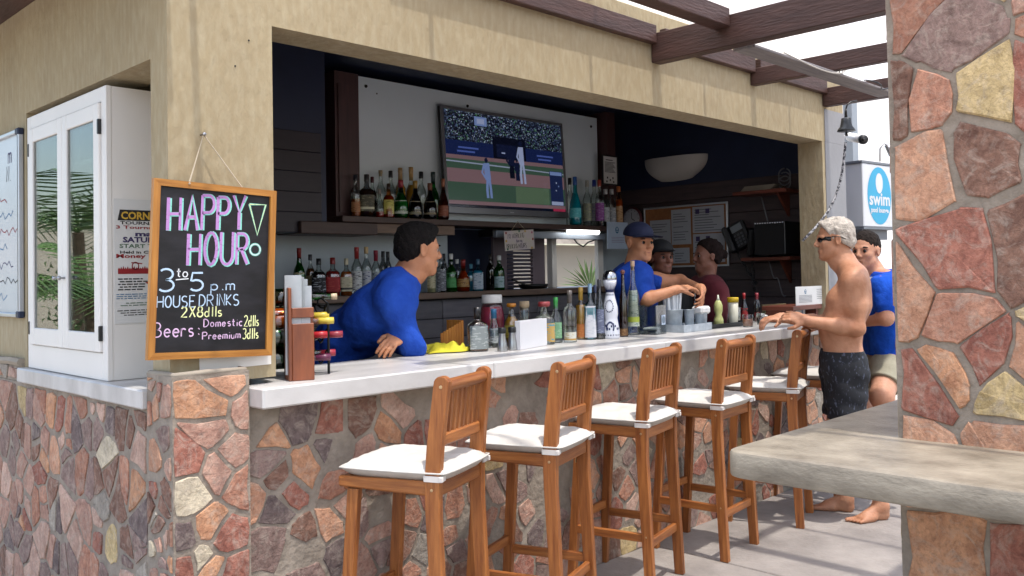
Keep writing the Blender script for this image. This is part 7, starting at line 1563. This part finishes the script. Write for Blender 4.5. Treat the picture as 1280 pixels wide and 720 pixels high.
for k in range(26):
    t = k/25; px_, py__ = 1057+(1003-1057)*t+14*math.sin(math.pi*t)*.9, 178+(301-178)*t+10*math.sin(math.pi*t)
    pts.append(A(px_, py__, 5.7-.25*t))
q.tube(pts, .008, 8); solo('bell_rope', q, rp, 'black and white twisted rope swinging from the bell down to the pier', 'rope', smooth=True)
# backlit box sign
dk = M('sign_grey', '6f737a', .5, var=.05); sf = M('sign_face', 'd0d2d6', .35, var=.02)
B1, T1 = A(1080, 283, 7.0), A(1080, 203, 7.0)
sg_ = thing('box_sign', 'white box sign reading swim pool lounge on a cyan oval', 'sign'); ang = R(-6); hS = T1.z-B1.z; wS = .50; dS = .30
sg_.matrix_world = Matrix.Translation((B1.x, B1.y, B1.z)) @ Matrix.Rotation(ang, 4, 'Z') @ Matrix.Rotation(R(90), 4, 'X')
q = MB(); q.box((0, 0, -dS), (wS, hS, 0), .006); part('sign_box', q, sf, sg_); q = MB(); q.box((-.012, hS+.002, -dS-.01), (wS+.012, hS+.02, .004)); q.box((-.010, -.02, -dS-.01), (wS+.01, -.002, .004)); q.box((-.02, -.02, -dS-.015), (wS, hS+.02, -dS-.002)); part('metal_trim', q, dk, sg_)
q = MB(); ox_, oy_ = wS*.50, hS*.50; rx_, ry_ = wS*.37, hS*.46
q.add([(ox_+rx_*math.cos(R(g)), oy_+ry_*math.sin(R(g)), .0016) for g in range(0, 360, 8)], [tuple(range(45))], 0)
q.add([(ox_+rx_*.30*math.cos(R(g)), oy_+ry_*.46+ry_*.33*math.sin(R(g))*(1.15 if math.sin(R(g)) < 0 else 1), .0026) for g in range(0, 360, 12)], [tuple(range(30))], 1)
typeset(q, 'swim', ox_-rx_*.86, oy_-ry_*.32, ry_*.62, 1, .0028, width=rx_*1.74, bold=.004); typeset(q, 'pool lounge', ox_-rx_*.74, oy_-ry_*.58, ry_*.24, 1, .0028, width=rx_*1.48, bold=.002)
part('emblem', q, [M('sign_cyan', '2f9cc4', .4, var=0), sf], sg_)
q = MB(); q.box((wS*.1, -.10, -.2), (wS*.9, -.021, -.05)); q.box((wS*.25, -.4, -.18), (wS*.45, -.1001, -.12)); part('bracket', q, dk, sg_)
# sign lamp (small spotlight) and camera
lp = thing('sign_lamp', 'small chrome swan neck lamp above the box sign', 'lamp'); pp0 = A(1100, 202, 6.7); q = MB(); q.tube([pp0, A(1100, 186, 6.7), A(1105, 179, 6.7), A(1110, 183, 6.7)], .006, 8); part('arm', q, M('steel', 'a8a8aa', .3, metal=1, var=0), lp, True)
q = MB(); a, b = A(1108, 181, 6.7), A(1116, 192, 6.7); q.tube([a, b], [.018, .034], 14); part('lamp_head', q, M('steel', 'a8a8aa', .3, metal=1, var=0), lp, True)
sc2 = thing('security_camera', 'white bullet shaped security camera beside the bell', 'camera'); a, b = A(1062, 171, 7.2), A(1079, 174.5, 6.9); q = MB(); q.tube([a, b], .035, 16); part('housing', q, white_paint, sc2, True)
q = MB(); c_ = b+(a-b).normalized()*.02; q.tube([c_, b+(b-a).normalized()*.012], [.038, .036], 16); part('lens_ring', q, black, sc2, True); q = MB(); q.tube([b+(b-a).normalized()*.010, b+(b-a).normalized()*.016], .014, 12); part('lens', q, M('dark_lens', '0a0a0c', .08, var=0), sc2, True)
q = MB(); q.tube([a, a+Vector((.15, .25, .05))], .012, 8); part('mount', q, white_paint, sc2, True)
# white building beyond, grey posts
wbld = thing('white_building', 'bright white rendered building beyond the end of the bar with grey posts', 'building', (0, 0, 0))
q = MB(); q.box((6.3, 2.2, 0), (16, 2.5, 5.5)); part('wall', q, whitewall, wbld)
gp_ = M('post_grey', '7d8288', .6, var=.05)
for x in (7.9, 9.55, 12.8): q = MB(); q.box((x, 1.98, 0), (x+.16, 2.10, 5.2), .004); part('post', q, gp_, wbld)
q = MB(); q.box((6.4, 2.12, .0), (15.8, 2.197, .25)); part('plinth', q, gp_, wbld)
for x0_, z0_ in ((14.2, 1.3), (14.2, 3.1)):
    q = MB(); q.box((x0_, 2.15, z0_), (x0_+.5, 2.199, z0_+.9), .004); w_ = part('window', q, gp_, wbld); q = MB(); q.box((x0_+.05, 2.14, z0_+.05), (x0_+.45, 2.149, z0_+.85)); part('pane', q, M('window_dark', '2b2f33', .1, var=0), w_)
# yard behind the bar, seen through the hatch
yw = thing('yard_building', 'cream rendered outbuilding with low pitched roof behind the bar', 'building'); q = MB(); q.box((4.5, 5.4, 0), (13, 5.7, 1.85)); part('wall', q, M('cream_render', 'c9c0ae', .85, var=.04, scale=2, world=True), yw)
q = MB(); q.add([(4.3, 5.2, 1.86), (13.2, 5.2, 1.86), (13.2, 7.8, 2.7), (4.3, 7.8, 2.7), (4.3, 5.2, 1.93), (13.2, 5.2, 1.93), (13.2, 7.8, 2.77), (4.3, 7.8, 2.77)], [(3, 2, 1, 0), (4, 5, 6, 7), (0, 1, 5, 4), (1, 2, 6, 5), (2, 3, 7, 6), (3, 0, 4, 7)]); part('roof', q, M('pale_roof', 'b9b0a6', .8, col2='8a8078', scale=6), yw)
q = MB(); q.box((-9, 15, 0), (1.0, 15.3, 2.6)); solo('garden_wall', q, M('cream_render', 'c9c0ae'), 'plain cream wall closing the garden opposite the side wall', 'wall')
# garden plants: seen through the hatch and mirrored in the cabinet glass
def palm(name, label, loc, n, L, seed, cat='palm', trunk=0, green=('3c5a2c', '5d7c3a'), group=None):
    rn = random.Random(seed); t = thing(name, label, cat, loc, 0, group); lf = M('palm_leaf_'+green[0], green[0], .6, col2=green[1], scale=3); 
    if trunk: q = MB(); q.tube([(.03*math.sin(k*.8), .02*k % .05, trunk*k/8) for k in range(9)], [.11-.004*k for k in range(9)], 10); part('trunk', q, M('palm_trunk', '5c4c3c', .9, col2='7a6650', scale=12, stretch=(1, 1, 6), bump=1.5, bscale=20), t)
    for i in range(n):
        q = MB(); az_ = i*2.4+rn.uniform(-.2, .2); el = R(rn.uniform(15, 75)); Lf = L*rn.uniform(.8, 1.1); pts = []
        for k in range(9): s = k/8; r_ = Lf*s*math.cos(el)*(1+.2*s); z = trunk+Lf*s*math.sin(el)-Lf*.55*s*s; pts.append(Vector((r_*math.cos(az_), r_*math.sin(az_), z)))
        q.tube(pts, [.010*(1-.8*k/8) for k in range(9)], 4)
        for k in range(1, 17):
            s = k/17; i0 = int(s*8); p = pts[i0].lerp(pts[min(8, i0+1)], s*8-i0); d = (pts[min(8, i0+1)]-pts[i0]).normalized(); sd_ = d.cross(Vector((0, 0, 1))).normalized()
            for sg in (-1, 1):
                ll = Lf*.36*math.sin(math.pi*(.15+.8*s)); tip = p+sd_*sg*ll+d*ll*.5-Vector((0, 0, ll*.35)); wd_ = d*.014
                q.add([p-wd_, p+wd_, p.lerp(tip, .55)+wd_*.9, tip, p.lerp(tip, .55)-wd_*.9], [(0, 1, 2, 3, 4)])
        part('frond', q, lf, t)
    return t
fp = thing('fan_palm', 'spiky fan palm frond outside the window behind the bar', 'palm', (6.95, 4.2, 0)); lf = M('fan_leaf', '64854a', .6, col2='93ad72', scale=3)
q = MB(); q.tube([(0, 0, 0), (.02, 0, .5), (0, 0, 1.25)], [.03, .02, .012], 6); part('stalk', q, lf, fp)
rn = random.Random(8)
for k in range(30):
    a = R(4+172*k/29); L_ = .50*rn.uniform(.8, 1.08); d = Vector((math.cos(a)*.9, math.cos(a)*-.25, math.sin(a)*.85)).normalized(); sd_ = Vector((-math.sin(a)*.9, 0, math.cos(a))).normalized(); q = MB(); o_ = Vector((0, 0, 1.25)); y_ = Vector((0, .02*(k % 2)-.05*math.sin(a), 0))
    q.add([o_, o_+d*L_*.5-sd_*.008+y_, o_+d*L_+y_*2-Vector((0, 0, .04)), o_+d*L_*.5+sd_*.008+y_, o_+d*L_*.5+y_*.4+Vector((0, .006, 0))], [(0, 1, 4), (1, 2, 4), (2, 3, 4), (3, 0, 4)]); part('leaf', q, lf, fp)
for i, (x, y, tr, L, lb) in enumerate(((-2.4, 7.6, 1.3, 1.5, 'tall palm in the garden opposite the side wall, nearer the camera side'), (-3.4, 11.0, 2.2, 1.9, 'tallest palm in the garden opposite the side wall'), (-1.6, 10.2, .7, 1.3, 'short palm at the far end of the garden opposite the side wall'))):
    palm('garden_palm', lb, (x, y, 0), 15, L, 10+i, trunk=tr, group='palms opposite the side wall')
def bush(label, loc, rx, rz_, seed, n=420):
    rn = random.Random(seed); t = thing('garden_bush', label, 'bush', loc, 0, 'bushes opposite the side wall'); q = MB()
    for k in range(n):
        u = rn.uniform(-1, 1); a = rn.uniform(0, 6.28); r_ = rn.uniform(.6, 1); s = math.sqrt(1-u*u); c = Vector((rx*r_*s*math.cos(a), rx*r_*s*math.sin(a), rz_*(1+r_*u*.95))); d = Vector((rn.uniform(-1, 1), rn.uniform(-1, 1), rn.uniform(-.3, 1))).normalized(); e = d.orthogonal().normalized(); L = rn.uniform(.07, .13)
        q.add([c-e*L*.3, c+d*L*.6-e*L*.05, c+d*L*1.2, c+e*L*.3+d*L*.4], [(0, 1, 2, 3)])
    part('foliage', q, M('bush_leaf', '31491f', .6, col2='587236', scale=2), t); t.children[-1]['kind'] = 'stuff'
    q = MB()
    for k in range(5): q.tube([(0, 0, 0), (rn.uniform(-.3, .3)*rx, rn.uniform(-.3, .3)*rx, rz_*.9)], [.03, .012], 6)
    part('stem', q, M('bush_stem', '4a3c2c', .9), t)
for i, (x, y, a, b) in enumerate(((-2.9, 8.6, .8, .55), (-4.4, 12.5, 1.5, 1.1), (-1.3, 8.8, .7, .45))): bush(('rounded bush opposite the cabinet', 'widest bush at the far side of the garden', 'lowest bush near the camera side of the garden')[i], (x, y, 0), a, b, 20+i)
